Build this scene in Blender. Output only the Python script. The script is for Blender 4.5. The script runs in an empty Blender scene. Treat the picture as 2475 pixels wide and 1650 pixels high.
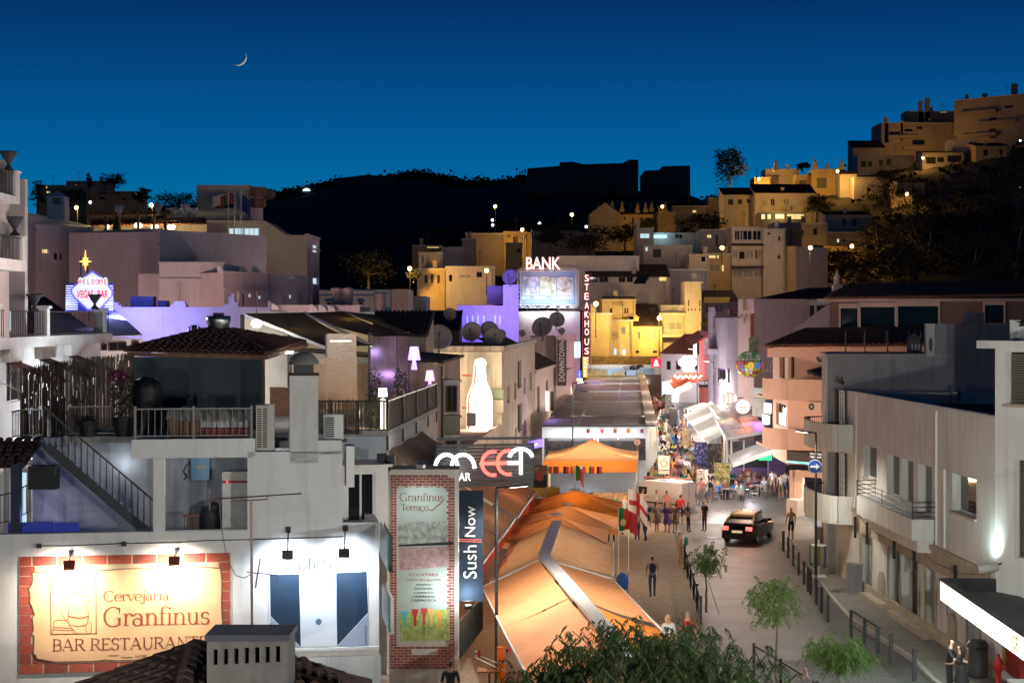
import bpy,math,random
from mathutils import Vector,Matrix
random.seed(7)
PI=math.pi
V=Vector
S=bpy.context.scene
COL=S.collection
CX,HY,FP,EYE=1237.5,775.0,3960.0,11.5
cd=bpy.data.cameras.new('camera');cam=bpy.data.objects.new('camera',cd);COL.objects.link(cam)
cam.location=(0,0,EYE);cam.rotation_euler=(math.radians(90),0,0)
cd.sensor_width=36;cd.lens=57.6;cd.shift_y=-50/2475
cd.clip_start=0.5;cd.clip_end=9000
S.camera=cam
W=bpy.data.worlds.new('World');S.world=W;W.use_nodes= True
nt=W.node_tree;N=nt.nodes;L=nt.links;N.clear()
wout=N.new('ShaderNodeOutputWorld');bg=N.new('ShaderNodeBackground');L.new(bg.outputs[0],wout.inputs[0])
sky=N.new('ShaderNodeTexSky');sky.sky_type='NISHITA';sky.sun_disc= False
sky.sun_elevation=math.radians(-3.0);sky.sun_rotation=math.radians(18);sky.air_density=1.0;sky.dust_density=0.0;sky.ozone_density=6.0
tc=N.new('ShaderNodeTexCoord');sx=N.new('ShaderNodeSeparateXYZ');L.new(tc.outputs['Generated'],sx.inputs[0])
ramp=N.new('ShaderNodeValToRGB');L.new(sx.outputs['Z'],ramp.inputs[0])
els=ramp.color_ramp.elements
stops=[(0.0,(0.000,0.165,0.340)),(0.06,(0.000,0.165,0.365)),(0.10,(0.000,0.115,0.330)),(0.15,(0.000,0.060,0.215)),(0.20,(0.000,0.025,0.118)),(0.45,(0.001,0.010,0.045)),(1.0,(0.001,0.006,0.028))]
els[0].position,els[0].color=stops[0][0],(*stops[0][1],1)
els[1].position,els[1].color=stops[-1][0],(*stops[-1][1],1)
for p,c in stops[1:-1]:
 e=els.new(p);e.color=(*c,1)
dot=N.new('ShaderNodeVectorMath');dot.operation='DOT_PRODUCT';L.new(tc.outputs['Generated'],dot.inputs[0]);dot.inputs[1].default_value=(0.31,0.95,0)
mr=N.new('ShaderNodeMapRange');L.new(dot.outputs['Value'],mr.inputs[0])
mr.inputs[1].default_value=-1;mr.inputs[2].default_value=0.9;mr.inputs[3].default_value=0.25;mr.inputs[4].default_value=1.0
mul=N.new('ShaderNodeMix');mul.data_type='RGBA';mul.blend_type='MULTIPLY';mul.inputs[0].default_value=1
L.new(ramp.outputs[0],mul.inputs[6]);L.new(mr.outputs[0],mul.inputs[7])
sm=N.new('ShaderNodeMix');sm.data_type='RGBA';sm.blend_type='ADD';sm.inputs[0].default_value=0.02
L.new(mul.outputs[2],sm.inputs[6]);L.new(sky.outputs[0],sm.inputs[7]);L.new(sm.outputs[2],bg.inputs[0])
bg.inputs[1].default_value=1.0
sd=bpy.data.lights.new('sun','SUN');sd.energy=5;sd.angle=math.radians(0.5);sd.color=(1,.96,.9)
sun=bpy.data.objects.new('sun',sd);COL.objects.link(sun)
SUN_DIR=V((0.294,0.905,-0.309)).normalized()
sun.rotation_euler=SUN_DIR.to_track_quat('Z','Y').to_euler()
S.view_settings.view_transform='Standard';S.view_settings.look='None'
S.view_settings.exposure=0;S.view_settings.gamma=1;S.view_settings.use_curve_mapping= False
S.render.engine='CYCLES'
cy=S.cycles
cy.use_denoising= True
try:cy.denoiser='OPENIMAGEDENOISE'
except Exception: pass
cy.max_bounces=5;cy.diffuse_bounces=3;cy.glossy_bounces=2;cy.transmission_bounces=3;cy.transparent_max_bounces=8
cy.sample_clamp_indirect=4;cy.caustics_reflective= False;cy.caustics_refractive= False
cy.use_light_tree= True
def X(px,d): return (px-CX)*d/FP
def Zp(py,d): return EYE-(py-HY)*d/FP
def P(px,py,d): return V((X(px,d),d,Zp(py,d)))
def GD(py,z=0.0): return (EYE-z)*FP/(py-HY)
class MB:
 def __init__(s):s.v=[];s.f=[];s.mi=[];s.m=0
 def add(s,vs,fs):
  n=len(s.v);s.v += [tuple(p) for p in vs];s.f += [tuple(i+n for i in f) for f in fs];s.mi += [s.m]*len(fs); return s
 def box(s,x0,x1,y0,y1,z0,z1):
  return s.add([(x0,y0,z0),(x1,y0,z0),(x1,y1,z0),(x0,y1,z0),(x0,y0,z1),(x1,y0,z1),(x1,y1,z1),(x0,y1,z1)],
     [(3,2,1,0),(4,5,6,7),(0,1,5,4),(1,2,6,5),(2,3,7,6),(3,0,4,7)])
 def obox(s,c,a,b,e):
  c,a,b,e=V(c),V(a),V(b),V(e)
  return s.add([c-a-b-e,c+a-b-e,c+a+b-e,c-a+b-e,c-a-b+e,c+a-b+e,c+a+b+e,c-a+b+e],
     [(3,2,1,0),(4,5,6,7),(0,1,5,4),(1,2,6,5),(2,3,7,6),(3,0,4,7)])
 def bar(s,p,q,w,h=None,up=(0,0,1)):
  p,q=V(p),V(q);d=q-p
  if d.length<1e-6: return s
  dn=d.normalized();u=V(up)
  if abs(dn.dot(u))>.98:u=V((1,0,0))
  a=dn.cross(u).normalized();b=a.cross(dn).normalized()
  return s.obox((p+q)/2,d/2,a*(w/2),b*((h or w)/2))
 def tube(s,p,q,r,r2=None,n=6):
  p,q=V(p),V(q);r2=r if r2 is None else r2;d=(q-p)
  if d.length<1e-6: return s
  dn=d.normalized();u=V((0,0,1)) if abs(dn.z)<.95 else V((1,0,0))
  a=dn.cross(u).normalized();b=dn.cross(a)
  vs=[]
  for i in range(n):
   t=2*PI*i/n;o=a*math.cos(t)+b*math.sin(t)
   vs += [p+o*r,q+o*r2]
  fs=[(2*i,2*((i+1)%n),2*((i+1)%n)+1,2*i+1) for i in range(n)]
  fs += [tuple(2*i for i in reversed(range(n))),tuple(2*i+1 for i in range(n))]
  return s.add(vs,fs)
 def path(s,pts,r,n=5):
  for a,b in zip(pts,pts[1:]):s.tube(a,b,r, None,n)
  return s
 def prism(s,poly,vec):
  n=len(poly);vec=V(vec);p=[V(q) for q in poly]
  return s.add(p+[q+vec for q in p],[tuple(range(n))[::-1],tuple(range(n,2*n))]+[(i,(i+1)%n,n+(i+1)%n,n+i) for i in range(n)])
 def lathe(s,prof,c=(0,0,0),n=12,sq=(1,1)):
  c=V(c);m=len(prof);vs=[]
  for i in range(n):
   t=2*PI*i/n
   vs += [c+V((r*math.cos(t)*sq[0],r*math.sin(t)*sq[1],z)) for r,z in prof]
  fs=[]
  for i in range(n):
   j=(i+1)%n
   fs += [(i*m+k,j*m+k,j*m+k+1,i*m+k+1) for k in range(m-1)]
  fs += [tuple(i*m for i in reversed(range(n))),tuple(i*m+m-1 for i in range(n))]
  return s.add(vs,fs)
 def sphere(s,c,r,n=12,m=8,sc=(1,1,1)):
  prof=[(max(1e-3,r*math.sin(PI*k/m)),-r*math.cos(PI*k/m)) for k in range(m+1)]
  b=len(s.v);s.lathe(prof,(0,0,0),n)
  for i in range(b,len(s.v)):
   x,y,z=s.v[i];s.v[i]=(c[0]+x*sc[0],c[1]+y*sc[1],c[2]+z*sc[2])
  return s
 def quad(s,*p): return s.add(p,[tuple(range(len(p)))])
 def grid(s,fn,nu,nv,flip=False):
  vs=[fn(i/nu,j/nv) for j in range(nv+1) for i in range(nu+1)]
  w=nu+1
  fs=[(j*w+i,j*w+i+1,(j+1)*w+i+1,(j+1)*w+i) for j in range(nv) for i in range(nu)]
  if flip:fs=[f[::-1] for f in fs]
  return s.add(vs,fs)
 def mesh(s,name,off=V((0,0,0)),smooth=False):
  me=bpy.data.meshes.new(name)
  me.from_pydata([(x-off.x,y-off.y,z-off.z) for x,y,z in s.v],[],s.f)
  if any(s.mi):me.polygons.foreach_set('material_index',s.mi)
  if smooth:me.polygons.foreach_set('use_smooth',[True]*len(me.polygons))
  me.update(); return me
ORG={}
ORD=('first','second','third','fourth','fifth','sixth','seventh','eighth','ninth','tenth','eleventh','twelfth')
def thing(name,label,cat,loc,group=None,kind=None):
 o=bpy.data.objects.new(name, None);COL.objects.link(o);o.location=loc;o.empty_display_size=.2
 o['label']=label;o['category']=cat;o['kind']='thing'
 if group:o['group']=group
 if kind:o['kind']=kind
 ORG[o.name]=V(loc); return o
def obj(name,mb,mat,parent=None,smooth=False,kind=None,label=None):
 """one mesh object; mb in world metres"""
 off=ORG[parent.name] if parent else V((0,0,0))
 if not parent:
  xs=[p[0] for p in mb.v];ys=[p[1] for p in mb.v];zs=[p[2] for p in mb.v]
  off=V(((min(xs)+max(xs))/2,(min(ys)+max(ys))/2,min(zs)))
 me=mb.mesh(name,off,smooth)
 for m in (mat if isinstance(mat,(list,tuple)) else [mat]):me.materials.append(m)
 o=bpy.data.objects.new(name,me);COL.objects.link(o)
 if parent:o.parent=parent
 else:o.location=off
 ORG[o.name]=off
 if kind:o['kind']=kind
 if label:o['label']=label
 return o
def stf(name,mb,mat,parent=None,smooth=False): return obj(name,mb,mat,parent,smooth,'stuff')
def one(name,label,cat,mb,mat,group=None,smooth=False):
 o=obj(name,mb,mat, None,smooth);o['label']=label;o['category']=cat;o['kind']='thing';o['kind']='thing'
 if group:o['group']=group
 return o
def copy_to(parent,src,mat4=None):
 c=src.copy();COL.objects.link(c);c.parent=parent
 if mat4 is not None:c.matrix_local=mat4
 ORG[c.name]=ORG.get(src.name,V((0,0,0))); return c
def inst(name,me,parent,loc,rot3=None,scale=None):
 """a piece that shares mesh data; loc in world metres"""
 o=bpy.data.objects.new(name,me);COL.objects.link(o);o.parent=parent
 m=Matrix.Translation(V(loc)-(ORG[parent.name] if parent else V((0,0,0))))
 if rot3 is not None:m=m @ rot3.to_4x4()
 if scale is not None:m=m @ Matrix.Diagonal((*scale,1))
 o.matrix_local=m; return o
def basis(a,b,c): return Matrix((a,b,c)).transposed()
class Fr:
 """vertical facade plane: u along it (left to right as seen), v back into the building, w up"""
 def __init__(s,ax,ay,bx,by):
  s.a=V((ax,ay,0));d=V((bx-ax,by-ay,0));s.U=d.length;s.u=d.normalized();s.v=V((-s.u.y,s.u.x,0))
 def p(s,u,v,w): return s.a+s.u*u+s.v*v+V((0,0,w))
 def hit(s,px,py,v=0.0):
  dr=V(((px-CX)/FP,1,-(py-HY)/FP));o=V((0,0,EYE));q=s.a+s.v*v
  t=(q-o).dot(s.v)/dr.dot(s.v);h=o+dr*t
  return (h-q).dot(s.u),h.z
 def box(s,mb,u0,u1,v0,v1,w0,w1):
  return mb.add([s.p(u0,v0,w0),s.p(u1,v0,w0),s.p(u1,v1,w0),s.p(u0,v1,w0),s.p(u0,v0,w1),s.p(u1,v0,w1),s.p(u1,v1,w1),s.p(u0,v1,w1)],
     [(3,2,1,0),(4,5,6,7),(0,1,5,4),(1,2,6,5),(2,3,7,6),(3,0,4,7)])
 def rect(s,pxl,pxr,pyt,pyb,v=0.0):
  u0,w1=s.hit(pxl,pyt,v);_,w0=s.hit(pxl,pyb,v);u1,_=s.hit(pxr,pyt,v)
  return u0,u1,w0,w1
 def poly(s,pts,v=0.0): return [s.p(*(lambda h:(h[0],v,h[1]))(s.hit(x,y,v))) for x,y in pts]
def Fpx(p0,d0,p1,d1): return Fr(X(p0,d0),d0,X(p1,d1),d1)
def wall_grid(mb,fr,u0,u1,w0,w1,holes,rec=.2,v=0.0):
 us=sorted({u0,u1,*[min(max(h[i],u0),u1) for h in holes for i in (0,1)]})
 ws=sorted({w0,w1,*[min(max(h[i],w0),w1) for h in holes for i in (2,3)]})
 for a,b in zip(us,us[1:]):
  for c,d in zip(ws,ws[1:]):
   if b-a<1e-5 or d-c<1e-5: continue
   mu,mw=(a+b)/2,(c+d)/2
   if any(h[0]<mu<h[1] and h[2]<mw<h[3] for h in holes): continue
   mb.quad(fr.p(a,v,c),fr.p(b,v,c),fr.p(b,v,d),fr.p(a,v,d))
 for h in holes:
  a,b,c,d=h[:4];r=v+rec
  mb.quad(fr.p(a,v,c),fr.p(a,v,d),fr.p(a,r,d),fr.p(a,r,c))
  mb.quad(fr.p(b,v,d),fr.p(b,v,c),fr.p(b,r,c),fr.p(b,r,d))
  mb.quad(fr.p(a,v,d),fr.p(b,v,d),fr.p(b,r,d),fr.p(a,r,d))
  mb.quad(fr.p(b,v,c),fr.p(a,v,c),fr.p(a,r,c),fr.p(b,r,c))
MATS={}
def mat(name,col=(.8,.8,.8),rough=.85,metal=0.0,noise=.0,scale=2.0,bump=0.0,emit=0.0,ecol=None,streak=0.0,trans=0.0,spec=None):
 if name in MATS: return MATS[name]
 m=bpy.data.materials.new(name);m.use_nodes= True;MATS[name]=m
 n=m.node_tree.nodes;l=m.node_tree.links;b=n['Principled BSDF']
 b.inputs['Base Color'].default_value=(*col,1);b.inputs['Roughness'].default_value=rough;b.inputs['Metallic'].default_value=metal
 if spec is not None:b.inputs['Specular IOR Level'].default_value=spec
 if emit:
  b.inputs['Emission Color'].default_value=(*(ecol or col),1);b.inputs['Emission Strength'].default_value=emit
 t= None
 if noise or streak or bump:
  t=n.new('ShaderNodeTexCoord')
 colout= None
 if noise:
  nz=n.new('ShaderNodeTexNoise');nz.inputs['Scale'].default_value=scale;nz.inputs['Detail'].default_value=6;nz.inputs['Roughness'].default_value=.65
  l.new(t.outputs['Object'],nz.inputs['Vector'])
  r=n.new('ShaderNodeMapRange');r.inputs[1].default_value=.3;r.inputs[2].default_value=.7;r.inputs[3].default_value=1-noise;r.inputs[4].default_value=1+noise*.6
  l.new(nz.outputs['Fac'],r.inputs[0])
  mx=n.new('ShaderNodeMix');mx.data_type='RGBA';mx.blend_type='MULTIPLY';mx.inputs[0].default_value=1;mx.inputs[6].default_value=(*col,1)
  l.new(r.outputs[0],mx.inputs[7]);colout=mx.outputs[2]
 if streak:
  mp=n.new('ShaderNodeMapping');mp.inputs['Scale'].default_value=(2.2,2.2,.22);l.new(t.outputs['Object'],mp.inputs[0])
  nz=n.new('ShaderNodeTexNoise');nz.inputs['Scale'].default_value=1.6;nz.inputs['Detail'].default_value=7;l.new(mp.outputs[0],nz.inputs['Vector'])
  r=n.new('ShaderNodeMapRange');r.inputs[1].default_value=.5;r.inputs[2].default_value=.75;r.inputs[3].default_value=1;r.inputs[4].default_value=1-streak
  l.new(nz.outputs['Fac'],r.inputs[0])
  mx=n.new('ShaderNodeMix');mx.data_type='RGBA';mx.blend_type='MULTIPLY';mx.inputs[0].default_value=1
  if colout is not None:l.new(colout,mx.inputs[6])
  else:mx.inputs[6].default_value=(*col,1)
  l.new(r.outputs[0],mx.inputs[7]);colout=mx.outputs[2]
 if colout is not None:
  l.new(colout,b.inputs['Base Color'])
  if emit and ecol is None:l.new(colout,b.inputs['Emission Color'])
 if bump:
  nz=n.new('ShaderNodeTexNoise');nz.inputs['Scale'].default_value=max(8,scale*6);nz.inputs['Detail'].default_value=4;l.new(t.outputs['Object'],nz.inputs['Vector'])
  bp=n.new('ShaderNodeBump');bp.inputs['Strength'].default_value=bump;bp.inputs['Distance'].default_value=.03;l.new(nz.outputs['Fac'],bp.inputs['Height']);l.new(bp.outputs[0],b.inputs['Normal'])
 if trans:
  tr=n.new('ShaderNodeBsdfTranslucent');tr.inputs[0].default_value=(*col,1)
  if colout is not None:l.new(colout,tr.inputs[0])
  ms=n.new('ShaderNodeMixShader');ms.inputs[0].default_value=trans
  l.new(b.outputs[0],ms.inputs[1]);l.new(tr.outputs[0],ms.inputs[2]);l.new(ms.outputs[0],n['Material Output'].inputs[0])
 return m
def glow(name,col,e):
 """a surface that gives off light: neon tube, lamp, lit sign, lit window"""
 return mat(name,tuple(min(.8,c) for c in col),.5,emit=e,ecol=col)
def plaster(name,col,streak=.25,noise=.12): return mat(name,col,.9,noise=noise,scale=.6,bump=.25,streak=streak)
WHITE=plaster('white_plaster',(.74,.72,.70),.18,.08)
WHITE2=plaster('weathered_white_plaster',(.62,.60,.57),.32,.14)
CREAM=plaster('cream_plaster',(.66,.55,.42),.3,.12)
PINKW=plaster('pink_plaster',(.70,.52,.44),.15,.08)
OCHRE=plaster('ochre_plaster',(.62,.46,.24),.25,.12)
GREYW=plaster('grey_plaster',(.36,.36,.37),.25,.12)
DARKP=plaster('dark_weathered_plaster',(.24,.20,.17),.35,.2)
CONC=mat('concrete',(.42,.40,.37),.9,noise=.2,scale=1.2,bump=.3,streak=.2)
TILE=mat('clay_tile',(.24,.095,.058),.8,noise=.45,scale=2.2,bump=.3)
TILED=mat('dark_clay_tile',(.06,.034,.025),.85,noise=.5,scale=2.0,bump=.3)
METAL=mat('dark_metal',(.035,.037,.04),.45,.6)
STEEL=mat('stainless_steel',(.55,.54,.5),.32,1,noise=.25,scale=3)
WMET=mat('white_metal',(.75,.75,.74),.4)
GLASSD=mat('dark_window_glass',(.012,.013,.016),.06,spec=.7)
FRAMEW=mat('white_window_frame',(.7,.69,.66),.5)
FRAMED=mat('brown_window_frame',(.09,.05,.035),.5)
SHUT=mat('shutter_grey',(.34,.33,.32),.6,noise=.1)
WOOD=mat('brown_wood',(.20,.10,.055),.65,noise=.35,scale=4,bump=.2)
BLACKP=mat('black_paint',(.012,.012,.014),.45)
LITW=glow('lit_window_warm',(1.0,.80,.42),1.1)
LITC=glow('lit_window_cool',(.62,.86,1.0),.8)
LITY=glow('lit_window_yellow',(1.0,.72,.30),.9)
def light(kind,loc,energy,col,parent=None,target=None,radius=.12,angle=120,blend=.6,size=None):
 d=bpy.data.lights.new('lamp_or_fill_light',kind);d.energy=energy;d.color=col
 if kind == 'AREA':
  d.shape='RECTANGLE';d.size,d.size_y=size
 else:d.shadow_soft_size=radius
 if kind == 'SPOT':d.spot_size=math.radians(angle);d.spot_blend=blend
 o=bpy.data.objects.new('lamp_or_fill_light',d);COL.objects.link(o)
 loc=V(loc)
 q=(V(target)-loc).to_track_quat('-Z','Y') if target is not None else None
 if parent:o.parent=parent;o.location=loc-ORG[parent.name]
 else:o.location=loc
 if q:o.rotation_euler=q.to_euler()
 return o
def text_mesh(body,size=1.0,ext=0.0,bold=0.0):
 c=bpy.data.curves.new('text','FONT');c.body=body;c.size=size;c.align_x='CENTER';c.align_y='CENTER';c.extrude=ext;c.offset=bold;c.resolution_u=3
 o=bpy.data.objects.new('text',c);COL.objects.link(o)
 dg=bpy.context.evaluated_depsgraph_get()
 me=bpy.data.meshes.new_from_object(o.evaluated_get(dg));bpy.data.objects.remove(o);me.name='lettering'
 return me
def letters(body,fr,u,w,v,width=None,height=None,m=None,parent=None,name='lettering',ext=.01,bold=0.0,rot=0.0,uw=None):
 """printed or raised lettering on a facade frame, centred on (u, w) at depth v, fitted to width x height"""
 me=text_mesh(body,1,0,bold)
 xs=[q.co.x for q in me.vertices];ys=[q.co.y for q in me.vertices]
 if not xs: return None
 cx,cy_=(min(xs)+max(xs))/2,(min(ys)+max(ys))/2;w0,h0=max(xs)-min(xs),max(ys)-min(ys)
 sxx=(width or height/h0*w0)/w0;syy=(height or sxx*h0)/h0
 ca,sa=math.cos(rot),math.sin(rot)
 off=ORG[parent.name]
 mb=MB()
 vs=[]
 for q in me.vertices:
  a,b=(q.co.x-cx)*sxx,(q.co.y-cy_)*syy
  vs.append(fr.p(u+a*ca-b*sa,v,w+a*sa+b*ca))
 n=len(vs)
 mb.v=[tuple(q) for q in vs]+[tuple(q-fr.v*ext) for q in vs]
 fs=[tuple(p.vertices) for p in me.polygons]
 from collections import Counter
 ec=Counter()
 for f in fs:
  for a,b in zip(f,f[1:]+f[:1]):ec[(a,b)] += 1
 side=[(a,b,b+n,a+n) for (a,b) in ec if (b,a) not in ec]
 mb.f=[f[::-1] for f in fs]+[tuple(i+n for i in f) for f in fs]+[s_[::-1] for s_ in side];mb.mi=[0]*len(mb.f)
 bpy.data.meshes.remove(me)
 return obj(name,mb,m,parent)
def islands(mb):
 par=list(range(len(mb.v)))
 def find(i):
  while par[i] != i:par[i]=par[par[i]];i=par[i]
  return i
 for f in mb.f:
  r=find(f[0])
  for i in f[1:]:par[find(i)]=r
 g={}
 for f,k in zip(mb.f,mb.mi):g.setdefault(find(f[0]),[]).append(f)
 out=[]
 for fs in g.values():
  ix=sorted({i for f in fs for i in f});mp={i:k for k,i in enumerate(ix)}
  b=MB();b.v=[mb.v[i] for i in ix];b.f=[tuple(mp[i] for i in f) for f in fs];b.mi=[0]*len(fs);out.append(b)
 return out
def raised(body,fr,u,w,v,width=None,height=None,m=None,parent=None,ext=.06,bold=0.0,rot=0.0,name='letter'):
 """raised lettering, every letter a part of its own"""
 o=letters(body,fr,u,w,v,width,height,m,parent,'tmp',ext,bold,rot)
 if o is None: return
 off=ORG[o.name];mb=MB();me=o.data
 mb.v=[tuple(q.co+off) for q in me.vertices];mb.f=[tuple(p.vertices) for p in me.polygons];mb.mi=[0]*len(mb.f)
 bpy.data.objects.remove(o);bpy.data.meshes.remove(me)
 isl=islands(mb);du=fr.u if abs(math.sin(rot))<.5 else V((0,0,1))
 ext_=[(min(V(q).dot(du) for q in b.v),max(V(q).dot(du) for q in b.v),b) for b in isl]
 ext_.sort(key=lambda t:t[0]);grp=[]
 for a,b,k in ext_:
  if grp and a<grp[-1][1]-.35*(b-a):
   grp[-1][2].append(k);grp[-1][1]=max(grp[-1][1],b)
  else:grp.append([a,b,[k]])
 for a,b,ks in grp:
  q=MB()
  for k in ks:q.add(k.v,k.f)
  obj(name,q,m,parent)
PANE={'d':(GLASSD,FRAMEW),'b':(GLASSD,FRAMED),'k':(BLACKP, None),'w':(LITW,FRAMEW),'c':(LITC,FRAMEW),'y':(LITY,FRAMEW),'s':(SHUT,FRAMEW),'p':(WOOD,FRAMED)}
def window(t,fr,r,kind,rec=.18,v=0.0,mull=None,fw=.06):
 u0,u1,w0,w1=r;pm,fm=PANE[kind]
 nm={'k':'door','p':'door','s':'shutter'}.get(kind,'window')
 mb=MB()
 if kind == 's':
  n=max(3,int((w1-w0)/.14));h=(w1-w0)/n
  for i in range(n):fr.box(mb,u0,u1,v+rec-.05+(i%2)*.02,v+rec,w0+i*h,w0+(i+1)*h-.01)
 else:fr.box(mb,u0,u1,v+rec-.02,v+rec+.02,w0,w1)
 o=obj(nm,mb,pm,t,kind='stuff' if kind == 's' else None)
 if fm:
  mb=MB();a,b=v+rec-.07,v+rec-.021
  fw=min(fw,(u1-u0)*.12,(w1-w0)*.12)
  fr.box(mb,u0,u0+fw,a,b,w0,w1);fr.box(mb,u1-fw,u1,a,b,w0,w1)
  fr.box(mb,u0+fw,u1-fw,a,b,w0,w0+fw);fr.box(mb,u0+fw,u1-fw,a,b,w1-fw,w1)
  k=mull if mull is not None else (1 if (u1-u0)>.8 else 0)
  for i in range(k):
   c=u0+(u1-u0)*(i+1)/(k+1);fr.box(mb,c-fw/2,c+fw/2,a,b,w0+fw,w1-fw)
  f=obj('frame',mb,fm,o if kind != 's' else t)
 return o
def tile_mesh(name,pitch,row,m):
 """one barrel tile: half round, tapering, lower end towards -y"""
 mb=MB();n=5;r0,r1=pitch*.46,pitch*.38
 vs=[]
 for k in range(n+1):
  t=PI*k/n;c,s_=math.cos(t),math.sin(t)
  vs += [(r0*c,-row*.56,r0*s_*.8+.012),(r1*c,row*.56,r1*s_*.8)]
 vs += [(r0*.72*math.cos(PI*k/n),-row*.56,r0*.72*math.sin(PI*k/n)*.7+.005) for k in range(n+1)]
 mb.add(vs,[(2*k,2*k+1,2*k+3,2*k+2)[::-1] for k in range(n)]+[(2*k,2*k+2,2*(n+1)+k+1,2*(n+1)+k) for k in range(n)])
 me=mb.mesh(name);me.materials.append(m); return me
def tile_slope(parent,el,er,rr,rl,pitch=.24,row=.36,m=None,single=False,under=None,lim=300,deck=True):
 """a tiled slope between eave (el-er) and ridge (rl-rr); single: every tile an object"""
 m=m or TILE
 el,er,rr,rl=V(el),V(er),V(rr),V(rl)
 eu=(er-el);L_=eu.length;eu.normalize()
 up=((rl+rr)/2-(el+er)/2);nrm=eu.cross(up).normalized();sl=nrm.cross(eu).normalized()
 hgt=(rl-el).dot(sl);rows=max(1,round(hgt/row));row=hgt/rows
 mb=MB();mb.prism([el,er,rr,rl] if (rr-rl).length>.02 else [el,er,rr],-nrm*.05)
 if deck:obj('roof_deck',mb,under or m,parent)
 R=basis(eu,sl,nrm);me= None;big=MB();cnt=0
 if single:me=tile_mesh('roof_tile',pitch,row,m)
 for j in range(rows):
  t=(j+.5)/rows;y=t*hgt
  a=(el+(rl-el)*t-el).dot(eu);b=(er+(rr-er)*t-el).dot(eu)
  n=int((b-a)/pitch+.2)
  if n<1: continue
  o=(b-a-n*pitch)/2
  for i in range(n):
   c=el+eu*(a+o+(i+.5)*pitch+random.uniform(-.01,.01))+sl*y+nrm*.01
   if single and cnt<lim:
    inst('roof_tile',me,parent,c,R @ Matrix.Rotation(random.uniform(-.03,.03),3,'Z'));cnt += 1
   else:
    r0,r1=pitch*.46,pitch*.38;vs=[]
    for k in range(4):
     q=PI*k/3;cc,ss=math.cos(q),math.sin(q)
     vs += [c+R @ V((r0*cc,-row*.55,r0*ss*.8+.012)),c+R @ V((r1*cc,row*.55,r1*ss*.8))]
    big.add(vs,[(2*k,2*k+1,2*k+3,2*k+2)[::-1] for k in range(3)]+[(0,2,4,6)])
 if big.v:stf('roof_tiles',big,m,parent)
def ridge_tiles(parent,a,b,m=None,r=.13,step=.4,single=True):
 a,b=V(a),V(b);n=max(1,int((b-a).length/step));me= None
 d=(b-a).normalized();s_=d.cross(V((0,0,1))).normalized();up=s_.cross(d)
 mb=MB();vs=[]
 for k in range(5):
  t=PI*k/4;vs += [(r*math.cos(t),-step*.55,r*math.sin(t)+.01),(r*.85*math.cos(t),step*.55,r*.85*math.sin(t))]
 mb.add(vs,[(2*k,2*k+1,2*k+3,2*k+2)[::-1] for k in range(4)]+[(0,2,4,6,8)])
 me=mb.mesh('ridge_tile');me.materials.append(m or TILE)
 for i in range(n):inst('ridge_tile',me,parent,a+(b-a)*((i+.5)/n),basis(s_,d,up))
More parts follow.
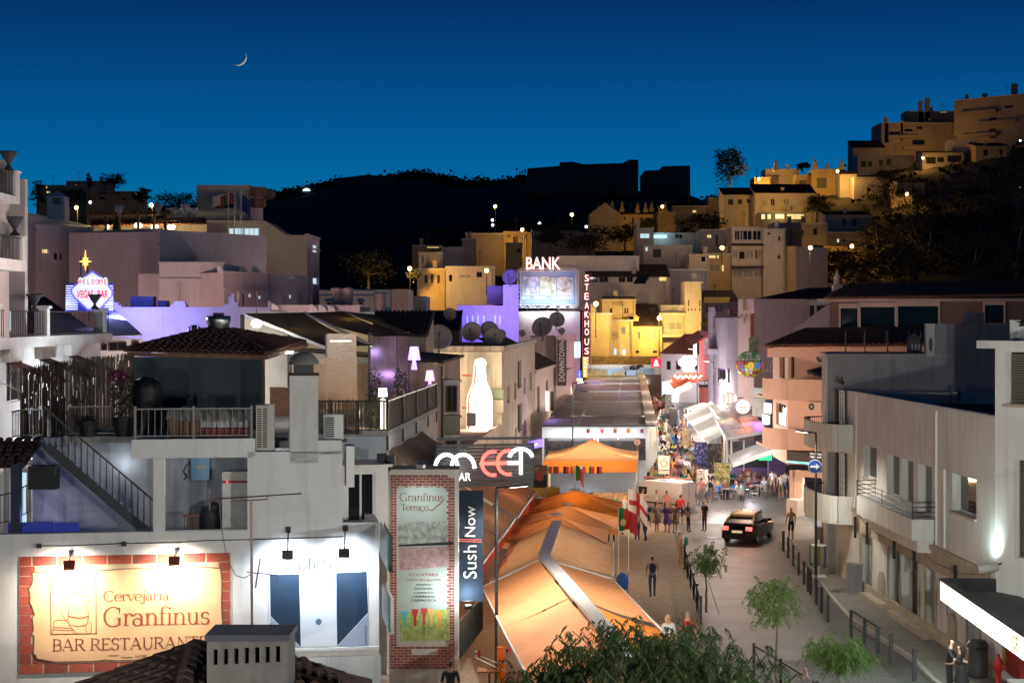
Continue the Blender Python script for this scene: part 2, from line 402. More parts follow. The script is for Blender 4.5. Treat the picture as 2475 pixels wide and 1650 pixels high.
def house(name,label,cat,fr,depth,z0,z1,m,wins=(),roof='flat',par=.0,group=None,rec=.18,rm=None,over=.25,rise=1.2,U=None,top=None,sidewins=(),fm=None):
 U=U or fr.U
 t=thing(name,label,cat,fr.p(U/2,depth/2,z0),group)
 mb=MB();rects=[]
 for q in wins:
  r=fr.rect(*q[:4]) if not isinstance(q[0],float) else q[:4]
  r=(max(r[0],.02),min(r[1],U-.02),max(r[2],z0+.02),min(r[3],z1-.02))
  if r[1]-r[0]>.03 and r[3]-r[2]>.03:rects.append((r,q[4]))
 wall_grid(mb,fr,0,U,z0,z1,[r for r,_ in rects],rec)
 D=depth;p=fr.p
 mb.quad(p(U,0,z0),p(U,D,z0),p(U,D,z1),p(U,0,z1));mb.quad(p(U,D,z0),p(0,D,z0),p(0,D,z1),p(U,D,z1));mb.quad(p(0,D,z0),p(0,0,z0),p(0,0,z1),p(0,D,z1))
 if par:
  e=.18;zt=z1;zr=z1-par
  mb.quad(p(0,0,zt),p(U,0,zt),p(U-e,e,zt),p(e,e,zt));mb.quad(p(U,0,zt),p(U,D,zt),p(U-e,D-e,zt),p(U-e,e,zt))
  mb.quad(p(U,D,zt),p(0,D,zt),p(e,D-e,zt),p(U-e,D-e,zt));mb.quad(p(0,D,zt),p(0,0,zt),p(e,e,zt),p(e,D-e,zt))
  for a,b in (((e,e),(U-e,e)),((U-e,e),(U-e,D-e)),((U-e,D-e),(e,D-e)),((e,D-e),(e,e))):
   mb.quad(p(a[0],a[1],zt),p(b[0],b[1],zt),p(b[0],b[1],zr),p(a[0],a[1],zr))
 obj('wall',mb,m,t)
 if roof == 'flat':
  mb=MB()
  if par:fr.box(mb,.18,U-.18,.18,D-.18,z1-par-.1,z1-par)
  else:fr.box(mb,-.08,U+.08,-.08,D+.08,z1+.003,z1+.14)
  obj('roof',mb,rm or CONC,t)
 elif roof in ('gable','shed','side'):
  o=over;a=z1+.02
  if roof == 'gable':
   q=rise;R0=p(-o*.5,D/2,a+q);R1=p(U+o*.5,D/2,a+q);k=o*q/(D/2)
   tile_slope(t,p(-o*.5,-o,a-k),p(U+o*.5,-o,a-k),R1,R0,m=rm or TILED)
   obj('roof_deck',MB().prism([p(U+o*.5,D+o,a-k),p(-o*.5,D+o,a-k),R0,R1],(0,0,-.05)),rm or TILED,t)
   mb=MB();mb.prism([p(0,0,a),p(0,D,a),p(0,D/2,a+q-.06)],fr.u*.1);mb.prism([p(U,0,a),p(U,D,a),p(U,D/2,a+q-.06)],-fr.u*.1);stf('gable_wall',mb,m,t)
  elif roof == 'shed':
   tile_slope(t,p(-.1,-o,a-.1),p(U+.1,-o,a-.1),p(U+.1,D,a+rise),p(-.1,D,a+rise),m=rm or TILED)
   mb=MB();mb.prism([p(0,.05,a),p(0,D,a),p(0,D,a+rise-.1)],fr.u*.1);mb.prism([p(U,.05,a),p(U,D,a),p(U,D,a+rise-.1)],-fr.u*.1);stf('gable_wall',mb,m,t)
  else:
   R0=p(U/2,-o,a+rise);R1=p(U/2,D+o,a+rise);k=o*rise/(U/2)
   tile_slope(t,p(-o,D+o,a-k),p(-o,-o,a-k),R0,R1,m=rm or TILED);tile_slope(t,p(U+o,-o,a-k),p(U+o,D+o,a-k),R1,R0,m=rm or TILED)
   obj('gable_wall',MB().prism([p(0,0,a-.02),p(U,0,a-.02),p(U/2,0,a+rise-.08)],fr.v*.15),m,t)
 for r,k in rects:window(t,fr,r,k,rec)
 return t
def railing(t,pts,h=.9,step=.14,m=None,r=.012,bars=True,low=.08):
 """handrail, foot rail and single bars along a 3-D polyline"""
 m=m or METAL;mb=MB();lo=MB()
 for a,b in zip(pts,pts[1:]):
  a,b=V(a),V(b);mb.bar(a+V((0,0,h)),b+V((0,0,h)),.045,.04);lo.bar(a+V((0,0,low)),b+V((0,0,low)),.03,.03)
 obj('handrail',mb,m,t);obj('foot_rail',lo,m,t)
 if not bars: return
 b0=MB();b0.tube((0,0,low),(0,0,h),r,n=4);me=b0.mesh('baluster');me.materials.append(m)
 for a,b in zip(pts,pts[1:]):
  a,b=V(a),V(b);n=max(1,int((b-a).length/step))
  for i in range(n+1):inst('baluster',me,t,a+(b-a)*(i/n))
def urn_mb(c,s=1.0):
 return MB().lathe([(.001,0),(.16*s,0),(.16*s,.06*s),(.07*s,.14*s),(.05*s,.22*s),(.1*s,.3*s),(.19*s,.42*s),(.22*s,.5*s),(.27*s,.56*s),(.27*s,.6*s),(.001,.58*s)],c,12)
def chimney_mb(c,s=1.0,h=1.0):
 """pointed southern chimney pot on a square base"""
 c=V(c);mb=MB();mb.box(c.x-.22*s,c.x+.22*s,c.y-.22*s,c.y+.22*s,c.z,c.z+.45*h)
 mb.lathe([(.17*s,.45*h),(.13*s,.9*h),(.17*s,.95*h),(.17*s,1.05*h),(.12*s,1.1*h),(.09*s,1.25*h),(.03*s,1.5*h),(.001,1.6*h)],c,8); return mb
# ================================================================= terrain and ground
ASPH=mat('asphalt',(.072,.074,.068),.55,noise=.5,scale=.5,bump=.35,streak=.0)
PAVE=mat('calcada_pavement',(.27,.24,.20),.8,noise=.35,scale=5,bump=.6)
WALK=mat('slab_pavement',(.21,.20,.175),.8,noise=.22,scale=1.3,bump=.3)
EARTH=mat('dry_scrub_earth',(.030,.028,.020),.95,noise=.5,scale=.05)
mb=MB();mb.add([(-3200,-60,-.03),(3200,-60,-.03),(3200,3400,-.03),(-3200,3400,-.03)],[(0,1,2,3)])
obj('ground',mb,EARTH,kind='structure')
def lerp(t,pts):
 if t <= pts[0][0]: return pts[0][1]
 for (a,b),(c,d) in zip(pts,pts[1:]):
  if t <= c: return b+(d-b)*(t-a)/(c-a)
 return pts[-1][1]
ROWS=[(225,[(-400,1000),(2900,1000)]),(262,[(-400,860),(700,850),(1000,830),(1250,850),(1380,985),(1900,985),(2050,850),(2900,800)]),
  (300,[(-400,800),(700,800),(1000,760),(1400,775),(1700,760),(2000,700),(2475,660),(2900,640)]),
  (360,[(-400,760),(700,770),(1000,700),(1400,700),(1700,650),(2000,560),(2475,500),(2900,480)]),
  (430,[(-400,600),(300,620),(700,760),(1000,680),(1400,620),(1700,555),(2000,470),(2475,400),(2900,380)]),
  (520,[(-400,520),(300,560),(700,720),(1000,640),(1400,560),(1700,490),(2000,420),(2475,330),(2900,300)]),
  (640,[(-400,500),(300,540),(700,600),(1000,560),(1400,520),(1700,490),(2000,470),(2475,420),(2900,400)]),
  (800,[(-400,540),(300,545),(640,500),(800,470),(1000,450),(1200,465),(1400,470),(1660,476),(1800,500),(2475,500),(2900,520)]),
  (900,[(-400,560),(300,520),(640,476),(720,462),(800,448),(880,440),(960,432),(1010,426),(1060,434),(1120,446),(1200,446),(1270,430),(1660,470),(1760,500),(2475,520),(2900,540)]),
  (1100,[(-400,640),(2900,640)])]
mb=MB();nx=70
for j,(d,prof) in enumerate(ROWS):
 for i in range(nx+1):
  px=-400+3300*i/nx;z=Zp(lerp(px,prof),d)+math.sin(px*.031+d)*.004*d*.3
  mb.v.append((X(px,d),d,max(z,-.5)))
w=nx+1
mb.f=[(j*w+i,j*w+i+1,(j+1)*w+i+1,(j+1)*w+i) for j in range(len(ROWS)-1) for i in range(nx)];mb.mi=[0]*len(mb.f)
obj('hills',mb,EARTH,smooth=True,kind='structure')
SLOPE=.069
def lane(y): return 8.2+(y-95)*SLOPE
mb=MB();mb.add([(-40,25,0),(60,25,0),(60,262,0),(-40,262,0)],[(0,1,2,3)]);obj('road',mb,ASPH,kind='structure')
mb=MB();k=.12
lp=[(5.6,36),(6.3,47),(6.9,58),(7.6,70),(8.3,82),(8.9,93)]
mb.add([(x,y,k) for x,y in lp]+[(-3,y,k) for x,y in lp],[(i,i+1,i+7,i+6)[::-1] for i in range(5)])
mb.add([(x,y,k) for x,y in lp]+[(x,y,-.02) for x,y in lp],[(i,i+6,i+7,i+1)[::-1] for i in range(5)])
obj('left_pavement',mb,PAVE,kind='structure')
mb=MB();ys=[93,110,130,160,200,240,258]
mb.add([(lane(y)-10,y,.008) for y in ys]+[(lane(y)+9,y,.008) for y in ys],[(i,i+1,i+8,i+7)[::-1] for i in range(6)])
LANE=mat('lane_paving',(.155,.15,.142),.42,noise=.4,scale=.8,bump=.3)
obj('lane_pavement',mb,LANE,kind='structure')
kerb=[(2330,1700),(2262,1650),(2215,1600),(2130,1545),(2060,1500),(2003,1435),(1975,1403),(1930,1366),(1905,1334),(1890,1310)]
kp=[(X(px,GD(py)),GD(py)) for px,py in kerb]
n=len(kp);mb=MB()
mb.add([(x,y,.13) for x,y in kp]+[(19,y,.13) for x,y in kp],[(i,i+1,n+i+1,n+i) for i in range(n-1)])
obj('right_pavement',mb,WALK,kind='structure')
mb=MB()
for (x,y),(x2,y2) in zip(kp,kp[1:]):mb.bar((x-.06,y,.07),(x2-.06,y2,.07),.14,.15)
obj('kerb',mb,CONC,kind='structure')
SETT=mat('sett_stone',(.10,.098,.095),.7,noise=.3,scale=6)
t=obj('sett_crossing',MB().box(7.0,12.2,49.5,55.5,-.02,.004),mat('sett_joint',(.05,.048,.045),.9),kind='structure')
st=MB()
for j in range(40):
 for i in range(34):
  x=7.05+i*.152+(j%2)*.07;y=49.56+j*.149
  st.box(x,x+.135,y,y+.13,.0,.016+random.uniform(0,.008))
stf('setts',st,SETT,t)
for px,py,r in ((1715,1390,.42),(1742,1233,.5),(1903,1416,.4),(1722,1299,.45),(1655,1180,.3)):
 d=GD(py);c=(X(px,d),d,.006)
 t=thing('manhole_cover',{1715:'round iron manhole cover in the road beside the slim tree',1742:'round manhole cover on the road ahead of the two officers',1903:'manhole cover by the kerb railing',1722:'worn manhole cover in the road left of the taxi',1655:'small manhole cover near the white van'}[px],'manhole',c)
 mi=mat('cast_iron',(.12,.115,.11),.5,.4,noise=.3,scale=8)
 obj('rim',MB().lathe([(r*.86,0),(r*.86,.012),(r,.012),(r,0)],c,20),mi,t);obj('lid',MB().lathe([(.001,.0),(.001,.009),(r*.82,.009),(r*.82,0)],c,20),mi,t)
mc=P(575,138,3000)
cdir=(V((0,0,EYE))-mc).normalized();sp=(SUN_DIR-cdir*SUN_DIR.dot(cdir)).normalized();ax=cdir.cross(sp)
f0=math.acos(SUN_DIR.dot(cdir))-PI/2
def lune(u,v):
 la=-PI/2+PI*u;ph=f0+(PI/2-f0)*v
 return mc+(cdir*math.cos(ph)+sp*math.sin(ph))*16*math.cos(la)+ax*16*math.sin(la)
one('moon','thin bright crescent moon low in the blue dusk sky','moon',MB().grid(lune,40,8),mat('moon_dust',(.95,.93,.88),1,noise=.05,scale=.2,spec=0),smooth=True)
# ================================================================= near white building with the two wall banners
GF=Fpx(-60,44.0,916,45.6)
gh= lambda x,y,v=0.0:GF.hit(x,y,v)
t=thing('bar_building','white rendered building carrying two floodlit wall banners and an open stair terrace','building',GF.p(GF.U/2,3,0))
GB=t
zt=5.75;uR=gh(916,1400)[0]
mb=MB();p=GF.p
zr=gh(880,1262)[1]
u1=gh(598,1200)[0];u828=gh(828,1200)[0]
GF.box(mb,0,u1,0,.3,0,zt);GF.box(mb,u1,u828,0,.3,0,gh(700,1091)[1]);GF.box(mb,u828,uR,0,.3,0,zr)
a,b,c,d=GF.rect(370,398,1108,1290);GF.box(mb,a,b,0,.32,zt,d)
a,b,c,d=GF.rect(318,617,1062,1108);GF.box(mb,a,b,0,.5,c,d);zbeam=d
GF.box(mb,uR-.3,uR,.3,6,0,zr)
GF.box(mb,u828-.25,u828,.3,3.2,zr,gh(700,1091)[1])
obj('wall',mb,WHITE,t)
a,b,c,d=GF.rect(700,769,908,1093);ch=obj('chimney',GF.box(MB(),a,b,.0,.95,c-.3,d),WHITE2,t)
cxu=(a+b)/2
obj('chimney_cap',GF.box(MB(),a-.03,b+.03,-.03,.98,d,d+.06),TILED,ch)
obj('flue',GF.box(MB(),a+.12,b-.12,.12,.83,d+.06,d+.33),METAL,ch)
mb=MB();cc=GF.p(cxu,.475,d+.3);mb.lathe([(.44,0),(.44,.04),(.40,.14),(.30,.26),(.16,.33),(.001,.35)],cc,16);obj('cowl',mb,mat('grey_cowl',(.22,.21,.2),.6,noise=.3,scale=4),ch, True)
mb=MB();a,b,c,d=GF.rect(769,826,1064,1093);GF.box(mb,a,b,.0,.6,c-.05,d);a,b,c,d=GF.rect(838,858,1080,1145);GF.box(mb,a,b,.3,1.2,c-.4,d);stf('parapet',mb,WHITE,t)
fz=4.95
obj('terrace_floor',GF.box(MB(),0,u1,.3,4.4,fz-.2,fz),CONC,t)
mb=MB();a,b=gh(78,1200,3.6)[0],u1+.9;GF.box(mb,a,b,3.6,3.8,fz,8.1)
GF.box(mb,gh(598,1200)[0]+.001,gh(598,1200)[0]+.16,.3,3.6,zt,8.0);obj('terrace_wall',mb,mat('stained_grey_wall',(.40,.42,.44),.8,noise=.25,scale=.8,streak=.4),t)
mb=MB();a=gh(165,1050,3.8)[0];GF.box(mb,a,uR-1.5,3.2,12.5,7.95,8.15);a2=gh(318,1100)[0];GF.box(mb,a2,gh(617,1100)[0],.5,3.2,zbeam-.25,zbeam-.12);stf('upper_terrace_slab',mb,CONC,t)
mb=MB();a,b,c,d=GF.rect(613,700,1000,1093);GF.box(mb,a,b,.32,1.5,c-.12,c);obj('niche_floor',mb,METAL,t)
mb=MB();CF=Fpx(828,47.2,938,47.6);cu=CF.rect(838,906,1142,1262)
wall_grid(mb,CF,0,CF.U,4.8,CF.hit(880,1128)[1],[(cu[0],cu[1],cu[2],cu[3])],.1);CF.box(mb,-.1,CF.U+.1,-.15,1.6,CF.hit(880,1128)[1],CF.hit(880,1122)[1]);stf('cabin_wall',mb,WHITE,t)
o=window(t,CF,cu,'d',.1,mull=1);obj('lit_room',CF.box(MB(),*cu[:2],.6,.64,cu[2],cu[3]),glow('cabin_room_light',(.72,1,.86),.75),t)
SWF=Fr(GF.p(uR,.3,0).x+.012,GF.p(uR,.3,0).y,GF.p(uR,6,0).x+.012,GF.p(uR,6,0).y)
for q in ((918,936,1262,1340),(923,939,1408,1486)):
 r=SWF.rect(*q);w_=obj('window',SWF.box(MB(),r[0],r[1],-.05,.0,r[2],r[3]),mat('teal_glass',(.10,.22,.22),.2),t)
 mb=MB()
 for i in range(7):uu=r[0]+(r[1]-r[0])*i/6;SWF.box(mb,uu-.012,uu+.012,-.14,-.11,r[2],r[3])
 SWF.box(mb,r[0]-.03,r[1]+.03,-.15,-.05,r[2]-.06,r[2]);stf('window_grille' if q[2]<1300 else 'sill',mb,METAL if q[2]<1300 else WHITE,w_)
st=thing('metal_staircase','dark open steel staircase going down across the white terrace','staircase',GF.p(gh(250,1290,2.6)[0],2.6,fz))
def sp(x,y,v=2.6):h=gh(x,y,v); return GF.p(h[0],v,h[1])
A_,B_=sp(112,1078),sp(372,1300)
for v0 in (2.15,3.05):
 obj('stringer',MB().bar(sp(112,1078,v0),sp(378,1305,v0),.05,.26),mat('stair_steel',(.03,.035,.04),.5,.3),st)
n=13;mb=MB();mb.box(-.15,.15,-.42,.42,-.02,.02);me=mb.mesh('tread');me.materials.append(mat('tread_plate',(.36,.39,.42),.5,noise=.2))
R_=basis(GF.u,GF.v,V((0,0,1)))
for i in range(n):inst('tread',me,st,A_+(B_-A_)*((i+.5)/n)+V((0,0,.06)),R_)
h_=1.0
r0,r1=sp(105,1064,2.15),sp(378,1295,2.15)
obj('handrail',MB().bar(r0+V((0,0,.95)),r1+V((0,0,.95)),.045),METAL,st)
b0=MB();b0.tube((0,0,-.05),(0,0,.95),.013,n=4);bme=b0.mesh('baluster');bme.materials.append(METAL)
for i in range(19):inst('baluster',bme,st,r0+(r1-r0)*(i/18))
rl=thing('landing_railing','thin dark railing around the stair head beside the reed fence','railing',sp(60,1060,2.3))
railing(rl,[sp(30,1062,3.4),sp(56,1058,2.3),sp(103,1058,2.2)],.8,.16,mat('rail_steel',(.20,.19,.17),.5,.5))
rl=thing('terrace_railing','grey metal railing along the roof terrace front above the beam','railing',GF.p(gh(460,1060)[0],.1,zbeam))
a,b=gh(326,1060)[0],gh(608,1060)[0]
railing(rl,[GF.p(a,.12,zbeam),GF.p(b,.12,zbeam)],.82,.168,MATS['rail_steel'])
mb=MB()
for q in (a,b,(a+b)/2):GF.box(mb,q-.03,q+.03,.09,.15,zbeam,zbeam+.9);
stf('post',mb,MATS['rail_steel'],rl)
rl=thing('back_railing','dark railing behind the terrace pots in front of the reed fence','railing',GF.p(gh(245,1048,3.3)[0],3.3,8.15))
a,b=gh(166,1040,3.3)[0],gh(322,1040,3.3)[0];railing(rl,[GF.p(a,3.3,8.15),GF.p(b,3.3,8.15)],.85,.17,MATS['rail_steel'])
def part_box(t,nm,fr,r,v0,v1,m):mb=MB();fr.box(mb,r[0],r[1],v0,v1,r[2],r[3]); return obj(nm,mb,m,t)
t=thing('wall_cabinet','pale blue wall-hung metal cabinet with an oval badge inside the opening','cabinet',GF.p(gh(485,1160,3.2)[0],3.3,6.8))
part_box(t,'case',GF,GF.rect(461,506,1104,1160,3.2),3.2,3.58,mat('pale_blue_enamel',(.16,.36,.52),.45))
u_,w_=gh(485,1128,3.18);obj('badge',MB().sphere(GF.p(u_,3.19,w_),.16,12,6,(1,.12,.35)),CREAM,t)
mb=MB();q=[GF.p(*(lambda h:(h[0],3.5,h[1]))(gh(x,y,3.5))) for x,y in ((461,1116),(450,1125),(444,1140),(452,1150),(444,1160))];mb.path(q,.02);obj('hose',mb,BLACKP,t)
t=thing('upright_refrigerator','tall stainless refrigerator with red strip standing in the wall opening','refrigerator',GF.p(gh(566,1285,1.8)[0],2.1,fz))
part_box(t,'cabinet',GF,(*gh(537,1285,1.8)[:1],gh(600,1285,1.8)[0],fz,gh(566,1140,1.8)[1]),1.8,2.5,STEEL)
part_box(t,'red_strip',GF,GF.rect(538,598,1161,1167,1.79),1.77,1.8,mat('red_strip_plastic',(.25,.02,.02),.4))
part_box(t,'top_grille',GF,GF.rect(539,596,1143,1158,1.79),1.77,1.8,mat('beige_grille',(.42,.38,.3),.6))
u_,w_=gh(549,1164,1.75);obj('indicator_light',MB().sphere(GF.p(u_,1.76,w_),.025,8,6),glow('red_led',(1,.05,.12),4),t)
mb=MB()
cb=GF.p(gh(508,1290,2.2)[0],2.4,fz)
mb.lathe([(.001,0),(.36,.0),(.38,.3),(.33,.7),(.36,.95),(.28,1.1),(.3,1.2),(.001,1.22)],cb,10);mb.sphere(cb+V((.12,-.1,1.15)),.2,8,6)
one('rubbish_sack','black rubbish sacks heaped in a bin inside the wall opening','sack',mb,mat('black_bag',(.01,.01,.012),.35,bump=.8,noise=.1,scale=5),smooth=True)
t=thing('wooden_chair','red-brown slatted wooden chair back seen in the wall opening','chair',GF.p(gh(462,1288,1.6)[0],1.6,fz));cu=gh(462,1288,1.6)[0]
mb=MB()
for i in range(6):GF.box(mb,cu-.2+i*.075,cu-.17+i*.075,1.6,1.63,fz+.45,fz+1.0)
stf('slats',mb,WOOD,t)
obj('top_rail',GF.box(MB(),cu-.24,cu+.24,1.58,1.64,fz+1.0,fz+1.08),WOOD,t);obj('seat',GF.box(MB(),cu-.24,cu+.24,1.15,1.6,fz+.42,fz+.46),WOOD,t)
for dx in (-.22,.22):
 for dv in (1.18,1.6):obj('leg',GF.box(MB(),cu+dx-.02,cu+dx+.02,dv-.02,dv+.02,fz,fz+.43),WOOD,t)
BLUE=mat('royal_blue_vinyl',(.01,.035,.55),.45)
for k,(a,b) in enumerate(((19,127),(130,190))):
 t=thing('blue_bench',('long','short')[k]+' royal blue upholstered bench back '+('left' if k == 0 else 'right')+' behind the terrace parapet','bench',GF.p(gh((a+b)/2,1290,1.0)[0],1.0,fz),'blue terrace benches')
 r=GF.rect(a,b,1263,1300,1.0);r=(r[0],r[1],r[2]-.1,r[3]);part_box(t,'backrest',GF,r,1.0,1.12,BLUE);part_box(t,'seat',GF,(r[0],r[1],fz+.3,fz+.5),1.12,1.6,BLUE)
 part_box(t,'base',GF,(r[0]+.05,r[1]-.05,fz,fz+.3),1.15,1.55,METAL)
light('POINT',GF.p(gh(120,1245,2.4)[0],2.4,5.9),14,(.35,.35,1),bpy.data.objects['blue_bench']);light('POINT',GF.p(gh(300,1130,3.2)[0],3.25,7.3),9,(.85,.92,1),bpy.data.objects['blue_bench']);light('POINT',GF.p(gh(480,1180,.9)[0],.9,7.4),20,(.8,.92,1),bpy.data.objects['wall_cabinet'])  # point lights without fixtures, added to tint the bench and lift the stair wall
t=thing('tiled_porch','small clay-tiled porch roof on a dark post at the left edge','porch',GF.p(gh(40,1290,1.2)[0],1.2,fz))
e0,e1=P(-60,1128,45.0),P(58,1126,45.2);r1_,r0_=P(100,1068,47.2),P(-60,1066,47.2)
tile_slope(t,e0,e1,r1_,r0_,.26,.4,TILED,single=True)
mb=MB();pb=sp(40,1130,.9);mb.box(pb.x-.12,pb.x+.12,pb.y-.12,pb.y+.12,fz,pb.z+.1);obj('post',mb,mat('navy_post',(.02,.03,.06),.5),t)
mb=MB();q0=sp(85,1135,1.4);mb.box(q0.x-.2,q0.x+.55,q0.y,q0.y+.5,q0.z-.55,q0.z+.1);obj('hood',mb,METAL,t)
t=house('lit_facade','bright white facade with lit window and juliet rail seen under the tiled porch','building',Fpx(-40,62,76,62),4,0,Zp(1130,62),WHITE,[(22,66,1138,1275,'c')],par=.2)
rl=thing('curved_balcony_rail','bowed dark iron balcony rail in front of the lit facade at left','railing',P(30,1270,60.5));railing(rl,[P(-30,1275,60.5),P(30,1262,60.2),P(72,1240,60.8)],1.1,.16)
def banner(name,label,r,base,v=-.03):
 t=thing(name,label,'banner',GF.p((r[0]+r[1])/2,v,r[2]));obj('sheet',GF.box(MB(),r[0],r[1],v,v+.028,r[2],r[3]),base,t); return t
def g4(x,y): return gh(x,y)
r=(g4(46,1348)[0],g4(558,1334)[0],g4(200,1624)[1],g4(300,1340)[1])
BN=banner('brick_banner','parchment and printed-brick restaurant banner on the white wall',r,mat('banner_mortar',(.62,.47,.30),.7,noise=.15,scale=3))
BRK=[mat('banner_brick%d'%i,c,.8,noise=.3,scale=7) for i,c in enumerate([(.42,.075,.045),(.36,.07,.05),(.30,.07,.05),(.46,.10,.06)])]
u0,u1_,w0,w1=r;bw,bh=.62,.245;rows=int((w1-w0)/(bh+.03))
bme=[]
for m_ in BRK:
 q=MB();q.box(-bw/2,bw/2,-.004,.004,-bh/2,bh/2);e=q.mesh('brick_print');e.materials.append(m_);bme.append(e)
for j in range(rows+1):
 w_=w0+.14+j*((w1-w0-.26)/rows);x=u0-(.3 if j%2 else 0)
 while x<u1_:
  a,b=max(x,u0+.02),min(x+bw,u1_-.02)
  if b-a>.06:
   edge=j<2 or j>rows-1
   if edge or a<u0+.5 or b>u1_-.42:
    if not edge and a<u0+.5:b=min(b,u0+.42+random.uniform(-.06,.06))
    if not edge and b>u1_-.42:a=max(a,u1_-.30+random.uniform(-.05,.05))
    if b-a>.05:inst('brick_print',random.choice(bme),BN,GF.p((a+b)/2,-.034,w_),R_,((b-a)/bw,1,1))
  x += bw+.04
PARCH=mat('parchment_print',(.80,.49,.26),.8,noise=.16,scale=1.2)
poly=[]
def edge(x0,y0,x1,y1,n,amp):
 for i in range(n):
  k=i/n;poly.append((x0+(x1-x0)*k+random.uniform(-amp,amp),y0+(y1-y0)*k+random.uniform(-amp,amp)))
edge(78,1380,520,1368,16,2.5);edge(534,1372,538,1586,8,2);edge(536,1588,100,1598,14,2);edge(92,1592,72,1560,4,6);edge(82,1540,74,1390,12,6)
poly=poly[::-1]
mb=MB();q=[GF.p(g4(x,y)[0],-.046,g4(x,y)[1]) for x,y in poly];mb.prism(q,GF.v*.006);obj('parchment',mb,PARCH,BN)
INK=mat('brown_red_ink',(.22,.045,.03),.8)
mb=MB();q=[GF.p(g4(x,y)[0],-.05,g4(x,y)[1]) for x,y in poly+poly[:1]]
for a,b in zip(q,q[1:]):mb.bar(a,b,.03,.006,up=GF.v)
stf('torn_edge',mb,mat('char_edge',(.16,.11,.07),.9),BN)
GLY={
'C':(.70,[('a',.36,.34,.33,.36,48,312),('v',.60,.46,.68,.03)]),'G':(.74,[('a',.36,.34,.33,.36,48,322),('v',.60,.46,.68,.03),('s',.60,.02,.30,'t')]),
'e':(.46,[('a',.23,.22,.21,.24,0,318),('h',.04,.43,.235)]),'r':(.36,[('s',.10,0,.45,'bt'),('a',.25,.28,.13,.17,45,165),('o',.33,.38,.045)]),
'v':(.48,[('d',.03,.45,.23,0,.07),('d',.25,0,.43,.45,.028),('h',0,.14,.45),('h',.34,.5,.45)]),'j':(.24,[('s',.13,-.12,.45,'t'),('a',.03,-.10,.10,.11,180,360),('o',.13,.62,.05)]),
'a':(.46,[('a',.18,.13,.15,.14,0,360),('a',.18,.30,.15,.15,0,155),('s',.335,.02,.30,''),('h',.33,.44,.02)]),'i':(.23,[('s',.11,0,.45,'bt'),('o',.11,.62,.05)]),
'n':(.52,[('s',.10,0,.45,'bt'),('a',.26,.26,.15,.19,0,180),('s',.405,0,.27,'b')]),'f':(.30,[('s',.12,0,.55,'b'),('a',.24,.54,.12,.15,40,180),('h',.02,.27,.43)]),
'u':(.52,[('s',.10,.16,.45,'t'),('a',.24,.18,.14,.18,180,360),('s',.385,0,.45,'t'),('h',.385,.48,.012)]),'s':(.38,[('a',.18,.335,.125,.115,35,265),('a',.18,.115,.14,.12,-140,88),('v',.31,.32,.42,.025),('v',.05,.02,.13,.025)]),
'o':(.50,[('a',.24,.22,.21,.24,0,360)]),'c':(.44,[('a',.23,.22,.21,.24,45,315)]),'ç':(.44,[('a',.23,.22,.21,.24,45,315),('a',.24,-.09,.07,.07,-120,90)]),
'T':(.62,[('s',.30,0,.68,'b'),('h',.02,.58,.665),('v',.035,.55,.68,.03),('v',.565,.55,.68,.03)]),'B':(.58,[('s',.12,0,.68,''),('h',.03,.32,.67),('h',.03,.32,.36),('h',.03,.32,.012),('a',.30,.515,.19,.16,-90,90),('a',.30,.185,.22,.18,-90,90)]),
'A':(.70,[('d',.06,0,.33,.69,.03),('d',.33,.69,.60,0,.085),('h',.17,.48,.23),('h',.0,.15,.012),('h',.48,.70,.012)]),'R':(.64,[('s',.12,0,.68,'b'),('h',.03,.32,.67),('h',.12,.32,.35),('a',.30,.51,.20,.16,-90,90),('d',.30,.35,.56,0,.08),('h',.5,.66,.012)]),
'E':(.58,[('s',.12,0,.68,''),('h',.03,.5,.67),('h',.12,.38,.35),('h',.03,.52,.012),('v',.5,.55,.68,.03),('v',.38,.28,.42,.025),('v',.52,0,.13,.03)]),'S':(.50,[('a',.24,.51,.17,.17,30,268),('a',.24,.17,.19,.18,-145,88),('v',.41,.5,.66,.03),('v',.05,.03,.2,.03)]),
'U':(.68,[('s',.13,.2,.68,'t'),('a',.34,.22,.22,.23,180,360),('v',.56,.22,.68,.03),('h',.47,.66,.67)]),'N':(.70,[('v',.13,0,.68,.03),('d',.12,.68,.57,0,.09),('v',.57,0,.68,.03),('h',.04,.22,.012),('h',.48,.66,.67)]),
'l':(.23,[('s',.11,0,.70,'bt')]),' ':(.28,[])}
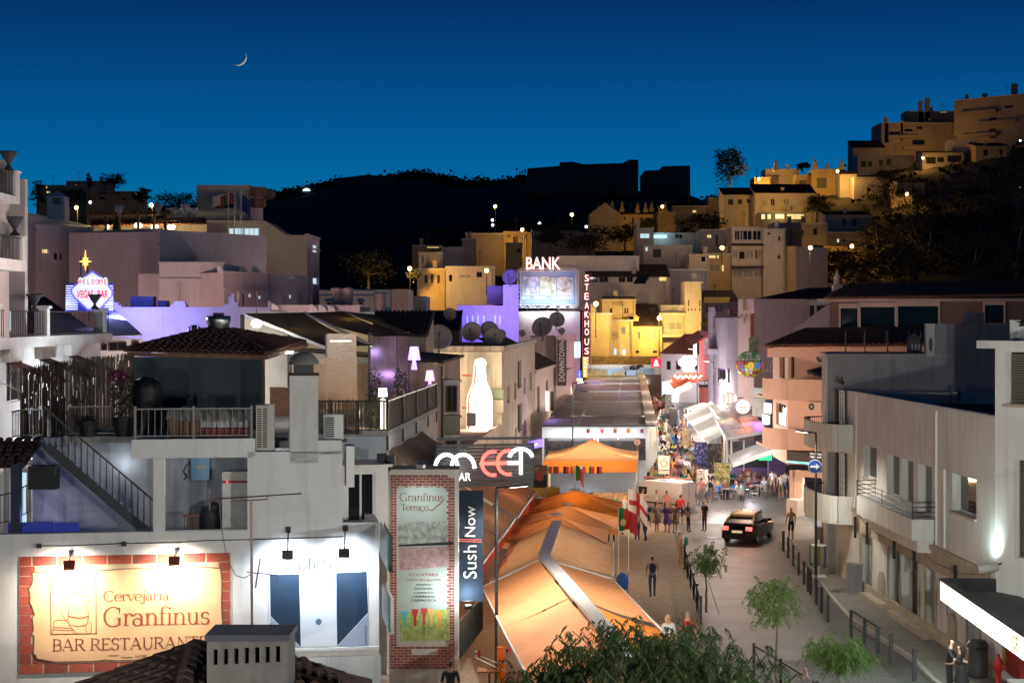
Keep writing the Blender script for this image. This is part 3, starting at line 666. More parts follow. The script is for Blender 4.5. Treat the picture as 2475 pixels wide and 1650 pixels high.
def glyph_quads(strokes):
 out=[];T,HL=.078,.026
 for s_ in strokes:
  k=s_[0]
  if k == 's':
   _,x,y0,y1,f=s_;out.append([(x-T/2,y0),(x+T/2,y0),(x+T/2,y1),(x-T/2,y1)])
   if 'b' in f:out.append([(x-.10,y0),(x+.10,y0),(x+.10,y0+HL),(x-.10,y0+HL)])
   if 't' in f:out.append([(x-.11,y1-HL),(x+.03,y1-HL),(x+.03,y1),(x-.11,y1-HL*.4)])
  elif k == 'h':_,a,b,y=s_;out.append([(a,y-HL/2),(b,y-HL/2),(b,y+HL/2),(a,y+HL/2)])
  elif k == 'v':_,x,a,b,w=s_;out.append([(x-w/2,a),(x+w/2,a),(x+w/2,b),(x-w/2,b)])
  elif k == 'd':_,a,b,c,d,w=s_;out.append([(a-w/2,b),(a+w/2,b),(c+w/2,d),(c-w/2,d)] if b<d else [(c-w/2,d),(c+w/2,d),(a+w/2,b),(a-w/2,b)])
  elif k == 'o':_,x,y,r=s_;out.append([(x+r*math.cos(2*PI*i/8),y+r*math.sin(2*PI*i/8)) for i in range(8)])
  else:
   _,cx,cy_,rx,ry,a0,a1=s_;n=max(4,int(abs(a1-a0)/18))
   for i in range(n):
    q=[]
    for sgn,ks in ((1,(i,i+1)),(-1,(i+1,i))):
     for kk in ks:
      a=math.radians(a0+(a1-a0)*kk/n);w=HL/2+(T/2-HL/2)*abs(math.cos(a))**1.5
      q.append((cx+(rx+sgn*w)*math.cos(a),cy_+(ry+sgn*w)*math.sin(a)))
    out.append(q)
 return out
def roman(body,fr,u0,w0,size,v,m,parent,rot=0.0,width=None):
 adv=sum(GLY[c][0] for c in body);sxx=size if width is None else width/adv
 x=0;ca,sa=math.cos(rot),math.sin(rot)
 for c in body:
  a,st_=GLY[c]
  if st_:
   mb=MB()
   for i,q in enumerate(glyph_quads(st_)):
    pts=[]
    for gx,gy in q:
     px_,py_=(x+gx)*sxx,gy*size;pts.append(fr.p(u0+px_*ca-py_*sa,v-.0004*(i%7),w0+px_*sa+py_*ca))
    mb.prism(pts,-fr.v*.006)
   obj('letter',mb,m,parent)
  x += a
RED_INK=mat('red_brown_ink',(.30,.06,.035),.8)
def rline(body,fr,pl,pr,py,cap_py,v,m,parent):
 """roman line from pixel pl to pr, baseline row py, cap top row cap_py"""
 u0,w0=fr.hit(pl,py,v);u1,w1=fr.hit(pr,py,v);_,wt=fr.hit(pl,cap_py,v)
 roman(body,fr,u0,w0,(wt-w0)/.68,v,m,parent,math.atan2(w1-w0-.0,u1-u0)*.2,u1-u0)
rline('Cervejaria',GF,250,410,1452,1428,-.05,RED_INK,BN)
rline('Granfinus',GF,250,508,1512,1468,-.05,RED_INK,BN)
rline('BAR RESTAURANTE',GF,126,504,1572,1544,-.05,INK,BN)
def ink(pts,w=.018):
 mb=MB();q=[GF.p(g4(x,y)[0],-.051,g4(x,y)[1]) for x,y in pts]
 for a,b in zip(q,q[1:]):mb.bar(a,b,w,.005,up=GF.v)
 return mb
def arcpts(cx,cy_,rx,ry,a0,a1,n=10): return [(cx+rx*math.cos(math.radians(a0+(a1-a0)*i/n)),cy_+ry*math.sin(math.radians(a0+(a1-a0)*i/n))) for i in range(n+1)]
obj('picture_frame',ink([(122,1392),(232,1389),(233,1529),(124,1531),(122,1392)],.022),INK,BN)
mb=MB()
for s_ in ([(164,1445),(152,1450),(148,1470),(150,1480),(158,1495)],[(164,1448),(168,1470),(165,1490),(160,1500)],[(166,1443),(176,1432),(190,1434),(203,1446),(212,1468),(215,1485)],[(167,1470),(165,1490),(168,1508)],
  [(196,1440),(215,1438),(224,1425)],[(205,1452),(224,1450),(228,1432),(222,1420)],[(168,1508),(190,1512),(210,1508),(215,1488)],[(215,1500),(222,1506),(220,1530)],[(207,1512),(211,1530)],[(168,1510),(180,1522),(188,1530)],
  [(131,1500),(140,1496),(160,1497),(166,1504)],[(131,1500),(127,1530)],[(166,1504),(180,1529)],[(129,1514),(170,1516)],[(128,1520),(174,1522)],arcpts(212,1410,8,9,0,360),[(205,1402),(205,1422),(218,1424)],arcpts(186,1420,11,13,0,360,14)):
 k=ink(s_,.014);mb.add(k.v,k.f)
stf('line_drawing',mb,INK,BN)
obj('belt',ink([(166,1487),(180,1491),(198,1492),(215,1487)],.03),mat('red_belt_ink',(.45,.05,.04),.8),BN)
letters('SAGRES',GF,*gh(341,1585,-.05),-.047,width=.30,m=INK,parent=BN,ext=.004).__setitem__('kind','stuff')
letters('Heineken',GF,*gh(307,1587,-.05),-.047,width=.30,m=mat('green_ink',(.03,.13,.04),.8),parent=BN,ext=.004).__setitem__('kind','stuff')
letters('HOSPEDARIA',GF,*gh(274,1583,-.05),-.047,width=.30,m=INK,parent=BN,ext=.004).__setitem__('kind','stuff')
r=(g4(650,1334)[0],g4(889,1330)[0],g4(700,1562)[1],g4(760,1330)[1])
SB=banner('sushi_banner','white and navy geometric restaurant banner floodlit on the white wall',r,mat('banner_white',(.74,.75,.78),.6))
NAVY=mat('navy_print',(.010,.030,.062),.55)
for q in (((652,1388),(723,1386),(727,1562),(654,1487)),((812,1383),(886,1380),(889,1479),(815,1559))):
 obj('navy_block',MB().prism([GF.p(g4(x,y)[0],-.034,g4(x,y)[1]) for x,y in q],GF.v*.003),NAVY,SB)
for q in (((653,1489),(726,1563),(654,1562)),((889,1482),(890,1560),(816,1560))):
 obj('pale_block',MB().prism([GF.p(g4(x,y)[0],-.034,g4(x,y)[1]) for x,y in q],GF.v*.003),mat('pale_lilac_print',(.36,.40,.52),.6),SB)
h=gh(770,1501);obj('dot',MB().prism([GF.p(h[0]+.085*math.cos(2*PI*i/20),-.034,h[1]+.085*math.sin(2*PI*i/20)) for i in range(20)],GF.v*.003),mat('slate_print',(.10,.17,.24),.6),SB)
for q in ((729,751,1407,1411),(785,807,1406,1410)):part_box(SB,'dash',GF,GF.rect(*q),-.034,-.031,mat('grey_print',(.4,.43,.5),.6))
SINK=mat('grey_blue_ink',(.03,.04,.10),.6)
h=gh(726,1362);raised('Sush',GF,h[0],h[1],-.033,width=gh(762,1360)[0]-gh(690,1360)[0],m=SINK,parent=SB,ext=.004)
h=gh(812,1360);raised('Now',GF,h[0],h[1],-.033,width=gh(844,1360)[0]-gh(781,1360)[0],m=SINK,parent=SB,ext=.004)
mb=MB();
for x in (767,774):
 a,b=gh(x,1336),gh(770.5+(x-770.5)*.5,1383);mb.bar(GF.p(a[0],-.035,a[1]),GF.p(b[0],-.035,b[1]),.012,.004,up=GF.v)
q=[GF.p(gh(770.5,1336)[0]+.045*math.cos(2*PI*i/14),-.035,gh(770.5,1336)[1]+.045*math.sin(2*PI*i/14)) for i in range(15)]
for a,b in zip(q,q[1:]):mb.bar(a,b,.012,.004,up=GF.v)
stf('chopsticks',mb,mat('coral_ink',(.6,.12,.08),.6),SB)
letters('Lounge and Sushi bar',GF,*gh(884,1533),-.037,width=.55,m=SINK,parent=SB,ext=.002,rot=PI/2).__setitem__('kind','stuff')
mb=MB();a,b=g4(655,1570)[0],uR;GF.box(mb,a,b,-.14,-.0,g4(700,1572)[1],g4(700,1565)[1]);obj('ledge',mb,WHITE,GB)
obj('lower_wall',GF.box(MB(),g4(690,1578)[0],uR+.05,-.1,.0,0,g4(800,1580)[1]-.05),WHITE2,GB)
def flood(label,x,y,ax,ay,col,e,body,tgt,ang=95):
 t=thing('floodlight',label,'floodlight',P(x,y,44.0),'floodlights over the wall banners')
 d=.95;q=P(x,y,GF.p(g4(x,y)[0],0,0).y-d*.95);h=g4(ax,ay);wpt=GF.p(h[0],0,h[1])
 t.location=q;ORG[t.name]=V(q)
 obj('arm',MB().tube(wpt,q+V((0,0,.1)),.018),METAL,t)
 obj('junction_box',MB().box(wpt.x-.07,wpt.x+.07,wpt.y-.06,wpt.y,wpt.z-.08,wpt.z+.08),METAL,t)
 hd=(V(tgt)-q).normalized();s_=hd.cross(V((0,0,1))).normalized();u_=s_.cross(hd)
 mb=MB();mb.obox(q,s_*.15,u_*.12,hd*.05);obj('housing',mb,body,t)
 mb=MB();mb.obox(q+hd*.056,s_*.12,u_*.09,hd*.004);obj('lens',mb,glow('flood_lens_'+('w' if col[2]<.8 else 'c'),col,12),t)
 light('SPOT',q+hd*.09,e,col,t,tgt,.06,ang,.9)
DG=mat('floodlight_grey',(.10,.09,.08),.5);RD=mat('floodlight_rust',(.20,.05,.04),.5)
for i,(x,y,ax,ay) in enumerate(((167,1365,173,1336),(421,1355,429,1330))):
 h=g4(x,y+60);flood(('left','right')[i]+' warm floodlight on a bent arm above the brick-print banner',x,y,ax,ay,(1,.87,.72),560,RD,GF.p(h[0],0,h[1]),150)
for i,(x,y,ax,ay) in enumerate(((695,1340,697,1279),(832,1336,835,1275))):
 h=g4(x,y+45);flood(('left','right')[i]+' cool floodlight on a drop arm above the navy banner',x,y,ax,ay,(.72,.86,1),320,DG,GF.p(h[0],0,h[1]),140)
mb=MB();q=[GF.p(g4(x,y)[0],-.03,g4(x,y)[1]) for x,y in ((90,1318),(165,1318),(300,1312),(425,1310),(500,1305),(640,1302),(700,1300),(830,1296))];mb.path(q,.014,4)
one('wall_cable','dark electric cable clipped along the white wall above both banners','cable',mb,METAL)
for px,py in ((95,1318),(300,1313)):
 h=g4(px,py);mb=MB();GF.box(mb,h[0]-.06,h[0]+.06,-.08,0,h[1]-.06,h[1]+.06);one('junction_box',('left' if px<200 else 'middle')+' small junction box on the cable above the brick-print banner','junction box',mb,METAL)
def aerial_near():
 t=thing('television_aerial','tall roof aerial mast with a long yagi boom in front of the banners','aerial',P(608,1640,29));d=29
 q= lambda x,y,dd=0:P(x,y,d+dd);M_=mat('aerial_metal',(.20,.15,.13),.5,.6)
 obj('mast',MB().tube(q(610,1650),q(607,1208),.025,n=6),M_,t);obj('boom',MB().tube(q(505,1206),q(730,1192),.013,n=5),M_,t)
 mb=MB()
 for i in range(19):x=522+i*11;mb.tube(q(x,1205-i*.68,-.25),q(x,1205-i*.68,.25),.006,n=4)
 stf('elements',mb,M_,t)
 obj('brace',MB().path([q(564,1202),q(564,1210),q(646,1206),q(646,1196)],.012),M_,t)
 mb=MB();mb.path([q(506,1180),q(507,1232)],.012);mb.path([q(500,1210),q(520,1207)],.03);stf('reflector',mb,M_,t)
 obj('lower_boom',MB().tube(q(597,1382),q(673,1389),.012),M_,t)
 mb=MB();mb.path([q(628,1350,-.1),q(616,1419,-.1),q(618,1420,.1),q(630,1350,.1),q(628,1350,-.1)],.008);mb.tube(q(672,1388),q(668,1420),.008);stf('folded_dipole',mb,M_,t)
 obj('lead',MB().path([q(530,1210),q(534,1270),q(545,1330),q(556,1365),q(570,1390),q(590,1396),q(605,1388)],.008,4),M_,t)
aerial_near()
FR_=Fpx(500,27,696,27)
t=thing('slotted_chimney','broad grey rendered chimney with seven vent slots in the foreground','chimney',FR_.p(FR_.U/2,.4,4))
z1=Zp(1548,27);z0=Zp(1700,27)
mb=MB();slots=[FR_.rect(515+i*25.2,526+i*25.2,1568-i*1.2,1606-i*1.2) for i in range(7)]
wall_grid(mb,FR_,0,FR_.U,z0,z1,slots,.14);wall_grid(mb,Fr(FR_.p(FR_.U,.9,0).x,FR_.p(FR_.U,.9,0).y,FR_.a.x,FR_.p(0,.9,0).y),0,FR_.U,z0,z1,[(FR_.U-b,FR_.U-a,c,d) for a,b,c,d in slots],.14)
for u_ in (0,FR_.U):mb.quad(FR_.p(u_,0,z0),FR_.p(u_,.9,z0),FR_.p(u_,.9,z1),FR_.p(u_,0,z1))
obj('shaft',mb,mat('chimney_render',(.165,.158,.145),.9,noise=.25,scale=2,streak=.3,bump=.3),t)
obj('cap',FR_.box(MB(),-.03,FR_.U+.03,-.03,.93,z1,z1+.10),mat('lead_cap',(.06,.07,.09),.6),t)
t=thing('near_cottage','steep dark clay-tiled roof at the bottom edge in front of the banner','cottage',P(460,1650,28))
apx=P(468,1562,29.5)
tile_slope(t,P(190,1665,27.5),P(440,1700,26),apx,apx+V((-.02,0,0)),.27,.42,TILED,single=True,lim=150)
tile_slope(t,P(440,1700,26),P(1000,1720,27),P(700,1590,30),apx,.27,.42,TILED,single=True,lim=150)
ridge_tiles(t,P(436,1690,26.1),apx,TILED,.16,.42);ridge_tiles(t,apx,P(700,1590,30),TILED,.14,.42)
ridge_tiles(t,P(186,1664,27.6),apx,TILED,.12,.4)
tile_slope(t,P(690,1612,28.5),P(900,1680,27),P(900,1640,30.5),P(700,1590,30.5),.27,.42,TILED,single=True,lim=100)
# ================================================================= roof terrace behind: pavilion, reed fence, plants, air conditioners
t=thing('tiled_pavilion','roof-terrace bar pavilion with clay tile roof and dark roller screen','pavilion',P(480,1040,52))
PV=Fpx(318,51.0,640,51.0)
e=.2
EL,ER=P(298,846,50.4),P(645,856,50.4);ERb=P(742,826,56.5);AP=P(528,797,53.6)
TP=mat('red_clay_tile',(.10,.042,.028),.8,noise=.4,scale=3,bump=.3)
tile_slope(t,EL,ER,AP+V((.35,0,0)),AP-V((.35,0,0)),.235,.36,TP,single=True)
tile_slope(t,ER,ERb,AP+V((.3,.6,0)),AP+V((.35,0,0)),.235,.36,TP,single=True)
ridge_tiles(t,EL,AP-V((.35,0,0)),TP,.11);ridge_tiles(t,ER,AP+V((.35,0,0)),TP,.11)
mb=MB();mb.bar(EL+V((.1,.1,-.12)),ER+V((-.05,.1,-.10)),.1,.12);mb.bar(ER+V((-.05,.1,-.10)),ERb+V((0,0,-.1)),.1,.12);stf('eave_board',mb,WOOD,t)
r=PV.rect(322,632,862,968);r=(*r[:2],8.15,r[3]);mb=MB();nn=40
mb.grid(lambda a,b:PV.p(r[0]+(r[1]-r[0])*a,.02*math.sin(a*20)*b,r[2]+(r[3]-r[2])*b-.06*math.sin(PI*a)*0),30,4);obj('roller_screen',mb,mat('slate_blue_screen',(.035,.055,.07),.7,noise=.2,scale=.8),t)
for x in (320,636):mb=MB();q=P(x,870,51.1);mb.box(q.x-.05,q.x+.05,q.y,q.y+.1,8.15,q.z+.2);obj('post',mb,WOOD,t)
obj('strip_light',MB().box(P(330,0,51.3).x,P(560,0,51.3).x,51.5,51.56,Zp(858,51.5),Zp(852,51.5)),glow('strip_white',(.9,.95,1),6),t)
q=P(686,853,53);obj('tube_light',MB().tube(q-V((.26,.2,.03)),q+V((.26,.2,.03)),.035),glow('tube_white',(.9,.97,1),14),t);light('POINT',q-V((0,.3,.3)),60,(.95,.95,1),t)
t=thing('extract_funnel','round steel extractor funnel above the pavilion roof','extractor',P(528,800,53.6))
c=P(528,800,53.6);obj('funnel',MB().lathe([(.3,0),(.34,.12),(.40,.32),(.41,.50),(.37,.50),(.001,.46)],c,20),STEEL,t, True);obj('collar',MB().lathe([(.001,.46),(.18,.46),(.18,.6),(.001,.6)],c,14),mat('rust_collar',(.09,.03,.025),.7),t)
RF=Fpx(54,49.0,322,52.4)
t=thing('reed_fence','dark brown split-reed screen fence letting light through its gaps','fence',RF.p(RF.U/2,0,8.0))
for k,(mcol,sel) in enumerate((((.075,.05,.035), lambda f:f<.38),((.16,.13,.10), lambda f:f >= .38))):
 mb=MB();u_=0
 while u_<RF.U:
  f=u_/RF.U;w_=random.uniform(.015,.035)
  if sel(f) and random.random()<.985:
   top=lerp(f,[(0,10.06),(.45,10.3),(1,10.45)])+random.uniform(-.05,.05);zz=7.95
   while zz<top:
    h_=random.uniform(.5,2.5);z2=min(top,zz+h_);v_=random.uniform(0,.03)
    RF.box(mb,u_,u_+w_,v_,v_+.012,zz,z2);zz=z2+(random.uniform(.05,.22) if random.random()<(.5 if f<.45 else .12) else 0)
  u_ += w_*1.02
 stf('reeds',mb,mat('reed%d'%k,mcol,.8,noise=.35,scale=6,trans=.12),t)
for f in (0.,.47,1.):mb=MB();q=RF.p(RF.U*f,.06,0);mb.tube((q.x,q.y,7.9),(q.x,q.y,10.3),.03);obj('post',mb,WOOD,t)
def leaf_fan(mb,c,n,L_,droop,w,seed,up=.6):
 rnd=random.Random(seed);c=V(c)
 for i in range(n):
  a=rnd.uniform(0,2*PI);d=V((math.cos(a),math.sin(a),0));s_=V((-d.y,d.x,0));L2=L_*rnd.uniform(.7,1.1);u0=rnd.uniform(.3,1)*up;prev= None
  for k in range(5):
   t_=k/4;p_=c+d*L2*t_*(1-.25*u0)+V((0,0,L2*(u0*1.6*t_-droop*t_*t_*1.6)));ww=w*math.sin(PI*(.15+.85*t_))+.004
   cur=(p_-s_*ww,p_+s_*ww)
   if prev:mb.quad(prev[0],prev[1],cur[1],cur[0])
   prev=cur
def pot_mb(c,r,h): return MB().lathe([(.001,0),(r*.72,0),(r*.95,h*.9),(r*1.05,h*.9),(r*1.05,h),(r*.85,h),(r*.8,h*.88),(.001,h*.88)],c,14)
LEAFD=mat('dark_leaf',(.035,.06,.03),.6,noise=.3,scale=6,trans=.2)
t=thing('sago_palm','low spiky palm in a dark pot beside the stair rail','plant',P(213,1042,47.4));c=V((P(213,1042,47.4).x,47.4,8.15))
obj('pot',pot_mb(c,.3,.45),mat('dark_pot',(.02,.02,.022),.5),t);mb=MB();leaf_fan(mb,c+V((0,0,.42)),34,.55,.35,.03,3);obj('fronds',mb,LEAFD,t)
t=thing('bougainvillea','potted bougainvillea with magenta flowers in front of the reed fence','plant',P(298,1045,47.6));c=V((P(298,1045,47.6).x,47.6,8.15))
obj('pot',pot_mb(c,.32,.55),MATS['dark_pot'],t)
mb=MB();pts=[c+V((0,0,.5)),c+V((-.1,0,1.0)),c+V((.02,.1,1.5)),c+V((-.1,0,1.9))]
for a,b in zip(pts,pts[1:]):mb.tube(a,b,.03,.02)
obj('stem',mb,WOOD,t)
def leaf_cloud(mb,c,rad,n,L_,w,seed,droop=.3):
 rnd=random.Random(seed);c=V(c)
 for i in range(n):
  while True:
   q=V((rnd.uniform(-1,1),rnd.uniform(-1,1),rnd.uniform(-1,1)))
   if q.length<1: break
  p_=c+V((q.x*rad[0],q.y*rad[1],q.z*rad[2]));a=rnd.uniform(0,2*PI);d=V((math.cos(a),math.sin(a),rnd.uniform(-1,.5)-droop)).normalized();s_=d.cross(V((rnd.uniform(-1,1),rnd.uniform(-1,1),rnd.uniform(-1,1)))).normalized();l2=L_*rnd.uniform(.6,1.2)
  mb.quad(p_,p_+d*l2*.5+s_*w,p_+d*l2,p_+d*l2*.5-s_*w)
mb=MB();leaf_cloud(mb,c+V((-.05,0,1.25)),(.35,.3,.75),420,.1,.03,5);obj('foliage',mb,LEAFD,t)
mb=MB();leaf_cloud(mb,c+V((-.12,-.1,1.75)),(.34,.25,.22),240,.08,.03,6);obj('flowers',mb,mat('magenta_bract',(.22,.015,.10),.7,trans=.3),t)
mb=MB();c2=c+V((.62,.3,0));mb.lathe([(.25,.0),(.28,.6),(.42,.95),(.46,1.3),(.36,1.62),(.1,1.72),(.001,1.7)],c2,12)
one('wrapped_heater','patio heater wrapped in a gathered black cover beside the bougainvillea','heater',mb,MATS['black_bag'],smooth=True)
t=thing('drinks_crates','red and white plastic drinks crates behind the terrace railing','crate',P(545,1050,46));q0=P(486,1052,46);q1=P(600,1052,46);zf=zbeam-.12
for k in range(2):
 for j in range(3):
  a=q0.x+(q1.x-q0.x)*j/3;b=a+(q1.x-q0.x)/3-.02
  mb=MB();z_=zf+.36*k;mb.box(a,b,46,46.5,z_,z_+.33);cr_=obj('crate',mb,mat('crate_%s'%('red' if k == 0 else 'white'),(.35,.03,.04) if k == 0 else (.5,.48,.46),.5),t)
  mb=MB()
  for i in range(8):mb.box(a+.04+i*(b-a-.06)/8,a+.04+i*(b-a-.06)/8+.012,45.99,46.0,z_+.16,z_+.3)
  stf('crate_slots',mb,BLACKP,cr_)
t=thing('beer_crates','dark wooden boxes stacked behind the terrace railing','box',P(440,1052,46))
for j in range(3):
 a=P(408+j*26,0,46).x;obj('box',MB().box(a,a+.27,46.05,46.5,zf,zf+.62+.05*(j%2)),WOOD,t)
mb=MB();ta,tb=P(402,985,45.9),P(605,985,45.9)
mb.grid(lambda a,b:V((ta.x+(tb.x-ta.x)*a,45.8+1.0*b,zf+.80+.12*math.sin(PI*b)+.03*math.sin(a*19+b*7)+.02*math.sin(a*41)-(.22*(1-b)**3))),34,8)
one('tarpaulin','crumpled grey-beige tarpaulin laid over the crates behind the railing','tarpaulin',mb,mat('tarp',(.34,.31,.27),.6,noise=.2,scale=3),smooth=True)
def ac_unit(label,r,fr,v0,dep,group,two=True,m=None):
 t=thing('air_conditioner',label,'air conditioner',fr.p((r[0]+r[1])/2,v0+dep/2,r[2]),group)
 obj('casing',fr.box(MB(),r[0],r[1],v0,v0+dep,r[2],r[3]),m or mat('ac_casing',(.50,.48,.42),.5,noise=.1,streak=.2),t)
 return t
r=GF.rect(618,664,980,1088,.35);t=ac_unit('large air conditioner with a slatted end grille beside the white chimney',r,GF,.38,.85,'terrace air conditioners')
mb=MB()
for i in range(17):w_=r[2]+.06+i*(r[3]-r[2]-.12)/17;
g0,g1=r[0]+.03,r[0]+(r[1]-r[0])*.62
obj('grille_back',GF.box(MB(),g0,g1,.365,.378,r[2]+.05,r[3]-.05),BLACKP,t)
sl=MB();sl.box(-(g1-g0)/2,(g1-g0)/2,-.012,.0,-.012,.012);me=sl.mesh('grille_slat');me.materials.append(MATS['ac_casing'])
for i in range(18):inst('grille_slat',me,t,GF.p((g0+g1)/2,.364,r[2]+.07+i*(r[3]-r[2]-.14)/17),R_)
mb=MB()
for i in (0,.5,1):uu=g0+(g1-g0)*i;GF.box(mb,uu-.015,uu+.015,.34,.352,r[2]+.05,r[3]-.05)
stf('grille_upright',mb,MATS['ac_casing'],t)
r=GF.rect(783,830,1002,1062,1.0);t=ac_unit('smaller air conditioner with barred grille right of the white chimney',r,GF,1.0,.5,'terrace air conditioners',m=mat('ac_pale',(.6,.6,.57),.5))
g0,g1=r[0]+.03,r[0]+(r[1]-r[0])*.52;obj('grille_back',GF.box(MB(),g0,g1,.985,.998,r[2]+.05,r[3]-.05),BLACKP,t)
sl=MB();sl.box(-(g1-g0)/2,(g1-g0)/2,-.012,.0,-.01,.01);me=sl.mesh('grille_slat');me.materials.append(MATS['ac_pale'])
for i in range(10):inst('grille_slat',me,t,GF.p((g0+g1)/2,.984,r[2]+.07+i*(r[3]-r[2]-.14)/9),R_)
obj('bracket',GF.box(MB(),r[0]-.1,r[1]+.1,1.0,1.55,r[2]-.08,r[2]),METAL,t)
BF=Fpx(790,55,862,55.2)
t=thing('brick_chimney','pale brick barbecue chimney lit by a tube on the roof terrace','chimney',BF.p(BF.U/2,.5,8.1))
z0,z1=8.1,Zp(806,55);obj('mortar_core',BF.box(MB(),.03,BF.U-.03,.03,.97,z0,z1-.02),mat('mortar_dark',(.30,.24,.20),.95),t)
bm=[mat('pale_brick%d'%i,c,.85,noise=.15,scale=6) for i,c in enumerate([(.60,.46,.38),(.55,.41,.34),(.64,.51,.43)])]
rowh=.062;nrow=int((z1-z0)/rowh);bl=BF.U/4.5
bms=[]
for m_ in bm:
 q=MB();q.box(-bl*.47,bl*.47,-.03,.03,-.024,.024);e_=q.mesh('brick');e_.materials.append(m_);bms.append(e_)
nb=0
for j in range(nrow):
 x=-(bl/2 if j%2 else 0)
 while x<BF.U-.01:
  a,b=max(x,0),min(x+bl,BF.U)
  if b-a>.05 and nb<190:inst('brick',random.choice(bms),t,BF.p((a+b)/2,.03-random.uniform(0,.008),z1-rowh*(j+.5)),basis(BF.u,BF.v,V((0,0,1))),((b-a)/bl,1,1));nb += 1
  x += bl
Rs=basis(BF.v,-BF.u,V((0,0,1)))
for j in range(nrow):
 for i in range(3):
  if nb<296:inst('brick',bms[j%3],t,BF.p(BF.U-.03,.17+i*.33+(.08 if j%2 else 0),z1-rowh*(j+.5)),Rs,(.9,1,1));nb += 1
q=BF.p(BF.U*.45,-.10,Zp(824,55));obj('tube_light',MB().tube(q-BF.u*.36,q+BF.u*.36,.03),glow('dim_tube',(.75,.95,.85),1.2),t)
light('AREA',q-BF.v*1.9-V((0,0,-.6)),18,(1,.92,.8),t,q+V((0,.3,-.9)),size=(.6,.1))
t=thing('lattice_screen','pale diagonal wooden lattice screen beside the brick chimney','screen',P(800,980,53.5))
mb=MB();LF=Fpx(757,53.4,865,53.8);a,b,c,d=0,LF.U,Zp(985,53.4),Zp(868,53.4)
k=-3.
while k<3.5:
 for sgn in (1,-1):
  p0= None
  u_a=k;pts=[]
  lo,hi=c,(d if sgn == 1 else d)
  for uu in (max(a,k),min(b,k+(d-c))):
   w_=c+(uu-k) if sgn == 1 else d-(uu-k)
   pts.append((uu,w_))
  (x0,y0),(x1,y1)=pts
  lim= lambda uu:d if uu<.62 else c+.45
  if x1>x0 and max(y0,y1) <= max(lim(x0),lim(x1))+.3:mb.bar(LF.p(x0,.01*sgn,y0),LF.p(x1,.01*sgn,y1),.022,.01,up=LF.v)
 k += .075
stf('laths',mb,mat('lattice_wood',(.46,.33,.24),.7),t)
mb=MB();LF.box(mb,a,b,-.02,.03,c-.05,c);LF.box(mb,a,.62,-.02,.03,d,d+.04);stf('frame',mb,MATS['lattice_wood'],t)
# ================================================================= terrace bar building along the lane
TF=Fr(-3.97,52,-3.03,67)
t=thing('terrace_bar_building','weathered lane-side building with reed-screened roof terrace and brown awning','building',(-6,60,0));TB=t
mb=MB();p=TF.p;U=TF.U
holes=[TF.rect(1062,1086,1075,1120)]
wall_grid(mb,TF,0,U,0,7.85,[])
mb.quad(p(0,0,0),p(0,7,0),p(0,7,7.85),p(0,0,7.85)[:]) ;mb.quad(p(0,7,7.85),p(0,7,0),p(0,0,0),p(0,0,7.85))
obj('wall',mb,WHITE2,t)
obj('terrace_slab',TF.box(MB(),-.05,U,-.06,7,7.85,8.02),CONC,t)
mb=MB();q=p(0,0,0);mb.box(q.x-2.6,q.x-.02,51.85,52,4.5,7.85);obj('end_wall',mb,mat('blue_grey_wall',(.42,.46,.50),.85,noise=.1),t)  # even blue-grey, darker than the lane wall
t2=thing('reed_balustrade','dark framed reed balustrade around the corner of the roof terrace','balustrade',p(0,0,8.0))
mb=MB();u_=0
while u_<U*.95:
 w_=random.uniform(.02,.045)
 if random.random()<.9:TF.box(mb,u_,u_+w_,.0,.015,7.75+.1*random.random(),8.95+random.uniform(-.05,.08))
 u_ += w_*1.15
c0=p(0,0,0);x=c0.x-2.6
while x<c0.x-.05:
 w_=random.uniform(.02,.045)
 if random.random()<.8:mb.box(x,x+w_,52.0,52.015,7.9,8.95+random.uniform(-.05,.08))
 x += w_*1.3
stf('reeds',mb,mat('dark_reed',(.07,.055,.04),.8,noise=.4,scale=5,trans=.15),t2)
mb=MB()
for f in (0,.25,.5,.75,.95):q=p(U*f,-.03,0);mb.box(q.x-.03,q.x+.03,q.y-.03,q.y+.03,7.4,8.95)
for x in (-2.6,-1.75,-.9):mb.box(c0.x+x-.03,c0.x+x+.03,51.95,52.01,7.9,8.95)
stf('posts',mb,METAL,t2)
mb=MB();mb.bar(p(0,-.02,8.95),p(U*.95,-.02,8.95),.05);mb.bar(c0+V((-2.6,-.03,8.95)),c0+V((0,-.03,8.95)),.05);mb.bar(c0+V((-2.6,-.03,8.05)),c0+V((0,-.03,8.05)),.04);stf('top_rail',mb,METAL,t2)
def table_lamp(label,c,s_,col,e,w):
 t=thing('glowing_lamp',label,'lamp',c,'glowing terrace lamps');c=V(c)
 obj('shade',MB().lathe([(.001,.30*s_),(.2*s_,.30*s_),(.13*s_,.72*s_),(.001,.72*s_)],c,14),glow('lamp_%d%d'%(col[0]*9,e),col,e),t)
 obj('stem',MB().lathe([(.10*s_,0),(.08*s_,.1*s_),(.05*s_,.3*s_),(.001,.3*s_)],c,10),MATS['lamp_%d%d'%(col[0]*9,e)],t)
 light('POINT',c+V((0,-.25*s_,.55*s_)),w,col,t,radius=.15)
table_lamp('tall violet plastic lamp glowing on the terrace rail shelf',P(1001,893,64),1.25,(.62,.42,1),1.6,12)
table_lamp('small violet lamp tilted behind the reed balustrade',P(1039,938,66),1.0,(.72,.42,1),1.6,14)
t=thing('pillar_lamp','white glowing floor lamp on a lit pillar at the terrace corner','lamp',P(925,1045,52.6));c=V((P(925,0,52.6).x,52.6,8.02))
obj('shade',MB().lathe([(.001,1.05),(.15,1.05),(.13,1.32),(.001,1.32)],c,14),glow('lamp_white',(1,.93,.95),3),t);obj('pillar',MB().lathe([(.1,0),(.1,.95),(.001,1)],c,10),glow('pillar_white',(1,.9,.75),1.6),t)
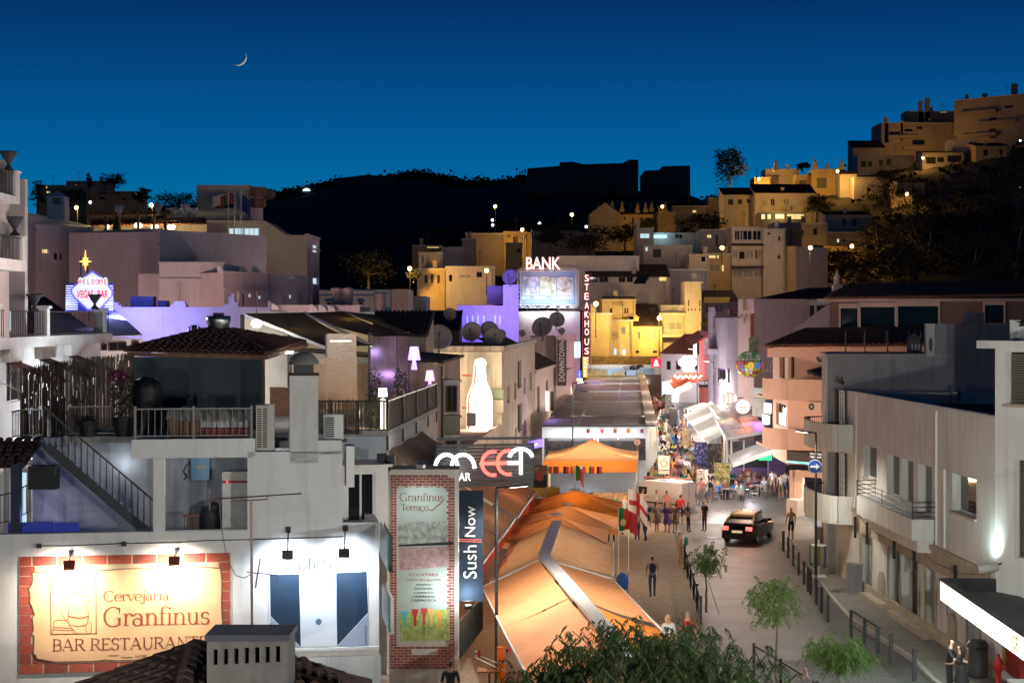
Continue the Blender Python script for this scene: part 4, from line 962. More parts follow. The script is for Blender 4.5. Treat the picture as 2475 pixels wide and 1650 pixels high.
light('POINT',c+V((-.35,.1,.5)),45,(1,.72,.35),t,radius=.1)
for lab,px,d,h,sd in (('leggy pot shrub behind the reed balustrade left of the violet lamp',968,60,1.5,11),('dark climbing shrub beside the brick chimney',905,57,1.6,12),('green fern in front of the glowing pillar lamp',905,53.2,.8,13)):
 c=V((X(px,d),d,8.02));t=thing('terrace_shrub',lab,'plant',c,'shrubs on the roof terrace');obj('pot',pot_mb(c,.2,.35),MATS['dark_pot'],t)
 obj('stem',MB().tube(c+V((0,0,.3)),c+V((.1,0,h)),.02,.01),WOOD,t);mb=MB();leaf_cloud(mb,c+V((0,0,h*.6+.2)),(.3,.3,h*.5),260,.12,.025,sd);obj('foliage',mb,LEAFD,t)
t=thing('glazed_screen','tall plastic-film glazed wind screen in a steel frame on the terrace','screen',P(940,900,62))
GS=Fpx(893,61,988,66)
FILM=mat('hazy_film',(.30,.22,.22),.25,noise=.4,scale=2)
mb=MB()
for a,b in ((0,.68),(.70,1.)):
 m2=MB();GS.box(m2,GS.U*a+.05,GS.U*b-.05,0,.02,8.4,Zp(812,63));obj('pane',m2,FILM,t)
 for uu in (a,b):GS.box(mb,GS.U*uu-.03,GS.U*uu+.03,-.04,.05,8.0,Zp(808,63))
GS.box(mb,0,GS.U,-.05,.05,Zp(808,63),Zp(808,63)+.08);GS.box(mb,0,GS.U,-.04,.04,9.0,9.06);stf('frame',mb,mat('grey_frame',(.18,.16,.15),.5,.4),t)
t=thing('shade_canopy','folded dark brown retractable shade sails over the roof terrace','canopy',P(780,850,64))
SAIL=mat('brown_sail',(.085,.06,.035),.8,noise=.3,scale=1.5,trans=.25)
def sail(a,b,c,d,sag,nm='sail'):
 a,b,c,d=V(a),V(b),V(c),V(d)
 return obj(nm,MB().grid(lambda u,v:(a*(1-u)+b*u)*(1-v)+(d*(1-u)+c*u)*v-V((0,0,sag*math.sin(PI*v)*(1+.2*math.sin(u*9)))),14,14),SAIL,t, True)
sail(P(592,757,70),P(735,755,70),P(905,835,60),P(790,838,57),.16);sail(P(735,756,70),P(830,752,70),P(1000,812,62),P(905,812,60),.12);sail(P(830,752,70),P(905,760,72),P(1000,808,66),P(995,812,62),.06)
mb=MB();
for x0,y0,d0,x1,y1,d1 in ((590,760,70,792,842,57),(735,755,70,905,838,60),(590,757,70,905,757,72)):mb.bar(P(x0,y0,d0),P(x1,y1,d1),.07,.1)
stf('rafter',mb,WMET,t)
for x,y0,d in ((586,760,69),(700,775,66)):mb=MB();q=P(x,y0,d);mb.box(q.x-.08,q.x+.08,d-.08,d+.08,8.1,q.z);obj('post',mb,METAL,t)
t=thing('terrace_room','bright white terrace room back wall below the shade sails','building',P(700,900,71));
mb=MB();a,b=P(585,0,71),P(900,0,71);mb.box(a.x,b.x,71,71.2,0,Zp(765,71));obj('wall',mb,mat('warm_white_wall',(.7,.62,.52),.8,noise=.08),t)
obj('floor',MB().box(X(650,66),X(760,66),60,66,8.0,8.06),CONC,t)
obj('bar_counter',MB().box(X(652,60),X(706,60),60,60.3,8.06,Zp(935,60)),mat('pale_timber',(.5,.3,.18),.6,noise=.2,scale=6),t)
q=P(620,782,66);t2=thing('globe_lamp','round white globe lamp glowing under the shade sails','lamp',q);obj('globe',MB().sphere(q,.17,14,10,(1.3,1,1)),glow('globe_white',(1,.9,.72),8),t2, True)
light('POINT',q+V((.3,-.4,-.4)),160,(1,.88,.7),t2,radius=.2);obj('cord',MB().tube(q+V((0,0,.15)),q+V((0,0,.6)),.015),METAL,t2)
light('POINT',P(700,880,64),120,(1,.8,.55),t2,radius=.2);light('POINT',P(850,800,68),70,(1,.75,.3),t2,radius=.2)
t=house('tiled_back_house','low house with dark tile roof beyond the roof terrace','building',Fpx(880,84,1030,84),8,0,Zp(808,84),DARKP,roof='shed',rise=1.2)
t=thing('brown_awning','sagging brown fabric awning on the lane front below the terrace','awning',TF.p(3,-.6,6.8))
FAB=mat('brown_awning_fabric',(.30,.22,.14),.85,noise=.2,scale=2,trans=.15)
obj('fabric',MB().grid(lambda a,b:TF.p(.3+9*a,-.02-1.5*b,7.35-.65*b-.18*math.sin(PI*b)+.04*math.sin(a*14)),20,6),FAB,t, True)
obj('valance',MB().grid(lambda a,b:TF.p(.3+9*a,-1.52,6.68-.28*b+.03*math.sin(a*40)),40,2),FAB,t)
obj('front_bar',MB().bar(TF.p(.3,-1.5,6.7),TF.p(9.3,-1.5,6.7),.06),WMET,t)
KF=Fpx(941,49,1099,49)
t=thing('sign_bay','white projecting wall bay that carries the tall cocktail sign','building',KF.p(KF.U/2,.2,0));zb,zt_=Zp(1616,49),Zp(1135,49)
mb=MB();KF.box(mb,0,KF.U+.12,.03,.3,zb-.75,zt_+.02);KF.box(mb,-.5,KF.U*.9,.03,2.6,zb-1.1,zb-.75);stf('wall',mb,WHITE2,t)
obj('coping',KF.box(MB(),-.03,KF.U+.14,-.05,.34,zt_+.02,zt_+.1),METAL,t)
t=thing('cocktail_sign','tall brick-print wall sign with terrace lettering and cocktail list','sign',KF.p(KF.U/2,0,zb));KS=t
obj('panel',KF.box(MB(),.02,KF.U,0,.028,zb,zt_),mat('sign_mortar',(.55,.50,.45),.8),t)
bl,bh_=.2,.068;br=[mat('sign_brick%d'%i,c,.8,noise=.25,scale=9) for i,c in enumerate([(.26,.07,.055),(.32,.09,.07),(.20,.06,.05)])]
brs=[]
for m_ in br:
 q=MB();q.box(-bl/2,bl/2,-.004,.004,-bh_/2,bh_/2);e_=q.mesh('brick_print');e_.materials.append(m_);brs.append(e_)
rest=MB();nb=0;j=0;w_=zb+.05
RK=basis(KF.u,KF.v,V((0,0,1)))
while w_<zt_-.03:
 x=.02-(bl/2 if j%2 else 0)
 while x<KF.U:
  a,b=max(x,.03),min(x+bl,KF.U-.01);f=(w_-zb)/(zt_-zb)
  if b-a>.03 and (f<.115 or f>.905 or a<.14 or b>KF.U-.2):
   if not (f<.115 or f>.905):
    if a<.14:b=min(b,.22)
    else:a=max(a,KF.U-.24)
   if b-a>.03 and nb<290:inst('brick_print',random.choice(brs),t,KF.p((a+b)/2,-.003,w_),RK,((b-a)/bl,1,1));nb += 1
  x += bl+.018
 w_ += bh_+.016;j += 1
def kp(pts,v=-.010): return [KF.p(*(lambda h:(h[0],v,h[1]))(KF.hit(x,y,v))) for x,y in pts]
rn=random.Random(4)
top=[(962+i*3,1176+rn.uniform(-2,2)) for i in range(0,38)]+[(1080+rn.uniform(-2,2),1190+i*8) for i in range(49)]+[(1086-i*4,1552+rn.uniform(-9,2)) for i in range(30)]+[(962+rn.uniform(-2,2),1545-i*8) for i in range(46)]
mb=MB();mb.prism(kp(top)[::-1],KF.v*.004)
m_=mat('sign_sheet',(.40,.47,.42),.7,noise=.12,scale=1);obj('sheet',mb,m_,t)
def kblock(pts,m,nm,v=-.014):mb=MB();mb.prism(kp(pts,v)[::-1],KF.v*.003); return obj(nm,mb,m,KS)
kblock([(962,1262),(1083,1258),(1083,1314),(962,1316)],mat('terrace_photo',(.36,.40,.36),.7,noise=.6,scale=7),'terrace_photograph')
kblock([(964,1322),(1085,1320),(1086,1368),(966,1378)],mat('tables_photo',(.42,.28,.27),.7,noise=.5,scale=6),'tables_photograph')
kblock([(963,1316),(1096,1308),(1096,1316),(963,1320)],METAL,'sheet_fold',-.017)
kblock([(965,1480),(1086,1470),(1088,1545),(970,1548)],mat('limes_photo',(.42,.50,.14),.7,noise=.6,scale=6),'limes_photograph')
for x,y,c_,w2 in ((978,1490,(.10,.5,.6),10),(1003,1485,(.45,.03,.03),9),(1025,1483,(.5,.06,.05),9),(1042,1485,(.75,.45,.12),8),(1062,1490,(.75,.35,.05),8)):
 kblock([(x-w2,y-14),(x+w2,y-14),(x+3,y+8),(x+3,y+26),(x-3,y+26),(x-3,y+8)],mat('cocktail_%d'%x,c_,.5),'cocktail_glass_print',-.018)
rline('Granfinus',KF,966,1074,1210,1191,-.016,INK,KS);rline('Terraço',KF,969,1036,1233,1217,-.016,INK,KS)
mb=MB();q=kp([(1038,1232),(1048,1232),(1048,1228),(1054,1228),(1054,1222),(1060,1222),(1060,1217),(1066,1217),(1066,1212),(1071,1212)],-.016)
for a,b in zip(q,q[1:]):mb.bar(a,b,.022,.004,up=KF.v)
obj('stair_symbol',mb,INK,KS)
for txt,py,w2,mm_ in (('COCKTAILS',1388,70,RED_INK),('COM E SEM ÁLCOOL',1400,86,RED_INK),('MOJITO',1413,36,BLACKP),('DAIQUIRI',1422,42,BLACKP),('CAIPIRÃO',1431,48,BLACKP),('CAIPIRINHA',1441,56,BLACKP),('CAIPIROSCA',1450,62,BLACKP)):
 h=KF.hit(1024,py,-.015);o_=letters(txt,KF,h[0],h[1],-.0155,width=w2*49/FP,height=.085 if w2>60 and py<1410 else .07,m=mm_,parent=KS,ext=.003);o_['kind']='stuff'
kblock([(995,1567),(1058,1567),(1058,1582),(995,1582)],mat('label_white',(.6,.58,.55),.7),'sponsor_strip')
h=KF.hit(1047,1576);letters('SAGRES',KF,h[0],h[1],-.0155,width=.2,m=INK,parent=KS,ext=.002)['kind']='stuff'
t=thing('spot_lamp','small silver spot lamp on the coping of the tall sign','spotlight',P(1017,1135,48.5));q=P(1017,1130,48.3);obj('head',MB().lathe([(.001,0),(.14,0),(.16,.1),(.1,.2),(.001,.2)],q,12),STEEL,t);light('SPOT',q-V((0,.5,.1)),110,(.9,.97,1),t,P(1017,1330,49),.1,110,1)
t=thing('wash_light','bright white flood lamp at the foot of the navy blade banner','floodlight',P(1130,1462,49));q=P(1133,1466,49.0);obj('housing',MB().box(q.x-.12,q.x+.12,q.y-.1,q.y+.05,q.z-.06,q.z+.06),METAL,t)
light('POINT',P(1128,1436,49.72),42,(.9,.96,1),t,radius=.04);light('SPOT',P(1100,1445,48.0),130,(.85,.93,1),t,P(1075,1425,49),.08,110,1)
t=thing('stage_lamps','cluster of black theatre lamps on a bracket above the tall sign','lamp',P(938,1150,48));mb=MB()
for x,y in ((925,1105),(945,1110),(935,1125)):q=P(x,y,47.9);obj('lamp_can',MB().box(q.x-.16,q.x+.12,q.y-.15,q.y+.15,q.z-.13,q.z+.13),METAL,t)
obj('cable',MB().path([P(938,1130,48),P(936,1180,48.2),P(934,1215,48.2),P(938,1225,48.2)],.02),METAL,t);obj('bracket',MB().tube(P(938,1120,48),P(938,1120,49.2),.03),METAL,t)
BFf=Fpx(1104,50,1168,50)
t=thing('blade_banner','navy vertical blade banner with white sushi lettering','banner',BFf.p(BFf.U/2,0,Zp(1455,50)));zb,zt_=Zp(1452,50),Zp(1186,50)
obj('cloth',MB().grid(lambda a,b:BFf.p(BFf.U*a,.02*math.sin(b*7+a*3),zb+(zt_-zb)*b),6,20),mat('navy_cloth',(.012,.026,.05),.9),t, True)
mb=MB();mb.tube(BFf.p(-.35,.02,zt_),BFf.p(BFf.U,.02,zt_),.025);mb.tube(BFf.p(-.35,.02,zb),BFf.p(BFf.U,.02,zb),.025);stf('arms',mb,METAL,t)
PW=mat('white_print',(.8,.8,.8),.5);cu=BFf.U*.5
hz= lambda py:Zp(py,50)
raised('Sush',BFf,cu,(hz(1395)+hz(1318))/2,-.03,width=(hz(1318)-hz(1398)),m=PW,parent=t,ext=.004,rot=PI/2);raised('Now',BFf,cu,(hz(1296)+hz(1222))/2,-.03,width=(hz(1222)-hz(1296)),m=PW,parent=t,ext=.004,rot=PI/2)
mb=MB();CO=mat('coral_print',(.75,.15,.12),.5)
for dz in (-.035,.035):mb.bar(BFf.p(.06,-.035,hz(1304)+dz*.8),BFf.p(BFf.U-.04,-.035,hz(1306)+dz),.022,.004,up=BFf.v)
stf('chopsticks',mb,CO,t)
# ================================================================= left: tall white house with balconies, urns and awnings
LF_=Fr(X(-150,53),53,X(243,82),82);U=LF_.U
t=thing('balcony_house','tall white house with brown window awnings and iron-railed terrace at left edge','building',LF_.p(U/2,4,0));LH=t
wz=10.45
wins=[LF_.rect(16,52,868,975),LF_.rect(97,124,862,912),LF_.rect(169,193,855,890)]
mb=MB();wall_grid(mb,LF_,0,U,0,wz,wins,.2);q=LF_.p;mb.quad(q(U,0,0),q(U,9,0),q(U,9,wz),q(U,0,wz));mb.quad(q(0,0,0),q(0,9,0),q(0,9,wz),q(0,0,wz));obj('wall',mb,WHITE,t)
for r in wins:window(t,LF_,r,'d',.2,mull=1)
obj('terrace_slab',LF_.box(MB(),-.1,U+.25,-.55,5,wz,10.88),WHITE,t)
for px in (-18,104,245):
 u_=LF_.hit(px,780,-.3)[0];mb=MB();LF_.box(mb,u_-.28,u_+.28,-.52,.0,10.88,12.0);LF_.box(mb,u_-.36,u_+.36,-.6,.08,12.0,12.12);obj('pillar',mb,WHITE,t)
 if px>0: pass
for lab,px,py,d in (('dark stone urn on the left terrace pillar',83,754,64),('dark stone urn on the terrace pillar in front of the neon diamond sign',229,747,80),('dark urn on the middle balcony pillar at left edge',36,571,60.5),('planted urn on the top balcony pillar at left edge',21,414,59.5)):
 q=P(px,py,d);one('stone_urn',lab,'urn',urn_mb(q,1.2),mat('urn_stone',(.05,.05,.055),.8,noise=.3,scale=8),'urns on the balcony house', True)
rl=thing('terrace_iron_railing','black iron railing along the terrace of the tall white house','railing',LF_.p(U/2,-.4,10.88))
railing(rl,[LF_.p(.2,-.4,10.88),LF_.p(U,-.4,10.88)],1.0,.3,r=.014)
UF=Fpx(-120,57,22,60.5)
obj('upper_wall',UF.box(MB(),0,UF.U,0,7,10.9,17.4),plaster('rosy_white',(.70,.60,.58),.2),t)
for k,(px,yt,yb,yp) in enumerate(((44,478,487,418),(60,632,650,575))):
 d=60;z0,z1=Zp(yb+6,d),Zp(yt-2,d);mb=MB();a=X(px,d);mb.box(a-4.5,a,56,60.2,z0,z1);sl=obj('balcony_slab',mb,WHITE,t)
 mb=MB();mb.box(a-.32,a,59.7,60.2,z1,Zp(yp,60));mb.box(a-.4,a+.06,59.6,60.25,Zp(yp,60),Zp(yp-4,60));obj('balcony_pillar',mb,WHITE,sl)
 mb=MB();zt_=Zp(yp+2,60)
 for i in range(26):x=a-.5-i*.15;mb.tube((x,56.1,z1),(x,56.1,zt_),.016,n=4)
 for i in range(22):y=56.2+i*.16;mb.tube((a-.08,y,z1),(a-.08,y,zt_),.016,n=4)
 mb.bar((a-4.4,56.1,zt_),(a-.05,56.1,zt_),.05);mb.bar((a-.08,56.1,zt_),(a-.08,59.7,zt_),.05);stf('iron_bars',mb,METAL,sl)
one('side_pilaster','pale upper wall strip behind the top balcony at left','wall',MB().box(X(20,66),X(60,66),66,66.4,0,Zp(433,66)),MATS['rosy_white'])
AWN=mat('maroon_awning',(.20,.085,.07),.8,noise=.15,scale=3)
for k,(px,py) in enumerate(((8,858),(88,850),(160,843))):
 u0,w0=LF_.hit(px,py+10,-.05);u1=u0+2.5
 t=thing('window_awning',('left','middle','right')[k]+' maroon window awning under a white cassette on the balcony house','awning',LF_.p((u0+u1)/2,-.5,w0-.8),'maroon window awnings')
 obj('fabric',MB().grid(lambda a,b:LF_.p(u0+(u1-u0)*a,-.1-2.1*b,w0-.15-.8*b),4,3),AWN,t)
 obj('cassette',LF_.box(MB(),u0-.1,u1+.1,-.3,-.005,w0-.12,w0+.45),WHITE,t)
 obj('front_bar',MB().bar(LF_.p(u0,-2.2,w0-.95),LF_.p(u1,-2.2,w0-.95),.06),WMET,t)
 for uu in (u0,u1):obj('arm',MB().path([LF_.p(uu,-.05,w0-.9),LF_.p(uu,-1.1,w0-1.4),LF_.p(uu,-2.2,w0-.95)],.02),WMET,t)
for k,px in enumerate((62,140)):
 q=LF_.p(LF_.hit(px,790,-.2)[0],.4,11.1);mb=MB();mb.tube(q,q+V((0,0,.8)),.03);one('tube_lamp',('left','right')[k]+' vertical white tube behind the terrace railing of the balcony house','lamp',mb,glow('tube_faint',(.7,.85,1),.7),'terrace tubes')
t=house('dark_roof_house','dark tiled roof sloping behind the iron-railed terrace at left','building',Fpx(-60,92,225,96),8,0,Zp(800,92),DARKP,roof='shed',rise=2.0)  # roof in the dark clay tile's own colour
# ================================================================= violet stepped wall, lean-to and neon diamond sign
SW=Fpx(240,100,655,100)
prof=[(240,760),(272,760),(272,731),(285,731),(285,737),(292,737),(292,742),(413,742),(413,735),(420,735),(420,728),(447,728),(447,735),(450,735),(450,742),(540,742),(540,735),(552,735),(552,716),(559,716),(559,709),(566,709),(566,730),(576,730),(576,742),(648,742),(648,728),(653,728)]
t=thing('stepped_wall_house','long pale house front with stepped merlon parapet washed violet and pink','building',SW.p(SW.U/2,3,0))
mb=MB();pts=SW.poly(prof);base=[SW.p(SW.U,0,0),SW.p(0,0,0)]
mb.prism((pts+base)[::-1],SW.v*.5);SW.box(mb,.1,SW.U-.1,.5,8,0,Zp(748,100));stf('wall',mb,plaster('pale_mauve',(.70,.66,.68),.12),t)
r=SW.rect(450,490,786,806);mb=MB();n=10;c=((r[0]+r[1])/2,r[2])
arc=[SW.p(c[0]+.52*math.cos(PI*i/n),-.02,c[1]+.55*math.sin(PI*i/n)) for i in range(n+1)];mb.prism(arc[::-1],SW.v*.015);w_=obj('arched_window',mb,GLASSD,t)
mb=MB();arc2=[SW.p(c[0]+.55*math.cos(PI*i/n),-.04,c[1]+.58*math.sin(PI*i/n)) for i in range(n+1)]
for a,b in zip(arc2,arc2[1:]):mb.bar(a,b,.07,.05,up=SW.v)
for k in (-.2,.2):mb.bar(SW.p(c[0]+k,-.03,c[1]),SW.p(c[0]+k,-.03,c[1]+.5),.05)
stf('arch_frame',mb,FRAMEW,w_)
t=thing('lean_to','white lean-to with sloping roof below the neon diamond sign','building',P(290,850,92));LT=Fpx(228,91,345,93)
mb=MB();a,b=LT.p(0,0,0),LT.p(LT.U,0,0);zl=Zp(818,92);LT.box(mb,0,LT.U,0,6,0,zl);obj('wall',mb,WHITE,t)
obj('roof',MB().prism([P(228,818,90.8),P(345,812,92.8),P(278,752,99),P(228,752,99)],(0,0,.08)),plaster('white_roof',(.66,.66,.68),.1),t)
for q in ((244,258,830,847),(262,305,826,848),(318,335,824,845)):window(t,LT,LT.rect(*q,-.06),'b',.02,-.06)
VF=Fpx(150,97,280,97);v_= lambda x,y,v=0.:VF.p(*(lambda h:(h[0],v,h[1]))(VF.hit(x,y,v)))
t=thing('neon_diamond_sign','lit white diamond bar sign with red letters and golden star','sign',VF.p(VF.U/2,0,Zp(765,97)));NS=t
NW=glow('sign_white',(.86,.88,1),.9);NB=glow('sign_blue',(.16,.2,1),1.2);NR=glow('sign_red',(.62,.0,.05),.8);NG=glow('sign_gold',(1,.62,.10),2.6)
bl=MB()
for i in range(11):
 for a,b in ((158,186),(252,271)):VF.box(bl,VF.hit(a,0)[0],VF.hit(b,0)[0],.12,.18,VF.hit(0,691+i*5.6)[1]-.03,VF.hit(0,691+i*5.6)[1]+.03)
stf('louvres',bl,NW,t)
obj('back_panel',VF.box(MB(),VF.hit(156,0)[0],VF.hit(272,0)[0],.19,.3,VF.hit(0,752)[1],VF.hit(0,684)[1]),mat('sign_back_blue',(.10,.10,.45),.6),t)
dm=[(223,656),(244,670),(262,690),(272,704),(270,716),(244,744),(238,748),(212,748),(180,718),(172,706),(174,696),(192,682),(206,668)]
obj('face',MB().prism([v_(x,y) for x,y in dm[::-1]],VF.v*.11),NW,t)
mb=MB();q=[v_(x,y,-.02) for x,y in dm+dm[:1]]
for a,b in zip(q,q[1:]):mb.bar(a,b,.10,.04,up=VF.v)
obj('border',mb,glow('border_blue',(.18,.16,.8),1.0),t)
for i,ch in enumerate('WELCOME'):
 x=194+i*10.1;y=679+abs(i-3)*.0;c=v_(x,681,-.06);dsc=obj('letter_disc',MB().prism([c+VF.u*.15*math.cos(2*PI*k/12)+V((0,0,.28*math.sin(2*PI*k/12))) for k in range(12)],VF.v*.03),NW,t)
 h=VF.hit(x,681);letters(ch,VF,h[0],h[1],-.062,height=.26,m=NR,parent=dsc,ext=.01)
h=VF.hit(206,711);raised('VEGAS',VF,h[0],h[1],-.022,width=.98,height=.46,m=NR,parent=t,ext=.02,bold=.015)
h=VF.hit(249,711);raised('BAR',VF,h[0],h[1],-.022,width=.62,height=.46,m=NR,parent=t,ext=.02,bold=.015)
mb=MB();c=v_(206,632,-.05)
pts=[]
for i in range(16):r_=(.62,.17,.30,.17)[i%4]*(1.0 if i%8 != 4 and i%8 != 0 or i in (0,) else .8);a=PI/2+2*PI*i/16;pts.append(c+VF.u*r_*math.cos(a)*.75+V((0,0,r_*math.sin(a)*1.1)))
mb.prism(pts[::-1],VF.v*.08);obj('star',mb,NG,t)
for x in (196,212):obj('star_post',MB().tube(v_(x,690,.1),v_(x,620,.1),.05),mat('blue_post',(.03,.05,.35),.5),t)
for x in (170,215,260):mb=MB();q=v_(x,750,.25);mb.tube(q,(q.x,q.y,Zp(775,97)),.05);obj('support',mb,METAL,t)
light('AREA',v_(290,740,-.5),260,(.18,.2,1),t,P(330,770,99.5),size=(.6,1.2));light('AREA',v_(215,760,-.8),140,(.3,.35,1),t,P(270,800,95),size=(1.2,.6));light('POINT',v_(150,735,-.3),60,(.2,.25,1),t)
light('AREA',P(360,800,96.5),160,(.32,.25,1),t,P(370,780,100),size=(2,.5))
one('satellite_dish_block','blue-lit roof ventilator boxes behind the stepped parapet','ventilator',MB().box(X(315,101),X(370,101),101,102,Zp(748,101),Zp(716,101)).box(X(380,101),X(402,101),101,102,Zp(748,101),Zp(726,101)),mat('vent_blue_lit',(.03,.04,.12),.6))  # blue of the neon light put into the box colour
# ================================================================= stacked hotel terraces at left
HM=plaster('hotel_mauve',(.62,.55,.54),.12,.06);HY_=plaster('hotel_cream',(.66,.57,.48),.12,.06)
def hq(label,f,y0,m,wins=(),depth=8,nm='hotel_block',**k):
 z=Zp(y0,f.p(f.U/2,0,0).y);t=house(nm,label,'building',f,depth,0,z,m,wins,par=.35,group='stacked hotel blocks',**k)
 obj('string_course',f.box(MB(),0,f.U,-.12,-.004,z-1.3,z-1.1),m,t);obj('coping',f.box(MB(),-.1,f.U+.1,-.14,.2,z+.004,z+.12),WHITE2,t)
 for x in (.3,.72):obj('rain_pipe',MB().tube(f.p(f.U*x,-.1,z-9),f.p(f.U*x,-.1,z-1.3),.09),m,t)
 return t
hq('long dusky hotel wall with small dark windows behind the neon star',Fpx(40,133,224,140),548,HM,[(60,80,598,610,'b'),(97,118,601,612,'y'),(130,140,611,628,'b'),(144,150,611,628,'b')])
hq('broad blank hotel block with shadowed front left of the arched windows',Fpx(218,136,386,131),559,HM,[(268,286,665,705,'s')],depth=12)
t=hq('pink hotel block with arched loggia windows and stepped cornice',Fpx(386,131,492,139),566,plaster('hotel_rose',(.62,.50,.48),.12),[(400,415,609,620,'s'),(442,462,618,633,'b')])
hq('rose hotel block with two square windows beside the tall cream stair block',Fpx(512,138,608,146),580,MATS['hotel_rose'],[(545,558,623,634,'s'),(564,574,625,635,'s'),(586,600,632,642,'b')])
hq('recessed dark link wall between the two rose hotel blocks',Fpx(488,143,514,143),575,HM)
hq('low rounded terrace block with blank wall in front of the hotel',Fpx(385,122,542,122),637,HM)
hq('lower pink hotel block with three small lit windows',Fpx(540,121,648,126),661,MATS['hotel_rose'],[(573,580,709,719,'c'),(601,608,709,719,'c'),(622,632,714,723,'c'),(586,594,710,738,'k')])
hq('small lower hotel block with violet lit arch',Fpx(645,127,745,131),668,HM,[(699,706,712,722,'c'),(722,731,710,723,'s')])
for k,(x,y,r,d) in enumerate(((541,640,16,121),(597,642,18,124),(629,644,20,125),(712,656,18,129),(676,737,22,118),(768,737,20,118),(790,738,20,118),(813,740,20,118))):
 f=Fpx(x-r,d,x,d);a=f.U;zb=Zp(y+18,d);mb=MB();n=8
 pts=[f.p(0,0,zb)]+[f.p(a*math.sin(PI/2*i/n),0,zb+a*math.cos(PI/2*i/n)) for i in range(n+1)]
 mb.prism(pts[::-1],f.v*.25);one('balcony_divider','rounded white balcony divider wall, %s from the left'%ORD[k],'wall',mb,WHITE,'rounded balcony dividers')
hq('low parapet wall with rounded ends above the brown shade sails',Fpx(655,118.4,870,118.4),741,HM)
t=house('hotel_tower','cream hotel tower with sign niche and flags standing before it','building',Fpx(475,165,606,165),7,0,Zp(447,165),HY_,[(514,568,482,503,'b')],par=.25)
f=Fpx(606,165,636,173);obj('side_wall',f.box(MB(),0,f.U,0,.3,Zp(540,165),Zp(452,165)),MATS['hotel_rose'],t)
mb=MB()
for i in range(7):
 for j,yy in enumerate((460,487)):x=611+i*4;q=P(x,yy+(i%2)*3,164.5+i*1.1);mb.box(q.x-.25,q.x+.3,q.y,q.y+.5,q.z-.5,q.z+.35)
stf('tile_hoods',mb,TILE,t)
f=Fpx(470,160,742,160)
t=house('hotel_stair_block','large cream hotel block with bright glazed landing and stepped shoulder','building',f,8,0,Zp(571,160),HY_,[(552,588,552,578,'c'),(590,626,551,577,'c')],par=.25)
obj('shoulder',MB().prism(f.poly([(470,533),(640,533),(697,571.5),(470,571.5)])[::-1],f.v*7.5),HY_,t)
w2=[]
for q in ((553,588,551,577),(590,626,551,577)):window(t,f,f.rect(*q,-.05),'c',.03,-.05,mull=2)
f2=Fpx(742,160,772,168);t=hq('narrow rose stair end with two lit landing windows',f2,573,MATS['hotel_rose'],[(746,767,587,606,'c'),(746,770,668,685,'c')],depth=4)
for lab,x,c_,y in (('white hotel flag hanging on the left pole',552,(.55,.52,.5),470),('red and green flag on the middle pole',567,(.35,.06,.04),470),('blue flag drooping on the right pole',583,(.02,.05,.22),472)):
 t=thing('hotel_flag',lab,'flag',P(x,575,158),'flags before the hotel tower');obj('pole',MB().tube(P(x,578,158),P(x,462,158),.05),WMET,t)
 mb=MB();a=P(x,y,158);k=1.0 if x>580 else -1.2
 mb.grid(lambda u,v:a+V((k*u*(.9 if x>580 else 1.3),.1*math.sin(u*7),-(1.6 if x>580 else 1.0)*v-.5*u*(1 if x>580 else .3)+.15*math.sin(u*5))),6,5);obj('cloth',mb,mat('flag_%d'%x,c_,.8),t, True)
 if x == 567:
  obj('green_half',MB().grid(lambda u,v:a+V((-.5-u*.7,-.03+.1*math.sin(u*7),-v-.2*u)),4,4),mat('flag_green_dark',(.02,.10,.04),.8),t, True)
h=f.hit(530,478);NTX=mat('flag_ink',(.12,.08,.08),.8)
t=thing('roof_pergola','long dark roof pergola with glowing lanterns on the hotel terrace','pergola',P(330,560,150))
mb=MB();mb.bar(P(206,521,150),P(412,515,150),.25);mb.bar(P(206,517,156),P(412,511,156),.25);mb.bar(P(380,531,150),P(480,528,150),.25)
for i in range(18):x=212+i*11.5;mb.bar(P(x,519,149),P(x+2,513,157),.12)
stf('beams',mb,WOOD,t)
for x in (210,256,334,372,400):obj('post',MB().bar(P(x,520,150),P(x,562,150),.22),WOOD,t)
obj('terrace_base',MB().box(X(222,152),X(385,152),152,158,0,Zp(560,152)),HM,t)
obj('back_wall',MB().box(X(222,157),X(500,157),157,157.3,Zp(560,157),Zp(543,157)),CREAM,t)
tile_slope(t,P(222,548,153),P(500,541,153),P(500,528,158),P(222,534,158),.35,.5,TILE)
for k,x in enumerate((258,330,338,370,378,410,418)):
 q=P(x,549-(4 if 300<x<345 else 0),151);mb=MB().sphere(q,.22,8,6);obj('lantern',mb,glow('lantern_warm',(1,.82,.45),9),t)
 if k in (0,1,3,5):light('POINT',q+V((0,1.2,-.2)),190,(1,.75,.35),t,radius=.2)
mb=MB();q=P(283,560,150.5);mb.lathe([(.001,3.6*.0),(.5,.1),(.28,1.4),(.05,2.2),(.001,2.2)],V((q.x,q.y,q.z-.2)),10);obj('folded_parasol',mb,mat('dark_parasol',(.04,.035,.03),.8),t)
t=thing('roof_balustrade','white turned balustrade on the hotel roof right of the pergola','balustrade',P(440,530,158))
bm_=MB().lathe([(.12,0),(.2,.25),(.1,.7),(.14,.9)],(0,0,0),8);me=bm_.mesh('baluster');me.materials.append(WHITE)
for i in range(14):inst('baluster',me,t,P(406+i*5.2,531,158))
obj('rail',MB().box(X(402,158),X(478,158),157.8,158.2,Zp(531,158)+.9,Zp(531,158)+1.15),WHITE,t);obj('plinth',MB().box(X(402,158),X(478,158),157.8,158.2,Zp(534,158),Zp(531,158)),WHITE,t)
